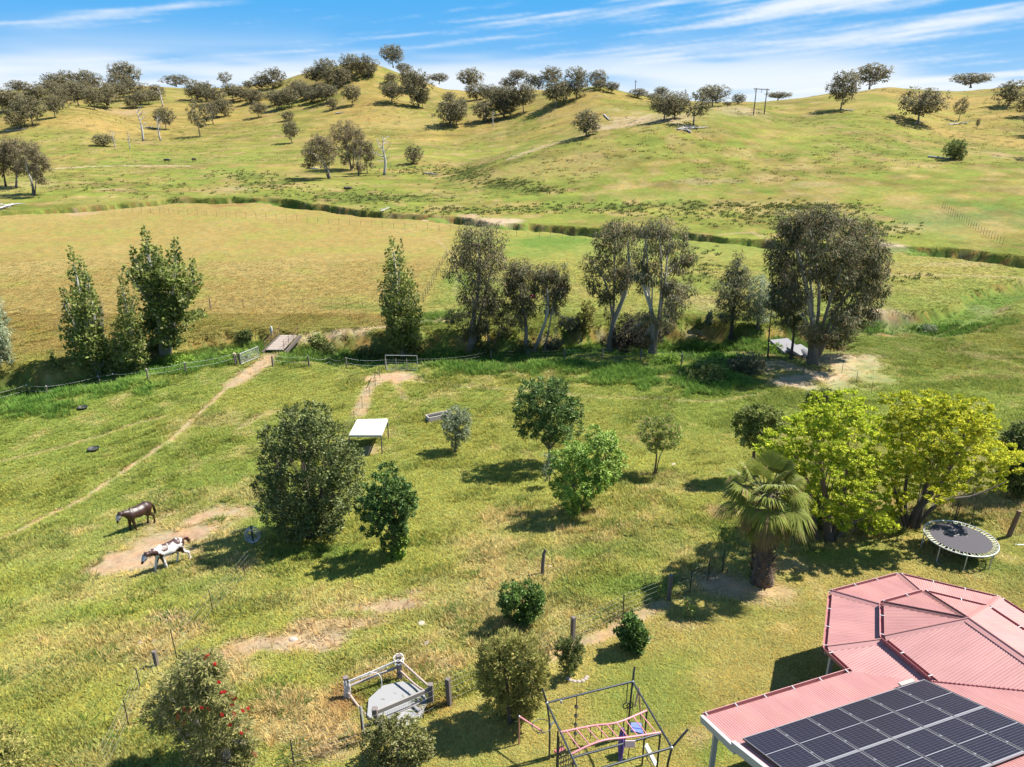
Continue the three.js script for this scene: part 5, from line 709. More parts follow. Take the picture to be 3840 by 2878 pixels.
  own(422, 900, 100, 925, 1188, 'tallest gum at the back of the clump with the dead tree', .36, 'grey', 10000, [[870, 810, 60, 34], [800, 840, 60, 34], [940, 850, 60, 40], [780, 900, 54, 36], [860, 890, 70, 46], [960, 910, 60, 46], [1000, 900, 34, 46], [830, 960, 60, 46], [910, 970, 70, 50], [980, 980, 46, 46], [860, 1040, 60, 46], [930, 1050, 60, 46], [870, 1110, 44, 34], [980, 1060, 30, 40]], [[[925, 1188], [900, 1060], [870, 830]], [[928, 1170], [950, 1020], [960, 880]]]);
  own(423, 900, 100, 985, 1238, 'thin gum with bare whitish limbs in front of the tallest one', .18, 'white', 1500, [[1000, 1150, 34, 30], [960, 1150, 30, 26], [990, 1180, 26, 20], [1010, 960, 20, 20], [950, 960, 20, 20], [1000, 1040, 24, 24]], [[[985, 1238], [975, 1130], [1000, 1020], [1040, 900]], [[978, 1140], [940, 1020], [930, 920]]]);
  own(424, 900, 100, 1055, 1216, 'narrow leafy gum left of the dead tree in the clump', .16, 'grey', 2600, [[1060, 970, 40, 30], [1040, 1010, 36, 36], [1080, 1010, 30, 36], [1050, 1070, 40, 40], [1090, 1060, 30, 40], [1060, 1130, 36, 34], [1090, 1140, 24, 24]], [[[1055, 1216], [1048, 1110], [1060, 990]]]);
  deadTree(900 + 1195 * K, 100 + 1232 * K, 100 + 905 * K, 190 * K, 'bare grey dead tree at the right end of the clump on the flat', 431);
  deadTree(1185 * K, 100 + 950 * K, 100 + 690 * K, 90 * K, 'tall dead tree with one pale leaning trunk on the left slope', 432);
  deadTree(1330 * K, 100 + 946 * K, 100 + 740 * K, 80 * K, 'white forked dead tree in front of the mid-sized dark gum', 433);
  deadTree(955 * K, 100 + 1002 * K, 100 + 870 * K, 80 * K, 'broken dead tree with hanging limbs beside the small bushy gum', 434);
  deadTree(1075 * K, 100 + 1010 * K, 100 + 878 * K, 44 * K, 'short dead stump tree right of the broken one on the flat', 435);
  deadTree(1350 * K, 100 + 662 * K, 100 + 500 * K, 60 * K, 'thin dead sapling at the right end of the far left wood', 436);
  deadTree(900 + 2100 * K, 100 + 826 * K, 100 + 690 * K, 40 * K, 'thin white dead sapling below the hollow grove', 437);
  deadTree(870 * K, 100 + 560 * K, 100 + 430 * K, 40 * K, 'dead stag-headed trunk among the far left wood skyline', 438);
  // fallen timber
  const log = (x0, y0, x1, y1, rad, label, seed, nb = 5) => { const a = at(x0, y0), b = at(x1, y1), r = rng(seed), c = V(0, 0, 0).addVectors(a, b).multiplyScalar(.5), t = thing('fallen_log', label, 'log', c), g = new GB(); a.sub(c); b.sub(c); a.y += rad * .8; b.y += rad * .7; g.tube(bend(a, b, .1, 6, r, .5), [rad, rad, rad * .95, rad * .9, rad * .8, rad * .7, rad * .5], 7, [.42, .39, .36]); for (let i = 0; i < nb; i++) { const s = a.clone().lerp(b, .2 + .75 * r()), L = a.distanceTo(b) * (.2 + .2 * r()), q = r() * 6.28; g.tube(bend(s, V(s.x + Math.cos(q) * L, s.y + L * .35 * r(), s.z + Math.sin(q) * L), .2, 3, r, .3), [rad * .45, rad * .35, rad * .25, rad * .1], 5, [.45, .42, .39], false); } mesh('log', g.geo(), barkMat, t); };
  log(2540, 488, 2640, 482, .35, 'tangled white fallen limbs at the root of the bare-limbed grey gum', 501, 14);
  log(2590, 500, 2560, 478, .3, 'pale fallen trunk pointing downhill below the bare-limbed grey gum', 502, 8);
  log(1258, 428, 1284, 424, .35, 'grey log lying on the slope below the summit belt', 503, 3);
  log(1195, 636, 1150, 634, .25, 'thin pale fallen branch just above the far gully', 504, 2);
  log(2265, 432, 2285, 452, .3, 'short white log on the hollow slope of the middle hill', 505, 2);
  log(3480, 590, 3560, 598, .25, 'fallen log reaching left from the dark green tree of the right slope', 506, 4);
  log(3560, 470, 3630, 462, .22, 'broken pale limbs under the gum with the split trunk', 507, 6);
  log(3150, 412, 3200, 418, .2, 'pale fallen branch at the foot of the tall narrow gum', 508, 3);
  log(3430, 466, 3460, 462, .2, 'broken limbs round the foot of the wide hollow gum', 509, 4);
  log(20, 495, 100, 485, .25, 'grey log under the lower edge of the far left wood', 510, 3);
  log(545, 478, 600, 484, .25, 'pale fallen limbs beside the white forked dead tree', 511, 5);
  log(-30, 800, 50, 770, .4, 'big bleached fallen tree at the left edge above the field', 512, 16);
  log(1590, 652, 1640, 656, .2, 'dark fallen branch at the foot of the bare dead tree', 513, 3);
  log(1430, 795, 1460, 780, .16, 'bleached branch lying in the far gully', 514, 5);
}

// ---------- house at the lower right: faded red corrugated roofs, solar panels ----------
const roofTex = (() => { const N = 512, d = new Uint8Array(N * N * 4); for (let j = 0; j < N; j++) for (let i = 0; i < N; i++) { const x = i / N, y = j / N, a = pnoise(x * 8, y * 5, 40), b = pnoise(x * 90, y * 7, 90), c = pnoise(x * 170, y * 170, 170), k = (j * N + i) * 4, t = 0.74 + 0.14 * a + 0.12 * b + (c > 0.86 ? -0.14 : 0.03); d[k] = 255 * Math.min(1, t); d[k + 1] = 255 * Math.min(1, t * (0.97 + 0.06 * a)); d[k + 2] = 255 * Math.min(1, t * (0.96 + 0.08 * b)); d[k + 3] = 255; } const t = new THREE.DataTexture(d, N, N, THREE.RGBAFormat, THREE.UnsignedByteType); t.wrapS = t.wrapT = THREE.RepeatWrapping; t.magFilter = THREE.LinearFilter; t.needsUpdate = true; return t; })(), redRoof = mat(rgb(.40, .187, .174), .6), redTones = [1, .97, 1.025, .985].map((k) => mat(rgb(.45 * k, .208 * k, .194 * k), .62, { map: roofTex })), redDark = mat(rgb(.36, .125, .13), .6), fasciaGrey = mat(rgb(.42, .42, .41), .5), galv = mat(rgb(.5, .51, .52), .4, { metalness: .5 }), cream = mat(rgb(.5, .46, .38), .9), postGrey = mat(rgb(.4, .39, .37), .6), deckMat = mat(rgb(.16, .14, .12), .9);
{
  const house = thing('house', 'pink-red corrugated roofed house with octagonal end and veranda at the lower right', 'house', V(0, 0, 0));
  const roof = new THREE.Group(); roof.name = 'roof'; house.add(roof);
  const U = 2.966, A19 = 19.3 * Math.PI / 180, ex = V(Math.cos(A19), 0, -Math.sin(A19)), ny = V(Math.sin(A19), 0, Math.cos(A19)); // along the eave, and toward the ridge (to the camera)
  const O = V(13.43, 0, -16.97); // centre of the octagon
  const oct = (k, h) => { const out = []; for (let i = 0; i < 8; i++) { const a = A19 + Math.PI / 2 - Math.PI / 8 - i * Math.PI / 4 + Math.PI / 4, R = k * U / (2 * Math.sin(Math.PI / 8)); out.push(V(O.x + Math.cos(a) * R, h, O.z - Math.sin(a) * R)); } return out; };
  // corrugated sheets filling a planar polygon; ribs run along `down`
  function sheets(poly, down, name = 'roof_sheet', m = redRoof, lift = 0) {
    const nrm = V(0, 0, 0).crossVectors(V(0, 0, 0).subVectors(poly[1], poly[0]), V(0, 0, 0).subVectors(poly[2], poly[0])).normalize(); if (nrm.y < 0) nrm.negate();
    const t = down.clone().addScaledVector(nrm, -down.dot(nrm)).normalize(), s = V(0, 0, 0).crossVectors(nrm, t).normalize(), o = poly[0];
    const q = poly.map((p) => { const d = p.clone().sub(o); return [d.dot(s), d.dot(t)]; }), s0 = Math.min(...q.map((a) => a[0])), s1 = Math.max(...q.map((a) => a[0]));
    const span = (x) => { let lo = 1e9, hi = -1e9; for (let i = 0; i < q.length; i++) { const [a, b] = q[i], [c, d] = q[(i + 1) % q.length]; if ((x - a) * (x - c) <= 0 && a !== c) { const y = b + (d - b) * (x - a) / (c - a); lo = Math.min(lo, y); hi = Math.max(hi, y); } } return [lo, hi]; };
    const PITCHM = .076, SHEET = .762;
    for (let a = s0, k = 0; a < s1 - 1e-6; a += SHEET, k++) {
      const b = Math.min(s1, a + SHEET + .012), uvs = [], g = new GB(), n = Math.max(2, Math.ceil((b - a) / PITCHM * 6)); let prev = null;
      for (let i = 0; i <= n; i++) {
        const x = Math.min(s1 - 1e-5, Math.max(s0 + 1e-5, lerp(a, b, i / n))), [lo, hi] = span(x), h = .006 * Math.sin((x - s0) / PITCHM * 2 * Math.PI) + lift + (i > n - 2 ? .0015 : 0);
        if (hi < lo) { prev = null; continue; }
        const mk = (y) => { const p = o.clone().addScaledVector(s, x).addScaledVector(t, y).addScaledVector(nrm, h); uvs.push(x / 3.1, y / 3.1); return g.v(p.x, p.y, p.z, [1, 1, 1]); };
        const cur = [mk(lo), mk(hi)]; if (prev) { g.i.push(prev[0], cur[0], cur[1], prev[0], cur[1], prev[1]); } prev = cur;
      }
      if (g.i.length) mesh(name, g.geo().setAttribute('uv', new THREE.Float32BufferAttribute(uvs, 2)), m === redRoof ? redTones[k * 7 % 4] : m, roof);
    }
  }
  const ridge = (a, b, w = .2) => { const g = new GB(), d = V(0, 0, 0).subVectors(b, a), s = V(d.z, 0, -d.x).normalize().multiplyScalar(w); const up = V(0, .045, 0), dn = V(0, -.03, 0); const P = (p, k, u) => p.clone().addScaledVector(s, k).add(u); g.quad(P(a, -1, dn), P(b, -1, dn), P(b, 0, up), P(a, 0, up)); g.quad(P(a, 0, up), P(b, 0, up), P(b, 1, dn), P(a, 1, dn)); g.tube([a.clone().add(V(0, .05, 0)), b.clone().add(V(0, .05, 0))], .022, 6, [1, 1, 1]); mesh('ridge_cap', g.geo(true), redRoof, roof); };
  function gutter(a, b, parent = roof, brackets = true) { // open half box along an eave
    const g = new GB(), d = V(0, 0, 0).subVectors(b, a).normalize(), out = V(d.z, 0, -d.x); const mid = a.clone().add(b).multiplyScalar(.5); if (out.dot(mid.clone().sub(O)) < 0) out.negate();
    const P = (p, o, y) => p.clone().addScaledVector(out, o).add(V(0, y, 0));
    for (const [o0, y0, o1, y1] of [[-.02, -.03, -.02, -.13], [-.02, -.13, .09, -.13], [.09, -.13, .11, 0], [.11, 0, .125, 0.005], [.125, .005, .10, -.14], [.1, -.14, -.03, -.14]]) g.quad(P(a, o0, y0), P(b, o0, y0), P(b, o1, y1), P(a, o1, y1));
    const gm = mesh('gutter', g.geo(true), redDark, parent);
    if (brackets) { const L = a.distanceTo(b), n = Math.floor(L / .95); for (let i = 0; i <= n; i++) { const q = new GB(), c = a.clone().addScaledVector(d, Math.min(L - .05, .08 + i * .95)); q.beam(P(c, -.03, .012), P(c, .12, .012), .03, .006); mesh('bracket', q.geo(true), galv, gm); } }
  }
  const o1 = oct(1, 2.5), o1i = oct(.55, 2.5 + .45 * 3.58 * .235), o2 = oct(.587, 2.99), apex = V(O.x, 3.74, O.z);
  // octagon indices: find edges by direction; edge i runs o[i] -> o[i+1]
  const mainDir = ny.clone();
  const ridgeEnd = apex.clone().addScaledVector(ny, 9);
  for (let i = 0; i < 8; i++) {
    const a = o1[i], b = o1[(i + 1) % 8], mid = a.clone().add(b).multiplyScalar(.5).sub(O); mid.y = 0; mid.normalize();
    const f = mid.dot(ny);                                             // 1 = side facing the main wing
    if (f > 0.9) continue;
    const c = o1i[(i + 1) % 8], d = o1i[i], down = mid.clone().setY(-.235);
    if (f > 0.5) continue;
    let A = a, B = b, Cc = c, Dd = d;
    if (Math.abs(f) < 0.2) { const cutAt = (p, q, L) => p.clone().lerp(q, L); // sides parallel to the wing's ridge: run on toward the wing
      const towardB = b.clone().sub(a).dot(ny) > 0; if (towardB) { B = b.clone().addScaledVector(ny, .9); Cc = c.clone().addScaledVector(ny, 3.2); } else { A = a.clone().addScaledVector(ny, .9); Dd = d.clone().addScaledVector(ny, 3.2); } }
    sheets([A, B, Cc, Dd], down);
    if (f < .2) { const lim = Math.abs(f) < .2 ? (b.clone().sub(a).dot(ny) > 0 ? [a, a.clone().lerp(b, .42)] : [a.clone().lerp(b, .58), b]) : [a, b]; gutter(lim[0], lim[1]); }
    ridge(a.clone().add(V(0, .02, 0)), d.clone().add(V(0, .02, 0)), .15);
    // upper roof
    const ua = o2[i], ub = o2[(i + 1) % 8];
    if (f < -.2) { sheets([ua, ub, apex], mid.clone().setY(-.3)); gutter(ua, ub); ridge(ua, apex, .15); if (Math.abs(f) > .2) ridge(ub, apex, .15); }
    else { const far = b.clone().sub(a).dot(ny) > 0 ? [ua, ub.clone().addScaledVector(ny, 7), ridgeEnd, apex] : [ua.clone().addScaledVector(ny, 7), ub, apex, ridgeEnd]; sheets(far, mid.clone().setY(-.3)); gutter(ua, ub); }
    const w = new GB(); w.quad(o1i[i].clone().setY(2.3), o1i[(i + 1) % 8].clone().setY(2.3), o1i[(i + 1) % 8].clone().setY(2.93), o1i[i].clone().setY(2.93)); mesh('clerestory_wall', w.geo(true), redDark, house);
    const ww = new GB(), k = oct(.72, 0); ww.quad(k[i].clone().setY(-.1), k[(i + 1) % 8].clone().setY(-.1), k[(i + 1) % 8].clone().setY(2.6), k[i].clone().setY(2.6)); mesh('wall', ww.geo(true), cream, house);
    const pk = oct(.95, 0)[i], pg = new GB(); pg.beam(pk.clone().setY(-.3), pk.clone().setY(2.52), .11, .11); mesh('veranda_post', pg.geo(true), postGrey, house);
  }
  ridge(apex, ridgeEnd, .16);
  // main wing: veranda roof, upper eave, long slope with panels
  const G0 = V(5.13, 2.5, -14.55), e0 = V(5.80, 2.99, -13.17), gl = 5.95;
  const nV = 1.62;                                                     // veranda depth
  const P0 = G0.clone(), P1 = G0.clone().addScaledVector(ex, gl);
  const up = (p, d, h) => p.clone().addScaledVector(ny, d).setY(h);
  const V1 = P1.clone().addScaledVector(ex, 1.62);
  sheets([P0, P1, up(V1, nV, 2.89), up(P0, nV, 2.89)], ny.clone().multiplyScalar(-1).setY(-.24));
  gutter(P0.clone().addScaledVector(ex, .06), P1);
  const E0 = P0.clone().addScaledVector(ny, 1.42).setY(2.99), SL = Math.tan(20 * Math.PI / 180), RD = 3.9, EL = 15;
  const E1 = E0.clone().addScaledVector(ex, 6.32);                      // inner corner with the octagon's upper eave
  const slope = (s, d, l = 0) => E0.clone().addScaledVector(ex, s).addScaledVector(ny, d).setY(2.99 + d * SL + l);
  const hv = (3.74 - 2.99) / SL;
  sheets([slope(0, 0), slope(6.32, 0), slope(6.32 + hv, hv), slope(EL, hv), slope(EL, RD), slope(0, RD)], ny.clone().multiplyScalar(-1).setY(-SL));
  sheets([slope(EL, RD), slope(0, RD), slope(0, 2 * RD).setY(2.99), slope(EL, 2 * RD).setY(2.99)], ny.clone().setY(-SL));
  ridge(slope(0, RD), slope(EL, RD), .2);
  gutter(slope(0, 0), slope(6.3, 0));
  { const v = new GB(); for (let i = 0; i < 60; i++) { const a = slope(6.32, 0, .02).lerp(slope(6.32 + hv, hv, .02), i / 60), b = slope(6.32, 0, .02).lerp(slope(6.32 + hv, hv, .02), (i + 1) / 60); v.bar(a, b, i % 2 ? .03 : .018, 5); } mesh('valley_gutter', v.geo(), redDark, roof); }
  // grey barge boards and beam at the open gable end
  const bg = new GB(); bg.beam(P0.clone().addScaledVector(ex, -.03).add(V(0, -.05, 0)), up(P0, 1.42, 2.86).addScaledVector(ex, -.03).add(V(0, -.05, 0)), .1, .2); mesh('barge_board', bg.geo(true), fasciaGrey, house);
  const b2 = new GB(); b2.beam(slope(-.04, -.1, -.07), slope(-.04, RD, -.07), .11, .22); mesh('barge_board', b2.geo(true), fasciaGrey, house);
  const b3 = new GB(); b3.beam(slope(-.04, RD, -.07), slope(-.04, 2 * RD).setY(2.92), .11, .22); mesh('barge_board', b3.geo(true), fasciaGrey, house);
  for (const [s, d] of [[.12, .45], [3, .45], [5.6, .45], [.12, 2.2], [.12, 5]]) { const p = P0.clone().addScaledVector(ex, s).addScaledVector(ny, d), g = new GB(); g.beam(p.clone().setY(-.3), p.clone().setY(2.5), .12, .12); mesh('veranda_post', g.geo(true), postGrey, house); }
  { const g = new GB(), w0 = P0.clone().addScaledVector(ny, 1.9).addScaledVector(ex, .9), q = (s, d, y) => w0.clone().addScaledVector(ex, s).addScaledVector(ny, d).setY(y); g.quad(q(0, 0, -.2), q(12, 0, -.2), q(12, 0, 2.9), q(0, 0, 2.9)); g.quad(q(0, 0, -.2), q(0, 5.5, -.2), q(0, 5.5, 2.9), q(0, 0, 2.9)); mesh('wall', g.geo(true), cream, house); }
  { const g = new GB(), q = (s, d) => P0.clone().addScaledVector(ex, s).addScaledVector(ny, d); const a = q(.4, .5), b = q(13, .5), c = q(13, 7), d = q(.4, 7); const T = (p) => p.clone().setY(.12), B = (p) => p.clone().setY(-.4); g.quad(T(a), T(b), T(c), T(d)); g.quad(B(a), B(b), T(b), T(a)); g.quad(B(a), T(a), T(d), B(d)); mesh('veranda_slab', g.geo(true), deckMat, house); }
  // a vent flashing beside the top panel row
  { const g = new GB(), c = slope(5.5, -.26).setY(2.9); g.beam(c, c.clone().addScaledVector(ex, .5), .12, .05); mesh('flashing', g.geo(true), mat(rgb(.33, .3, .28), .7), roof); }

  // solar panels: two rows of six, in clamps on rails
  const cellM = new THREE.MeshPhysicalMaterial({ color: rgb(.014, .010, .022), roughness: .4, side: THREE.DoubleSide, specularIntensity: .6, clearcoat: .12, clearcoatRoughness: .15 }), backM = mat(rgb(.26, .26, .28), .5), frameM = mat(rgb(.4, .4, .42), .45, { metalness: .3 }), darkGap = mat(rgb(.02, .02, .022), .6);
  const W = .985, L = 1.74, cell = new GB(), back = new GB(), frame = new GB(), mid = new GB();
  // in the panel's own axes: x along the eave, z toward the ridge, y up off the roof
  for (let j = 0; j < 20; j++) for (let i = 0; i < 6; i++) { const x0 = .035 + i * (W - .07) / 6, x1 = x0 + (W - .07) / 6 - .005, gap = j >= 10 ? .014 : -.006, z0 = .04 + j * (L - .1) / 20 + gap, z1 = z0 + (L - .1) / 20 - .006; cell.quad(V(x0, .0385, z0), V(x0, .0385, z1), V(x1, .0385, z1), V(x1, .0385, z0)); }
  back.quad(V(.02, .036, .02), V(.02, .036, L - .02), V(W - .02, .036, L - .02), V(W - .02, .036, .02));
  for (const [a, b] of [[V(0, .02, .012), V(W, .02, .012)], [V(0, .02, L - .012), V(W, .02, L - .012)]]) frame.beam(a, b, .01, .044);
  const sideF = new GB(); for (const x of [.008, W - .008]) sideF.beam(V(x, .02, .024), V(x, .02, L - .024), .016, .044); const sg = sideF.geo(true);
  mid.beam(V(.03, .0395, L / 2), V(W - .03, .0395, L / 2), .012, .002);
  const cg = cell.geo(true), bgm = back.geo(true), fg = frame.geo(true), mg = mid.geo(true);
  const ang = Math.atan(SL), RN = ['eave row', 'ridge row'], ORD6 = ['first', 'second', 'third', 'fourth', 'fifth', 'sixth'];
  for (let row = 0; row < 2; row++) for (let k = 0; k < 6; k++) {
    const s = .16 + k * (W + .008), d = (-.02 + row * (L + .012)) * Math.cos(ang) - .02, p = slope(s, d, .085), t = thing('solar_panel', `dark solar panel on the red roof, ${ORD6[k]} from the grey gable in the ${RN[row]}`, 'solar panel', p, 0, 'solar panels on the house roof');
    const m = new THREE.Matrix4().makeBasis(ex, V(0, 0, 0).crossVectors(ny.clone().setY(SL).normalize(), ex), ny.clone().setY(SL).normalize()); t.setRotationFromMatrix(m);
    mesh('cells', cg, cellM, t).userData.kind = 'stuff'; mesh('backing', bgm, backM, t); mesh('frame', fg, frameM, t); mesh('side_frame', sg, darkGap, t); mesh('busbar', mg, frameM, t);
    for (const z of [L * .25, L * .75]) { const c = new GB(); c.beam(V(W - .005, .043, z), V(W + .03, .043, z), .05, .012); mesh('clamp', c.geo(true), galv, t); }
  }
}

// ---------- climbing frame ----------
{
  const g0 = at(2035, 2838), h0 = g0.y, B = (x, y, h) => planePt(x, y, h0 + h);
  const t = thing('climbing_frame', 'charcoal steel climbing frame with pink monkey bars on the lawn', 'climbing frame', V(0, 0, 0));
  const steel = mat(rgb(.05, .058, .065), .45, { metalness: .3 }), pink = mat(rgb(.62, .24, .26), .5), blackM = mat(rgb(.02, .02, .022), .7), rope = mat(rgb(.03, .03, .03), .9), white = mat(rgb(.6, .6, .58), .6), blue = mat(rgb(.10, .16, .52), .5), conn = galv;
  const H = 2.1, r = .03;
  const bl = B(2051, 2637, H), br = B(2373, 2557, H), fr = B(2520, 2805, H), fl = B(2175, 2905, H);
  const tube = (name, pts, rad, m, par = t) => { const g = new GB(); g.tube(pts, rad, 8, [1, 1, 1]); return mesh(name, g.geo(), m, par); };
  const on = (a, b, k) => a.clone().lerp(b, k), ground = (p) => V(p.x, h0 - .1, p.z);
  tube('top_bar', [bl, br], r, steel); tube('side_bar', [br, fr], r, steel); tube('top_bar', [fr, fl], r, steel); tube('side_bar', [bl, fl], r, steel);
  // bent corner posts with tips leaning out
  const post = (c, tip, out) => tube('corner_post', [tip, c, c.clone().addScaledVector(out, .10).setY(h0 + H - .55), c.clone().addScaledVector(out, .14).setY(h0 + .9), c.clone().addScaledVector(out, .14).setY(h0 - .15)], r, steel);
  const cen = bl.clone().add(fr).multiplyScalar(.5), outOf = (c) => c.clone().sub(cen).setY(0).normalize();
  post(bl, B(2035, 2587, H + .42), outOf(bl).multiplyScalar(-.8)); post(br, B(2380, 2503, H + .42), outOf(br).multiplyScalar(-.6)); post(fr, B(2580, 2736, H + .45), outOf(fr).multiplyScalar(-.6)); post(fl, fl.clone().add(V(-.3, .4, .3)), outOf(fl).multiplyScalar(-.6));
  for (const c of [bl, br, fr, fl]) { const g = new THREE.SphereGeometry(.045, 10, 8); g.translate(c.x, c.y, c.z); mesh('joint', g, conn, t); }
  const m0 = on(bl, fl, .52), m1 = on(br, fr, .76);
  const b2 = tube('cross_bar', [B(2144, 2843, H), B(2478, 2753, H)], r, steel);
  for (const p of [B(2426, 2664, H), B(2476, 2758, H), B(2092, 2746, H), B(2150, 2842, H)]) tube('inner_post', [p, ground(p)], .026, steel);
  // monkey bars: two bent rails and rungs
  const ra = [B(2099, 2748, H), B(2225, 2723, H + .05), B(2308, 2713, H + .12), B(2426, 2666, H)], rb = [B(2140, 2831, H), B(2200, 2801, H + .1), B(2262, 2778, H + .16), B(2360, 2766, H + .08), B(2478, 2748, H)];
  const ca = new THREE.CatmullRomCurve3(ra), cb = new THREE.CatmullRomCurve3(rb);
  tube('monkey_bar_rail', ca.getPoints(16), .027, pink); tube('monkey_bar_rail', cb.getPoints(16), .027, pink);
  for (let i = 0; i < 9; i++) { const k = .07 + i * .105; tube('rung', [ca.getPointAt(k), cb.getPointAt(Math.min(.97, k + .04))], .016, pink); }
  // knotted rope with discs
  { const a = B(2163, 2613, H), n = 5; tube('climbing_rope', [a, V(a.x, h0 + .25, a.z)], .014, rope); for (let i = 0; i < n; i++) { const d = new THREE.CylinderGeometry(.055, .055, .035, 12); d.translate(a.x, h0 + 1.72 - i * .34, a.z); mesh('rope_disc', d, blackM, t); } }
  { const a = B(2105, 2628, H); const c = new THREE.CylinderGeometry(.03, .03, .1, 8); c.translate(a.x, a.y - .05, a.z); mesh('hook', c, conn, t); }
  // gym rings
  { const a = B(2361, 2560, H); for (const s of [-.05, .07]) { const p = V(a.x + s, a.y, a.z); tube('ring_strap', [p, V(p.x, p.y - .78, p.z)], .013, rope); const q = new THREE.TorusGeometry(.105, .015, 8, 20); q.rotateY(.3); q.translate(p.x, p.y - .88, p.z); mesh('gym_ring', q, blackM, t); } tube('ring_cord', [V(a.x, a.y - .98, a.z), V(a.x, a.y - 1.35, a.z)], .007, rope); }
  // blue plastic swing seat on chains
  { const p = B(2386, 2730, .95); const s = new RoundedBoxGeometry(.4, .05, .26, 3, .02); s.rotateX(.5); s.rotateY(.3); s.rotateZ(-.35); s.translate(p.x, p.y, p.z); mesh('swing_seat', s, blue, t); const rim = new RoundedBoxGeometry(.42, .14, .03, 2, .012); rim.rotateX(.5); rim.rotateZ(-.35); rim.translate(p.x + .02, p.y - .05, p.z + .13); mesh('swing_seat_lip', rim, blue, t); for (const k of [-.17, .17]) tube('swing_chain', [V(p.x + k, p.y - k * .35, p.z), V(p.x + k * .8, h0 + H + .05, p.z - .05)], .008, rope); }
  // folded purple hammock swing hanging from the rail
  { const p = B(2336, 2722, H + .05), q = rng(5), g = new GB(); for (let i = 0; i < 22; i++) { const a = i / 22 * 6.28, R = .05 + .03 * (i % 2), pts = []; for (let k = 0; k <= 8; k++) { const y = k / 8, w = Math.sin(Math.min(1, y * 1.15) * Math.PI) * .9 + .12; pts.push(V(p.x + Math.cos(a) * R * w + .02 * Math.sin(y * 5 + i), p.y - .1 - y * 1.25, p.z + Math.sin(a) * R * w)); } const c = i % 4 === 0 ? [.34, .28, .5] : i % 3 ? [.09, .05, .22] : [.16, .09, .34]; g.tube(pts, .022, 5, c); } mesh('hammock_swing', g.geo(), new THREE.MeshStandardMaterial({ vertexColors: true, roughness: .8 }), t); }
  { const p = B(2362, 2787, H), g = new RoundedBoxGeometry(.27, .2, .03, 2, .01); g.rotateX(-.25); g.translate(p.x, p.y, p.z + .04); mesh('pink_plaque', g, mat(rgb(.66, .45, .42), .7), t); tube('strap', [V(p.x, p.y - .1, p.z), V(p.x - .02, p.y - .62, p.z)], .012, rope); }
  for (const [x, y] of [[2215, 2730], [2258, 2723], [2300, 2716], [2340, 2700]]) { const p = B(x, y, H); tube('strap', [V(p.x, p.y + .04, p.z), V(p.x, p.y - .42, p.z)], .014, rope); }
  // climbing net between two posts on the left
  { const g = new GB(), a = B(2096, 2750, H), b = B(2150, 2845, H), n = 6, m = 10, P = (i, j) => on(a, b, i / n).setY(h0 + H - .12 - j / m * 1.9); for (let i = 0; i <= n; i++) for (let j = 0; j < m; j++) { g.bar(P(i, j), P(Math.min(n, Math.max(0, i + (j % 2 ? .5 : -.5))), j + 1), .011, 4); g.bar(P(i, j), P(Math.min(n, Math.max(0, i + (j % 2 ? -.5 : .5))), j + 1), .011, 4); } mesh('climbing_net', g.geo(), rope, t); const q = B(2118, 2815, .9); const r2 = new RoundedBoxGeometry(.3, .06, .16, 2, .02); r2.rotateY(.6); r2.translate(q.x - .15, q.y, q.z); mesh('net_step', r2, mat(rgb(.35, .1, .1), .6), t); }
  // side hoop
  { const c = on(bl, fl, .28), g = new THREE.TorusGeometry(.26, .012, 6, 28); g.rotateX(Math.PI / 2 - .1); g.translate(c.x - .38, c.y - .12, c.z + .05); mesh('hoop', g, steel, t); tube('hoop_arm', [c, V(c.x - .13, c.y - .1, c.z + .02)], .022, conn); }
  // low pink side bar on the left
  { const e = V(0, 0, 0).copy(B(2034, 2745, 1.1)), c = B(1947, 2688, 1.1); tube('side_rail', [e, c], .026, pink); tube('side_rail_leg', [c, ground(c)], .024, mat(rgb(.5, .22, .16), .6)); const s = new THREE.SphereGeometry(.04, 8, 6); s.translate(c.x, c.y, c.z); mesh('joint', s, conn, t); }
  // pink see-saw brace behind the right bar and the white plank
  { const a = B(2396, 2582, 1.9), l = B(2381, 2650, 1.1), l2 = B(2403, 2700, .6); tube('brace', [a, l], .026, mat(rgb(.6, .38, .36), .6)); tube('brace', [a, l2], .024, mat(rgb(.5, .28, .2), .6)); }
  { const a = B(2422, 2796, .9), b = B(2459, 2868, .35), g = new GB(); g.beam(a, b, .16, .04); mesh('white_plank', g.geo(true), white, t); tube('plank_rail', [B(2420, 2835, .6), B(2448, 2880, .2)], .014, mat(rgb(.55, .3, .25), .6)); }
}

// ---------- fences, gates, bridge and farm things ----------
const timber = mat(rgb(.15, .125, .11), .95), timberDark = mat(rgb(.10, .08, .065), .95), picketM = mat(rgb(.05, .045, .042), .8), rustM = mat(rgb(.20, .09, .055), .9), wireM = mat(rgb(.3, .3, .29), .5, { metalness: .3 }), tapeM = mat(rgb(.72, .72, .68), .7), whiteM = mat(rgb(.66, .66, .65), .6), concreteM = mat(rgb(.27, .27, .275), .9), plankM = mat(rgb(.42, .36, .31), .95), copperLog = mat(rgb(.2, .165, .125), .95);
const picketGeo = (() => { const g = new GB(); g.beam(V(0, -.25, 0), V(0, 1, 0), .035, .012); g.beam(V(0, -.25, .008), V(0, 1, .008), .012, .03); return g.geo(true); })();
const roundPost = (() => { const g = new THREE.CylinderGeometry(.07, .08, 1.3, 9); g.translate(0, .35, 0); return g; })();
const sqPost = (() => { const g = new RoundedBoxGeometry(.125, 1.3, .125, 2, .015); g.translate(0, .35, 0); return g; })();
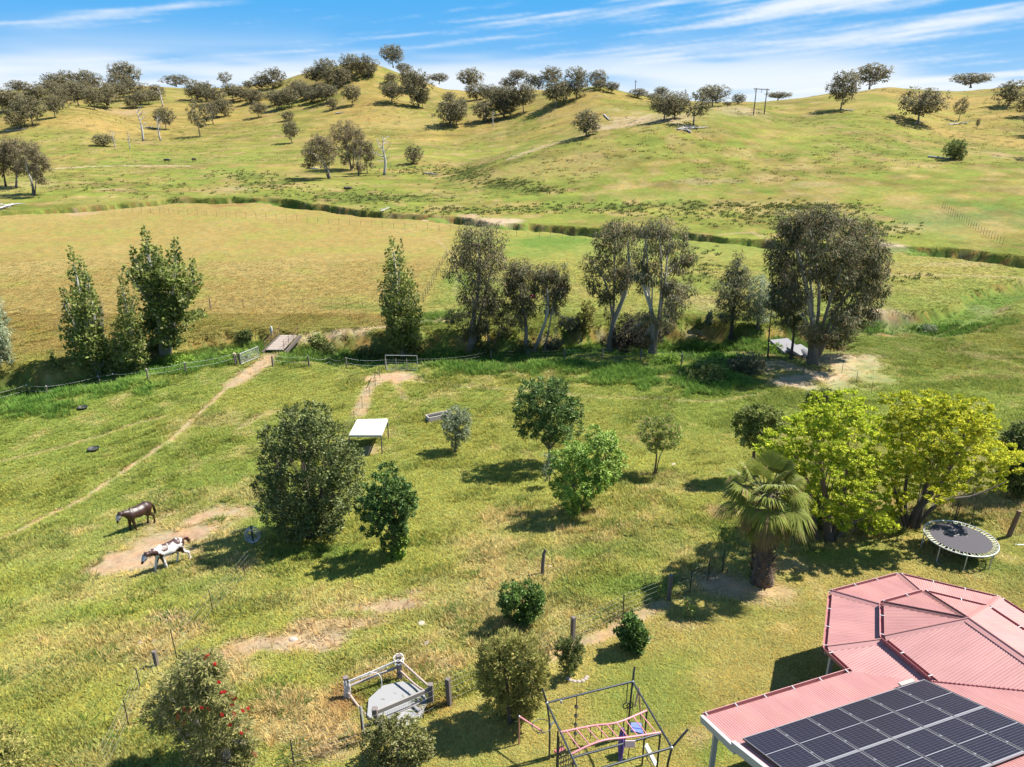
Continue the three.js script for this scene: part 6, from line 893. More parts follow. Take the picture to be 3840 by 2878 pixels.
// fence: posts at photo pixels [x, y, type?, height?], wires between
function fence(name, label, posts, o = {}) {
  const pts = posts.map(([x, y, ty, h]) => ({ p: at(x, y), ty: ty || o.ty || 's', h: h || o.h || 1.05 })), c = pts[0].p.clone(), t = thing(name, label, 'fence', c);
  for (const q of pts) {
    if (q.ty === '-') continue;
    const g = q.ty === 's' ? picketGeo : q.ty === 'r' ? roundPost : sqPost, m = mesh('post', g, o.pm || (q.ty === 's' ? (o.rust ? rustM : picketM) : q.ty === 'r' ? copperLog : timber), t);
    m.position.copy(q.p).sub(c); m.scale.set(o.thick || 1, q.h, o.thick || 1); m.rotation.y = q.p.x; m.rotation.z = Math.sin(q.p.x * 7) * .035; m.rotation.x = Math.cos(q.p.z * 5) * .03;
    if (o.tops) { const s = new THREE.CylinderGeometry(.045, .045, .1, 8); s.translate(q.p.x - c.x, q.p.y - c.y + q.h, q.p.z - c.z); mesh('insulator', s, whiteM, t); }
  }
  for (const w of o.wires || [.3, .6, .95]) {
    const g = new GB();
    for (let i = 0; i < pts.length - 1; i++) { if (pts[i].gap || (o.gaps || []).includes(i)) continue; const a = pts[i].p.clone().sub(c), b = pts[i + 1].p.clone().sub(c); a.y += w * pts[i].h; b.y += w * pts[i + 1].h; const sag = (o.sag || .02) * a.distanceTo(b), k = []; for (let j = 0; j <= 6; j++) { const q = a.clone().lerp(b, j / 6); q.y -= 4 * sag * (j / 6) * (1 - j / 6); k.push(q); } g.tube(k, o.wr || .006, 4, [1, 1, 1], false); }
    mesh('wire', g.geo(), o.wm || wireM, t);
  }
  return t;
}
const spread = (x0, y0, x1, y1, n) => { const a = at(x0, y0), b = at(x1, y1), out = []; for (let i = 0; i < n; i++) { const p = a.clone().lerp(b, i / (n - 1)); p.y = groundH(p.x, -p.z); out.push(project(p)); } return out; };
fence('creek_fence', 'timber post and white tape fence along the near creek bank, left of the bridge', [[-60, 1525], [108, 1485], [182, 1490, 'q'], [376, 1452, 'q'], [430, 1443], [556, 1427, 'r'], [697, 1402, 'q'], [882, 1366, 'r']], { ty: 's', wires: [.55, .97], wm: tapeM, wr: .006, tops: 1, sag: .03 });
fence('creek_fence', 'white tape fence with timber posts between the bridge and the loop gate', [[1023, 1376, 'q'], [1038, 1372], [1159, 1375, 'q'], [1236, 1375], [1300, 1381, 'r'], [1448, 1388, 'r']], { wires: [.5, .95], wm: tapeM, wr: .006, sag: .05 });
fence('creek_fence', 'long fence of spaced timber posts in the tall grass right of the loop gate', [[1565, 1390, '-'], [1842, 1356, 'r'], [1981, 1352, 'q'], [2117, 1353, 'q'], [2259, 1347, 'q'], [2402, 1353, 'q'], [2555, 1372, 'q'], [2705, 1388, 's'], [2858, 1397, 's'], [3013, 1399, 's'], [3108, 1360, 's']], { wires: [.4, .7, .95], h: 1.15 });
fence('pond_fence', 'short run of dark pickets across the bare ground below the biggest gum', [[3013, 1399], [3157, 1400], [3211, 1438], [3268, 1476]], { wires: [.4, .95] });
fence('paddock_fence', 'dark picket fence running from the loop gate to the white shelter', [[1425, 1426, 's', 1.2], [1408, 1450, 's', 1.2], [1386, 1488], [1358, 1532], [1328, 1590], [1290, 1640]], { wires: [.3, .6, .9] });
{ const p = at(1378, 1457), t = thing('stay_post', 'leaning dark stay brace of the paddock fence near the bare patch', 'post', p), g = new GB(); g.bar(V(-.1, 0, 0), V(.35, .85, -.2), .035, 6); mesh('post', g.geo(), picketM, t); }
fence('field_fence', 'thin picket fence crossing the golden field behind the creek', [[690, 1165], [789, 1157, 'r'], [913, 1157], [1030, 1152], [1137, 1152], [1244, 1152], [1299, 1150], [1359, 1152], [1423, 1150], [1500, 1148], [1587, 1136]], { wires: [.4, .8], h: 1.15 });
fence('field_fence', 'line of dark pickets running up the field behind the narrow poplar', spread(1587, 1136, 1675, 962, 15), { wires: [.4, .8], h: 1.25, thick: 1.5 });
fence('far_fence', 'faint line of pickets along the far side of the golden field', spread(430, 793, 1690, 868, 34), { wires: [.8], h: 1.2, thick: 1.4 });
fence('far_fence', 'faint pickets behind the tall gums, crossing the green flat', [...spread(1895, 886, 2240, 902, 9), ...spread(2300, 906, 2600, 1020, 7), ...spread(2622, 1032, 2700, 1085, 5)], { wires: [.8], h: 1.2, thick: 1.4 });
fence('slope_fence', 'dark picket fence slanting down the green slope at the far right', spread(3534, 782, 3760, 918, 26), { wires: [.4, .8], h: 1.25, thick: 1.6 });
fence('run_fence', 'dark picket fence running from the biggest paddock tree down past the bottlebrush', [[1000, 2040, '-'], [919, 2168, 's', 1.15], [800, 2303, 's', 1.15], [663, 2470, 's', 1.3], [588, 2500, 'q', .7], [527, 2585, 's', .9], [482, 2722, 's', 1], [400, 2900, '-']], { wires: [.25, .5, .75, .95], wr: .004 });
fence('garden_fence', 'wire garden fence with big square timber posts along the lawn edge', [[1105, 2880, 's', 1.1], [1362, 2792, 's', 1.15], [1685, 2645, 'q', 1.15], [1985, 2490, 's', 1.05], [2147, 2405, 'q', 1.05], [2336, 2318, 's', 1.1], [2508, 2250, 'q', 1.15], [2587, 2222], [2654, 2178, 's', 1.15], [2708, 2150, 's', 1.15]], { wires: [.2, .4, .6, .8, .97], wr: .003, thick: 1.15 });
fence('back_fence', 'short dark pickets standing behind the trampoline', [[3574, 1972, 's', 1.25], [3580, 1966, 's', 1.1], [3640, 1984, 's', 1.15]], { wires: [], thick: 1.3 });
{ const p = at(3783, 2014), t = thing('strainer_post', 'thick leaning brown timber post right of the trampoline', 'post', p), g = new THREE.CylinderGeometry(.095, .11, 1.5, 12); g.translate(0, .6, 0); g.rotateZ(-.12); mesh('post', g, mat(rgb(.2, .12, .08), .95), t); }
{ const p = at(2035, 2155), t = thing('old_post', 'weathered grey post with broken top, alone in the paddock', 'post', p), g = new GB(); g.tube([V(-.02, -.2, 0), V(0, .5, 0), V(.03, .95, 0), V(.05, 1.12, 0), V(.12, 1.25, .02)], [.09, .085, .08, .06, .02], 8, [1, 1, 1]); mesh('post', g.geo(), timber, t); const k = new THREE.SphereGeometry(.075, 8, 6); k.scale(.9, 1.3, .9); k.translate(.08, 1.2, 0); mesh('splintered_top', k, timberDark, t); }
// mesh gate by the bridge, and loop gate
function gate(name, label, a, b, h, bars, m) {
  const c = a.clone(), t = thing(name, label, 'gate', c), B = b.clone().sub(a), up = V(0, h, 0), P = (s, y) => B.clone().multiplyScalar(s).add(V(0, .12 + y * h, 0)), f = new GB(), n = new GB();
  f.tube([P(0, 0), P(1, 0)], .028, 6, [1, 1, 1]); f.tube([P(0, 1), P(1, 1)], .028, 6, [1, 1, 1]); f.tube([P(0, 0), P(0, 1)], .028, 6, [1, 1, 1]); f.tube([P(1, 0), P(1, 1)], .028, 6, [1, 1, 1]); mesh('gate_frame', f.geo(), m, t);
  if (bars) { const d = new GB(); d.bar(P(.33, 0), P(.62, 1), .02, 5); mesh('brace', d.geo(), m, t); const e = new GB(); e.bar(P(.02, .9), P(.33, 0), .02, 5); mesh('brace', e.geo(), m, t); for (let i = 1; i < 8; i++) n.bar(P(0, i / 8), P(1, i / 8), .007, 4); for (let i = 1; i < 18; i++) n.bar(P(i / 18, 0), P(i / 18, 1), .004, 4); mesh('mesh_panel', n.geo(), m, t); }
  else { for (const s of [.33, .67]) { const d = new GB(); d.bar(P(s, 0), P(s, .8), .02, 5); mesh('upright', d.geo(), m, t); } for (let i = 1; i < 5; i++) n.bar(P(0, i / 6), P(1, i / 6), .006, 4); mesh('mesh_panel', n.geo(), m, t); }
  return t;
}
const galvG = mat(rgb(.52, .53, .53), .4, { metalness: .4 });
gate('farm_gate', 'silver mesh farm gate standing open beside the track to the bridge', at(905, 1370), at(972, 1342), 1.0, true, galvG);
gate('loop_gate', 'wide galvanised loop gate in front of the narrow poplar', at(1448, 1390), at(1566, 1392), 1.35, false, galvG);
for (const [x, y, lb, h] of [[901, 1370, 'square timber gatepost at the hinge of the silver mesh gate', 1.15], [888, 1368, 'dark timber post with a bright tin tied on, beside the gatepost', 1.1]]) { const p = at(x, y), t = thing('gate_post', lb, 'post', p), m = mesh('post', sqPost, timber, t); m.scale.set(1, h, 1); if (x === 888) { const s = new THREE.CylinderGeometry(.12, .1, .2, 10); s.translate(-.05, 1.05, .1); mesh('tin', s, mat(rgb(.55, .4, .28), .6), t); } }
{ // timber plank bridge over the creek
  const a = castTo(1030, 1318, baseH), b = castTo(1084, 1262, baseH), c = a.clone(), t = thing('footbridge', 'pale timber plank bridge with rusty rails over the creek', 'bridge', c), d = b.clone().sub(a), L = d.length(), T = d.clone().normalize(), S = V(T.z, 0, -T.x).normalize().multiplyScalar(-1), y0 = .12, W = .85, n = Math.round(L / .28), r = rng(9);
  const P = (s, o, y) => T.clone().multiplyScalar(s).addScaledVector(S, o).add(V(0, y, 0));
  const pls = [.9, 1, 1.12].map((k) => mat(rgb(.31 * k, .255 * k, .21 * k), .95));
  for (let i = 0; i < n; i++) { const g = new GB(), s = (i + .5) * L / n, w = .03 * r(); g.beam(P(s, -W - w, y0 + .01 * r()), P(s, W - w, y0 + .01 * r()), L / n - .018, .06); mesh('plank', g.geo(true), pls[i % 3], t); }
  for (const o of [-1.1, 1.1]) { const g = new GB(); g.beam(P(-.4, o, y0 - .2), P(L + .4, o, y0 - .2), .2, .3); mesh('bearer', g.geo(true), timberDark, t); }
  for (const o of [-W - .05, W + .05]) { for (const y of [.5, .95]) { const g = new GB(); g.bar(P(-.2, o, y0 + y * .9), P(L + .2, o * 1.08, y0 + y), .022, 5); mesh('rail', g.geo(), rustM, t); } for (let k = 0; k < 4; k++) { const g = new GB(); g.bar(P(L * k / 3, o, -.5), P(L * k / 3, o * 1.08, y0 + 1), .025, 5); mesh('rail_post', g.geo(), rustM, t); } }
}
{ const p = at(1019, 1262), t = thing('bag', 'white feed bag hung over a post at the far end of the bridge', 'bag', p), g = new GB(); g.tube([V(0, .35, 0), V(.02, .7, 0), V(.05, 1.0, 0), V(0, 1.15, 0)], [.1, .15, .12, .04], 8, [1, 1, 1]); mesh('bag', g.geo(), mat(rgb(.5, .5, .48), .8), t); mesh('post', sqPost, timber, t); }
{ // open white shelter
  const A = planePt(1335, 1574, 0), gp = at(1430, 1708), hh = riseTo(gp, 1637), t = thing('shelter', 'white flat-roofed horse shelter on thin steel posts', 'shelter', V(0, 0, 0)), Q = (x, y) => planePt(x, y, gp.y + hh);
  const fr = Q(1428, 1631), br = Q(1452, 1574), bl = Q(1338, 1577), fl = Q(1308, 1631), g = new GB(), nrm = 26, th = .03;
  for (let i = 0; i < nrm; i++) { const a = fl.clone().lerp(fr, i / nrm), b = fl.clone().lerp(fr, (i + 1) / nrm), c = bl.clone().lerp(br, i / nrm), d = bl.clone().lerp(br, (i + 1) / nrm), m = a.clone().lerp(b, .5).add(V(0, .035, 0)), n = c.clone().lerp(d, .5).add(V(0, .085, 0)); c.y += .05; d.y += .05; g.quad(a, m, n, c); g.quad(m, b, d, n); }
  mesh('roof', g.geo(true), whiteM, t);
  const f = new GB(); f.beam(fl.clone().add(V(0, -.09, .02)), fr.clone().add(V(0, -.09, .02)), .06, .14); mesh('fascia', f.geo(true), mat(rgb(.5, .5, .48), .6), t); const f2 = new GB(); f2.beam(fr.clone().add(V(.02, -.08, 0)), br.clone().add(V(.02, -.04, 0)), .05, .12); mesh('fascia', f2.geo(true), whiteM, t);
  for (const c of [fr, br, bl, fl]) { const q = new GB(), y = groundH(c.x, -c.z); q.beam(V(c.x, y - .2, c.z), V(c.x, c.y - .05, c.z), .07, .07); mesh('post', q.geo(true), mat(rgb(.16, .15, .14), .7), t); }
}
{ const a = at(1604, 1583), b = at(1690, 1566), c = a.clone(), t = thing('trough', 'long pale concrete water trough behind the silvery round-headed tree', 'trough', c), d = b.clone().sub(a).setY(0), L = d.length(), T = d.normalize(), S = V(T.z, 0, -T.x), P = (s, o, y) => T.clone().multiplyScalar(s).addScaledVector(S, o).add(V(0, y, 0)), g = new GB(); for (const o of [-.32, .32]) g.beam(P(0, o, .22), P(L, o, .22), .07, .5); g.beam(P(-.01, -.35, .22), P(-.01, .35, .22), .07, .5); g.beam(P(L, -.35, .22), P(L, .35, .22), .07, .5); mesh('trough', g.geo(true), mat(rgb(.42, .37, .33), .9), t); const w = new GB(); w.quad(P(0, -.3, .33), P(L, -.3, .33), P(L, .3, .33), P(0, .3, .33)); mesh('water', w.geo(true), mat(rgb(.03, .035, .03), .05), t); }
for (const [x, y, lb] of [[310, 1535, 'black rubber feed tub lying in the grass, nearer the creek fence'], [351, 1691, 'black rubber feed tub in the paddock, nearer the horses']]) { const p = at(x, y), t = thing('feed_tub', lb, 'feed tub', p), g = new THREE.LatheGeometry([[.01, .03], [.3, .03], [.36, .16], [.38, .2], [.34, .2], [.29, .07], [.01, .06]].map(([a, b]) => new THREE.Vector2(a, b)), 22); mesh('tub', g, mat(rgb(.03, .03, .033), .6), t); }
{ // roll of wire on the fence end, and stays
  const p = at(952, 2046), t = thing('wire_coil', 'loose coil of silver wire hanging at the end of the picket fence', 'wire coil', p), r = rng(4); const g = new GB();
  for (let k = 0; k < 9; k++) { const pts = [], R = .3 + .1 * r(), tx = (r() - .5) * .5, tz = (r() - .5) * .4; for (let i = 0; i <= 20; i++) { const a = i / 20 * 6.283; pts.push(V(Math.cos(a) * R + (r() - .5) * .03, .62 + Math.sin(a) * R, Math.cos(a) * tx + Math.sin(a) * tz)); } g.tube(pts, .009, 4, [1, 1, 1], false); } mesh('coil', g.geo(), mat(rgb(.62, .64, .7), .4, { metalness: .3 }), t);
  const q = new GB(); q.bar(V(0, -.2, 0), V(-.02, 1.15, 0), .04, 6); mesh('post', q.geo(), picketM, t);
}
{ const p = at(2004, 1170), t = thing('pink_tub', 'bright pink plastic tub hanging among the gums right of the upright gum', 'tub', p), H = riseTo(p, 1118), g = new THREE.LatheGeometry([[.01, 0], [.2, 0], [.3, .35], [.33, .36], [.27, .34], [.18, .03]].map(([a, b]) => new THREE.Vector2(a, b)), 16); g.rotateZ(.5); g.translate(0, H, 0); mesh('tub', g, mat(rgb(.75, .03, .22), .5), t); const w = new GB(); w.tube([V(0, -.1, 0), V(.03, H + .2, 0)], .02, 5, [1, 1, 1]); mesh('stake', w.geo(), timber, t); }
{ // railed pen round the tank lid
  const c = at(1490, 2640), t = thing('railed_pen', 'small square pen of weathered posts and bent rails round a tank lid', 'pen', c), P = (x, y) => at(x, y).sub(c);
  const pst = { b: P(1500, 2552), l: P(1303, 2615), r: P(1617, 2640), f: P(1410, 2722) }, tops = { b: 2458, l: 2540, r: 2566, f: 2664 };
  const hs = {}; for (const k in pst) { hs[k] = Math.max(.7, riseTo(pst[k].clone().add(c), tops[k])); const g = new RoundedBoxGeometry(.16, hs[k] + .2, .16, 2, .015); g.rotateY(.5 + pst[k].x); g.translate(pst[k].x, pst[k].y + hs[k] / 2 - .1, pst[k].z); mesh('post', g, mat(rgb(.18, .15, .14), .95), t); }
  const up = (k, f) => pst[k].clone().add(V(0, hs[k] * f, 0)), rail = (pts, r, m) => { const g = new GB(); g.tube(new THREE.CatmullRomCurve3(pts).getPoints(8), r, 7, [1, 1, 1]); mesh('rail', g.geo(), m, t); };
  const grey = mat(rgb(.3, .27, .25), .9);
  rail([up('l', .5), up('b', .55)], .045, grey); rail([up('l', .3), up('l', .3).lerp(up('f', .25), .5).add(V(0, -.18, 0)), up('f', .15)], .04, mat(rgb(.4, .3, .25), .9)); rail([up('b', .85), up('r', .8)], .035, mat(rgb(.42, .32, .27), .9)); rail([up('b', .42), up('b', .42).lerp(up('r', .5), .5).add(V(0, -.12, 0)), up('r', .45)], .035, mat(rgb(.4, .3, .25), .9));
  for (const [f0, f1, n] of [[.72, .72, 1], [.12, .22, .78]]) { const g = new GB(), a = up('f', f0), b = up('f', f0).lerp(up('r', f1), n); g.beam(a, b, .05, .15); mesh('board', g.geo(true), grey, t); }
  const net = new GB(); for (let i = 0; i <= 24; i++) net.bar(up('f', .03).lerp(up('r', .03), i / 24), up('f', .5).lerp(up('r', .5), i / 24), .004, 3); for (let j = 0; j <= 8; j++) net.bar(up('f', .03 + j * .06), up('r', .03 + j * .06), .004, 3); mesh('netting', net.geo(), wireM, t);
  { const q = thing('wire_bundle', 'white wire looped over the back and left posts of the railed pen', 'wire', c), g = new GB(), r = rng(6), m = mat(rgb(.8, .8, .8), .5); const a = up('l', .9), b = up('b', .95); for (let k = 0; k < 5; k++) { const s = r() * .12, pts = [a.clone().add(V(.1, -.02 - s, .06)), a.clone().lerp(b, .3).add(V(0, -.05 - s, .1)), a.clone().lerp(b, .55).add(V(0, -.1 - s * 1.5, .05)), b.clone().add(V(.03, -.05, .08))]; g.tube(new THREE.CatmullRomCurve3(pts).getPoints(14), .011, 4, [1, 1, 1]); } for (let k = 0; k < 18; k++) g.tube(bend(a.clone().add(V((r() - .3) * .22, .02 - r() * .2, .1)), a.clone().add(V((r() - .5) * .22, -.55 - r() * .4, .12)), .05, 4, r, .14), .012, 4, [1, 1, 1]); for (let k = 0; k < 4; k++) { const pts = []; for (let i = 0; i <= 12; i++) { const w = i / 12 * 6.28 + k; pts.push(b.clone().add(V(Math.cos(w) * (.14 + .05 * r()), -.02 - r() * .05 - .05 * k * (i > 6 ? 1 : .3), Math.sin(w) * .2))); } g.tube(pts, .011, 4, [1, 1, 1]); } const e = a.clone().lerp(b, .5); g.tube(new THREE.CatmullRomCurve3([e.clone().add(V(-.1, -.08, .1)), e.clone().add(V(.25, -.1, .2)), e.clone().add(V(.32, -.5, .25)), e.clone().add(V(.2, -.75, .3))]).getPoints(10), .011, 4, [1, 1, 1]); mesh('wire', g.geo(), m, q); }
  { const q = thing('tank_lid', 'round grey concrete tank lid inside the railed pen', 'tank lid', at(1490, 2655)), k = new THREE.CylinderGeometry(.98, 1.0, .3, 9); k.rotateY(.3); mesh('lid', k, concreteM, q); const h = new THREE.CylinderGeometry(.42, .42, .05, 24); h.translate(.05, .17, .3); mesh('hatch', h, mat(rgb(.3, .3, .3), .9), q); const b = new RoundedBoxGeometry(.36, .08, .1, 2, .02); b.rotateY(-.8); b.translate(.62, .2, .2); mesh('lug', b, mat(rgb(.22, .22, .23), .9), q); }
  { const p = at(1365, 2762), q = thing('steel_post', 'thin galvanised steel post in front of the railed pen', 'post', p), g = new GB(); g.bar(V(0, -.2, 0), V(-.03, 1.15, 0), .045, 8); mesh('post', g.geo(), galvG, q); }
}
{ // trampoline
  const c0 = at(3603, 2066), H = .86, gy = c0.y, ctr = planePt(3603, 2018, gy + H), t = thing('trampoline', 'round trampoline with black mat and silver frame beside the house', 'trampoline', V(ctr.x, gy, ctr.z)), R = pxm(ctr, 122);
  const mt = new THREE.CylinderGeometry(R * .84, R * .84, .012, 48); mt.translate(0, H, 0); mesh('mat', mt, mat(rgb(.04, .036, .048), .75), t);
  const fr = new THREE.TorusGeometry(R, .028, 8, 56); fr.rotateX(Math.PI / 2); fr.translate(0, H, 0); mesh('frame', fr, galvG, t);
  const sp = new GB(); for (let i = 0; i < 56; i++) { const a = i / 56 * 6.283; sp.bar(V(Math.cos(a) * R * .84, H, Math.sin(a) * R * .84), V(Math.cos(a) * R * .99, H, Math.sin(a) * R * .99), .014, 4, [1, 1, 1]); } mesh('springs', sp.geo(), mat(rgb(.62, .6, .5), .4, { metalness: .3 }), t).userData.kind = 'stuff';
  const pad = new GB(); for (let i = 0; i < 56; i++) { const a = i / 56 * 6.283, b = (i + 1) / 56 * 6.283, Q = (w, k) => V(Math.cos(w) * R * k, H - .03, Math.sin(w) * R * k); if (i % 2) pad.quad(Q(a, .85), Q(b, .85), Q(b, .97), Q(a, .97)); } mesh('spring_cover', pad.geo(), mat(rgb(.16, .2, .1), .8), t);
  for (let k = 0; k < 4; k++) { const g = new GB(), a0 = k * Math.PI / 2 + .35, a1 = a0 + .75, p = (a, y) => V(Math.cos(a) * R * .98, y, Math.sin(a) * R * .98); g.tube([p(a0, H), p(a0, .08), p(a0 + .1, .03), p(a1 - .1, .03), p(a1, .08), p(a1, H)], .024, 7, [1, 1, 1]); mesh('leg', g.geo(), galvG, t); }
  // worn white marks on the mat
  const r = rng(12), mk = new GB(); for (let i = 0; i < 26; i++) { const cx = .05 + (r() - .5) * .7, cz = -.55 + (r() - .5) * .16 + (i > 18 ? .35 : 0), a = r() * 6.28, s = .02 + .05 * r(); mk.quad(V(cx - s, H + .0105, cz - s * .3), V(cx + s, H + .0105, cz - s * .2), V(cx + s * .8, H + .0105, cz + s * .3), V(cx - s * .7, H + .0105, cz + s * .25)); } mesh('worn_print', mk.geo(true), mat(rgb(.4, .4, .38), .8), t).userData.kind = 'stuff';
}
{ const a = at(3815, 2045), t = thing('garden_swing', 'thin rod of a garden swing cut by the right edge', 'swing', a), g = new GB(); g.bar(V(-.1, .02, 0), V(1.2, .05, .1), .03, 6); mesh('foot_bar', g.geo(), galvG, t); const k = new GB(); k.bar(V(.0, .05, 0), V(.05, 1.6, -.05), .008, 4); mesh('chain', k.geo(), wireM, t); }
// power poles
{ const p = at(2826, 432), t = thing('power_pole', 'twin-pole power line frame with a crossbar on the right hill', 'power pole', p), H = riseTo(p, 330), q = at(2866, 428), d = q.clone().sub(p), m = mat(rgb(.13, .105, .09), .9); for (const o of [V(0, 0, 0), d]) { const g = new GB(); g.bar(o.clone().add(V(0, -.3, 0)), V(o.x, H, o.z), .2, 7, [1, 1, 1], .13); mesh('pole', g.geo(), m, t); } const g = new GB(), w = d.clone().setY(0).multiplyScalar(.22); g.beam(V(0, H - .3, 0).sub(w), V(d.x, H - .3, d.z).add(w), .22, .25); mesh('crossarm', g.geo(true), m, t); for (const s of [-.1, .5, 1.1]) { const k = new GB(); k.bar(d.clone().multiplyScalar(s).setY(H - .4), d.clone().multiplyScalar(s).setY(H - 1.4), .07, 6); mesh('insulator', k.geo(), m, t); } }
for (const [x, y, top, lb] of [[2381, 362, 300, 'thin bare pole on the saddle skyline, left one'], [2567, 392, 334, 'thin bare pole behind the clump at the spur head']]) { const p = at(x, y), t = thing('power_pole', lb, 'power pole', p), g = new GB(), H = riseTo(p, top); g.bar(V(0, -.5, 0), V(0, H, 0), .2, 6, [1, 1, 1], .15); mesh('pole', g.geo(), timberDark, t); const c = new GB(); c.beam(V(-.7, H - .8, 0), V(.7, H - .8, 0), .15, .15); mesh('crossarm', c.geo(true), timberDark, t); }
// concrete crossing beside the biggest gum; rocks; garden edging stones
{ const p = at(2968, 1318), t = thing('culvert', 'broken grey concrete culvert slabs behind the biggest gum trunk', 'culvert', p); for (const [x, z, a, w, l] of [[-.4, -.6, .3, 2.2, 2.6], [.5, .9, .5, 2, 1.8]]) { const g = new RoundedBoxGeometry(w, .3, l, 2, .04); g.rotateX(.22); g.rotateY(a); g.translate(x, .35, z); mesh('slab', g, mat(rgb(.22, .215, .225), .9), t); } const q = new THREE.CylinderGeometry(.55, .55, 1.8, 16, 1, true); q.rotateX(Math.PI / 2); q.translate(.9, .1, 1.9); mesh('pipe', q, mat(rgb(.2, .2, .2), .9), t); }
{ const r = rng(55), rk = (x, y, s, label, name = 'rock', m = mat(rgb(.4, .35, .3), .95)) => { const g = new THREE.IcosahedronGeometry(s, 2), q = g.attributes.position; for (let i = 0; i < q.count; i++) { const k = 1 + .3 * (vnoise(q.getX(i) * 4 / s + x, q.getY(i) * 4 / s + q.getZ(i) * 3 / s) - .5); q.setXYZ(i, q.getX(i) * k * 1.3, q.getY(i) * k * .6, q.getZ(i) * k); } g.computeVertexNormals(); const t = tag(mesh(name, g, m), label, 'rock'); t.position.copy(at(x, y)); t.rotation.y = r() * 6; };
  rk(1100, 2400, .13, 'pale rock on the bare strip left of the railed pen'); rk(1580, 2343, .16, 'whitish flat rock in the dry grass above the railed pen'); rk(1600, 2416, .14, 'pale rock with two lobes below the whitish flat one'); rk(530, 2412, .13, 'largest pale rock in the scatter near the picket fence'); rk(575, 2405, .08, 'small white rock at the right of the rock scatter'); rk(520, 2442, .09, 'lower white rock of the rock scatter by the fence'); rk(606, 2362, .1, 'upper pale rock of the scatter beside green fence grass'); rk(628, 2297, .1, 'white stone topmost in the rock scatter by the fence'); rk(720, 2120, .14, 'pinkish rock behind the pinto horse'); rk(2062, 2128, .12, 'pale rock at the foot of the weathered broken post'); rk(2525, 1745, .16, 'flat whitish stone in the grass right of the open pinkish tree'); rk(1835, 1392, .2, 'pale stone in the grass below the twin-stemmed gum');
  for (let i = 0; i < 7; i++) { const a = .2 + i * .42, p = at(2150, 2540); const g = new THREE.IcosahedronGeometry(.07, 1); g.scale(1.2, .7, 1); const t = tag(mesh('edging_stone', g, mat(rgb(.36, .3, .26), .95)), `${['leftmost', 'second', 'third', 'middle', 'fifth', 'sixth', 'rightmost'][6 - i]} pale edging stone in the half ring round the narrow-leaved bush`, 'stone', 'edging stones round the narrow-leaved bush'); const X = p.x + .12 + Math.cos(a) * .34, Z = p.z + Math.sin(a) * .26; t.position.set(X, groundH(X, -Z) + .03, Z); } }

// ---------- horses and cattle: each body one skin over a smooth-joined skeleton ----------
function skin(bones, res, colorAt, k = 0.05) {
  // bones: [ax,ay,az,ra, bx,by,bz,rb]; smooth union of tapered capsules, meshed by marching cubes
  const lo = V(1e9, 1e9, 1e9), hi = V(-1e9, -1e9, -1e9);
  for (const b of bones) for (const [o, r] of [[0, b[3]], [4, b[7]]]) { lo.min(V(b[o] - r, b[o + 1] - r, b[o + 2] - r)); hi.max(V(b[o] + r, b[o + 1] + r, b[o + 2] + r)); }
  const c = lo.clone().add(hi).multiplyScalar(.5), half = Math.max(hi.x - lo.x, hi.y - lo.y, hi.z - lo.z) / 2 * 1.08 + .02;
  const mc = new MarchingCubes(res, new THREE.MeshStandardMaterial(), false, false, 120000); mc.isolation = 0;
  const f = mc.field, n = res, hs = n / 2;
  for (let z = 0; z < n; z++) for (let y = 0; y < n; y++) for (let x = 0; x < n; x++) {
    const px = c.x + (x - hs) / hs * half, py = c.y + (y - hs) / hs * half, pz = c.z + (z - hs) / hs * half; let s = 0, best = 1e9;
    for (const b of bones) {
      const dx = b[4] - b[0], dy = b[5] - b[1], dz = b[6] - b[2], L = dx * dx + dy * dy + dz * dz, t = Math.min(1, Math.max(0, ((px - b[0]) * dx + (py - b[1]) * dy + (pz - b[2]) * dz) / L));
      const ex = px - b[0] - dx * t, ey = py - b[1] - dy * t, ez = pz - b[2] - dz * t, d = Math.sqrt(ex * ex + ey * ey + ez * ez) - (b[3] + (b[7] - b[3]) * t);
      best = best === 1e9 ? d : (() => { const h = Math.max(k - Math.abs(best - d), 0) / k; return Math.min(best, d) - h * h * k * .25; })();
    }
    f[x + y * n + z * n * n] = -best;
  }
  mc.update();
  const cnt = mc.count !== undefined && mc.count > 0 ? mc.count : mc.geometry.drawRange.count, P = mc.positionArray, g = new GB();
  const idx = new Map(); const pos = [], col = [], ind = [];
  for (let i = 0; i < cnt; i++) { const x = c.x + P[i * 3] * half, y = c.y + P[i * 3 + 1] * half, z = c.z + P[i * 3 + 2] * half, key = Math.round(x * 2000) + '_' + Math.round(y * 2000) + '_' + Math.round(z * 2000); let q = idx.get(key); if (q === undefined) { q = pos.length / 3; idx.set(key, q); pos.push(x, y, z); col.push(...colorAt(x, y, z)); } ind.push(q); }
  const geo = new THREE.BufferGeometry(); geo.setAttribute('position', new THREE.Float32BufferAttribute(pos, 3)); geo.setAttribute('color', new THREE.Float32BufferAttribute(col, 3)); geo.setIndex(ind); geo.computeVertexNormals(); return geo;
}
const coat = new THREE.MeshPhysicalMaterial({ color: rgb(1, 1, 1), vertexColors: true, roughness: .45, sheen: .2 });
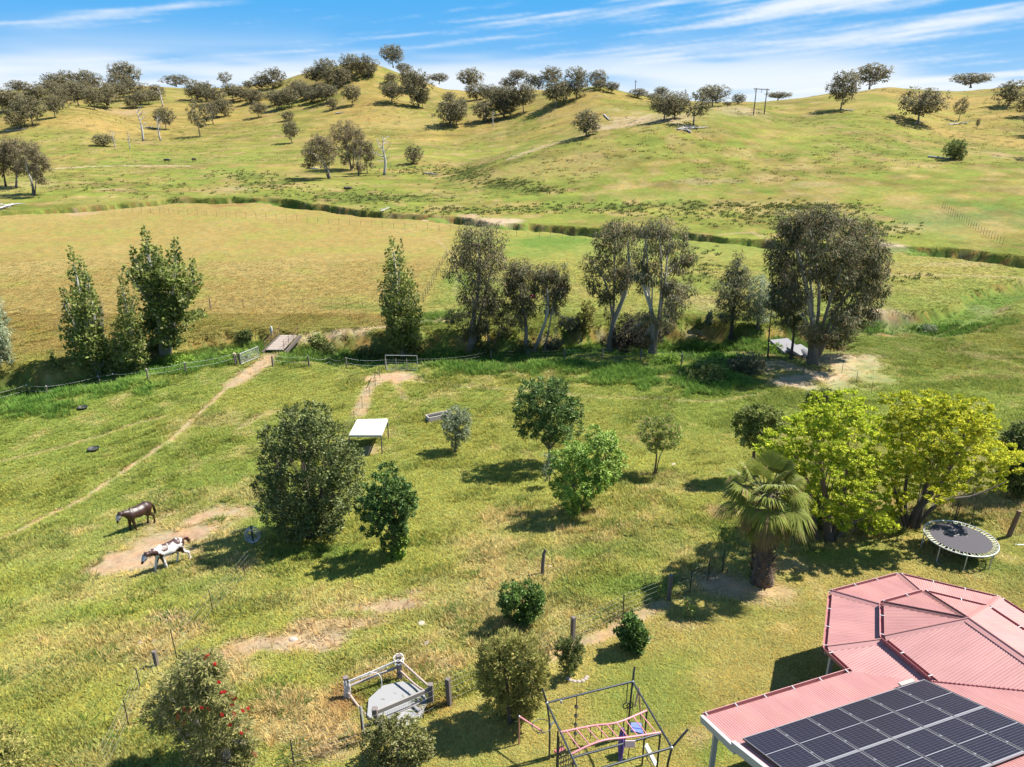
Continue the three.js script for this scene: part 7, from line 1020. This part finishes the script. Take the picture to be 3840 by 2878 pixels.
// horse in its own axes: nose toward +x, 1.55 m at the withers
function horse(label, x, y, turn, scale, pose, colorAt, maneC, tailC, tailSwing, res = 84) {
  const p = at(x, y), t = thing('horse', label, 'horse', p, turn), B = [], leg = (pts, rs) => { for (let i = 0; i < pts.length - 1; i++) B.push([...pts[i], rs[i], ...pts[i + 1], rs[i + 1]]); };
  B.push([-.55, 1.14, 0, .30, -.1, 1.06, 0, .325], [-.1, 1.06, 0, .325, .42, 1.11, 0, .29], [-.55, 1.16, 0, .30, -.72, 1.14, 0, .22], [.42, 1.12, 0, .27, .6, 1.12, 0, .2]);
  B.push([-.5, 1.28, 0, .17, .2, 1.26, 0, .15], [.2, 1.26, 0, .15, .4, 1.38, 0, .12]);       // back and withers
  for (const s of [-1, 1]) B.push([-.6, 1.12, s * .12, .2, -.56, .86, s * .13, .14], [.46, 1.12, s * .12, .17, .44, .88, s * .13, .11]);
  const hd = pose.head; // poll, muzzle
  B.push([.5, 1.22, 0, .22, .8, (1.22 + hd[1]) / 2 + .03, hd[2] * .4, .155], [.8, (1.22 + hd[1]) / 2 + .03, hd[2] * .4, .155, hd[0], hd[1], hd[2], .105]);
  const mz = pose.muzzle; B.push([hd[0], hd[1], hd[2], .115, lerp(hd[0], mz[0], .55), lerp(hd[1], mz[1], .55), lerp(hd[2], mz[2], .55), .09], [lerp(hd[0], mz[0], .55), lerp(hd[1], mz[1], .55), lerp(hd[2], mz[2], .55), .085, ...mz, .062]);
  const jx = lerp(hd[0], mz[0], .3), jy = lerp(hd[1], mz[1], .3) - .05; B.push([jx - .03, jy, hd[2], .085, jx, jy, hd[2], .08]);
  for (const e of [-1, 1]) B.push([hd[0] - .02, hd[1] + .07, hd[2] + e * .06, .035, hd[0] + .02, hd[1] + .2, hd[2] + e * .075, .012]);
  for (const l of pose.legs) leg(l.pts, l.hind ? [.155, .09, .052, .046, .058] : [.13, .075, .054, .044, .058]);
  for (const b of B) { for (let i = 0; i < 8; i++) b[i] *= scale; }
  mesh('body', skin(B, res, (a, b, c) => colorAt(a / scale, b / scale, c / scale), .07 * scale), coat, t);
  const tl = new GB(), r = rng(x); for (let i = 0; i < 46; i++) { const s = V(-.78 + (r() - .5) * .05, 1.24 + (r() - .5) * .06, (r() - .5) * .07).multiplyScalar(scale), e = V(-.98 - tailSwing[0] + (r() - .5) * .16, tailSwing[1] + .25 * r(), tailSwing[2] + (r() - .5) * .14).multiplyScalar(scale), m = s.clone().lerp(e, .4).add(V(-.12 * scale, .12 * scale, 0)); tl.tube(new THREE.CatmullRomCurve3([s, m, e]).getPoints(5), [.02, .022, .02, .016, .01, .004], 4, tailC.map((v) => v * (.7 + .6 * r()))); } mesh('tail', tl.geo(), coat, t);
  const mn = new GB(); for (let i = 0; i < 60; i++) { const k = i / 60, s = V(lerp(hd[0] - .02, .42, k), lerp(hd[1] + .1, 1.44, k) + .03 * Math.sin(k * 3), lerp(hd[2], 0, k)).multiplyScalar(scale), e = s.clone().add(V((-.06 + (r() - .5) * .1) * scale, (-.2 - .1 * r()) * scale, (-.13 - .03 * r()) * scale)); mn.tube([s, s.clone().lerp(e, .5).add(V(0, .03, -.03)), e], [.018, .016, .006], 4, maneC.map((v) => v * (.7 + .6 * r()))); } mesh('mane', mn.geo(), coat, t);
  // fly mask over eyes and cheeks
  const ms = new GB(), ax = V(mz[0] - hd[0], mz[1] - hd[1], mz[2] - hd[2]), rings = []; const S = ax.clone().normalize(), Q = V(0, 0, 1), U = V(0, 0, 0).crossVectors(S, Q).normalize();
  for (let k = 0; k <= 6; k++) { const q = .08 + .64 * k / 6, c = V(...hd).addScaledVector(ax, q).multiplyScalar(scale), R = lerp(.138, .098, k / 6) * scale; const ring = []; for (let i = 0; i < 14; i++) { const a = i / 14 * 6.283, w = c.clone().addScaledVector(Q, Math.cos(a) * R).addScaledVector(U, Math.sin(a) * R * 1.18 - .02 * scale * (1 - k / 6)); ring.push(ms.v(w.x, w.y, w.z, [.36, .37, .44])); } rings.push(ring); }
  for (let k = 0; k < 6; k++) for (let i = 0; i < 14; i++) { const a = rings[k][i], b = rings[k][(i + 1) % 14], c = rings[k + 1][i], d = rings[k + 1][(i + 1) % 14]; ms.i.push(a, b, c, b, d, c); } mesh('fly_mask', ms.geo(), new THREE.MeshStandardMaterial({ vertexColors: true, roughness: .8, side: THREE.DoubleSide }), t);
  t.scale.x = .9;
  return t;
}
const F1 = (x, z, fx) => ({ pts: [[x, .95, z], [x + fx * .5, .55, z], [x + fx * .8, .34, z], [x + fx, .1, z], [x + fx + .03, .04, z]] }), H1 = (x, z, fx) => ({ hind: 1, pts: [[x, .95, z], [x + .04 + fx * .4, .68, z], [x - .13 + fx * .7, .48, z], [x - .08 + fx, .1, z], [x - .04 + fx, .04, z]] });
const brown = (x, y, z) => { const n = .8 + .4 * vnoise(x * 9, y * 9 + z * 7), d = y < .5 ? .55 : 1; return [.042 * n * d, .018 * n * d, .013 * n * d]; };
horse('dark brown horse wearing a grey fly mask, walking by the bare patch', 528, 1982, Math.PI + 1.02, .98, { head: [1.06, 1.36, .05], muzzle: [1.24, .94, .1], legs: [F1(.5, .13, .06), F1(.48, -.13, -.12), H1(-.6, .14, .1), H1(-.62, -.14, -.14)] }, brown, [.012, .01, .01], [.02, .013, .012], [.1, .35, .02]);
const PATCHES = [[.78, 1.3, .16, .2], [.56, .98, .13, .24], [.24, 1.36, .17, .14], [-.12, 1.44, .2, .07], [-.5, 1.4, .2, .12], [-.76, 1.1, .12, .2], [-.5, .86, .16, .2], [.38, 1.0, .07, .12], [-.2, .84, .12, .1], [.5, .66, .12, .2], [-.62, .62, .13, .16], [-.9, 1.2, .12, .2]];
const pinto = (x, y, z) => {
  const bl = [.06, .026, .02], wh = [.72, .69, .66]; if (x > .92) return bl;
  const wx = (fbm(x * 6 + 1, y * 6 + z * 3, 3) - .5) * .22, wy = (fbm(x * 6 + 20, y * 6 - z * 3, 3) - .5) * .22; let d = 9;
  for (const [a, b, c, e] of PATCHES) d = Math.min(d, Math.hypot((x + wx - a) / c, (y + wy - b) / e));
  return d < 1 ? bl : wh;
};
horse('brown and white pinto horse in a grey fly mask, striding below the bare patch', 642, 2128, Math.PI + .9, .94, { head: [1.16, 1.26, .05], muzzle: [1.42, .9, .08], legs: [F1(.52, .13, .3), F1(.46, -.13, -.18), H1(-.6, .14, .24), H1(-.64, -.14, -.34)] }, pinto, [.02, .014, .012], [.10, .035, .025], [.3, .78, .04]);
// cattle far off
for (const [x, y, c, tn, lb] of [[627, 611, [.012, .012, .014], .3, 'black cow standing on the far track, left of the pair'], [728, 608, [.10, .05, .035], 2.6, 'brown cow with pale head grazing, right of the pair on the far track'], [1304, 712, [.02, .016, .014], .4, 'dark cow lying on the flat below the clump with the dead tree']]) {
  const low = x === 1304 ? .55 : 0, B = [[-.7, 1.0 - low, 0, .34, .6, 1.02 - low, 0, .33], [.6, 1.05 - low, 0, .28, 1.0, 1.0 - low, 0, .17], [1.0, 1.0 - low, 0, .17, 1.3, .8 - low, 0, .1], [-.8, 1.15 - low, 0, .2, -.7, 1.0 - low, 0, .3]];
  for (const [lx, lz] of [[-.7, .2], [-.7, -.2], [.55, .2], [.55, -.2]]) B.push([lx, .85 - low, lz, .14, lx, .45 - low * .4, lz, .075], [lx, .45 - low * .4, lz, .075, lx + (low ? .3 : 0), .06, lz, .06]);
  B.push([-1.0, 1.15 - low, 0, .04, -1.05, .55 - low * .5, 0, .03]);
  for (const s of [-1, 1]) B.push([1.02, 1.12 - low, s * .1, .05, .98, 1.18 - low, s * .28, .03]);
  const t = thing('cow', lb, 'cow', at(x, y), tn); mesh('body', skin(B, 44, (px) => (x === 728 && px > 1 ? [.4, .32, .28] : c), .06), coat, t);
}
renderer.render(scene, camera);
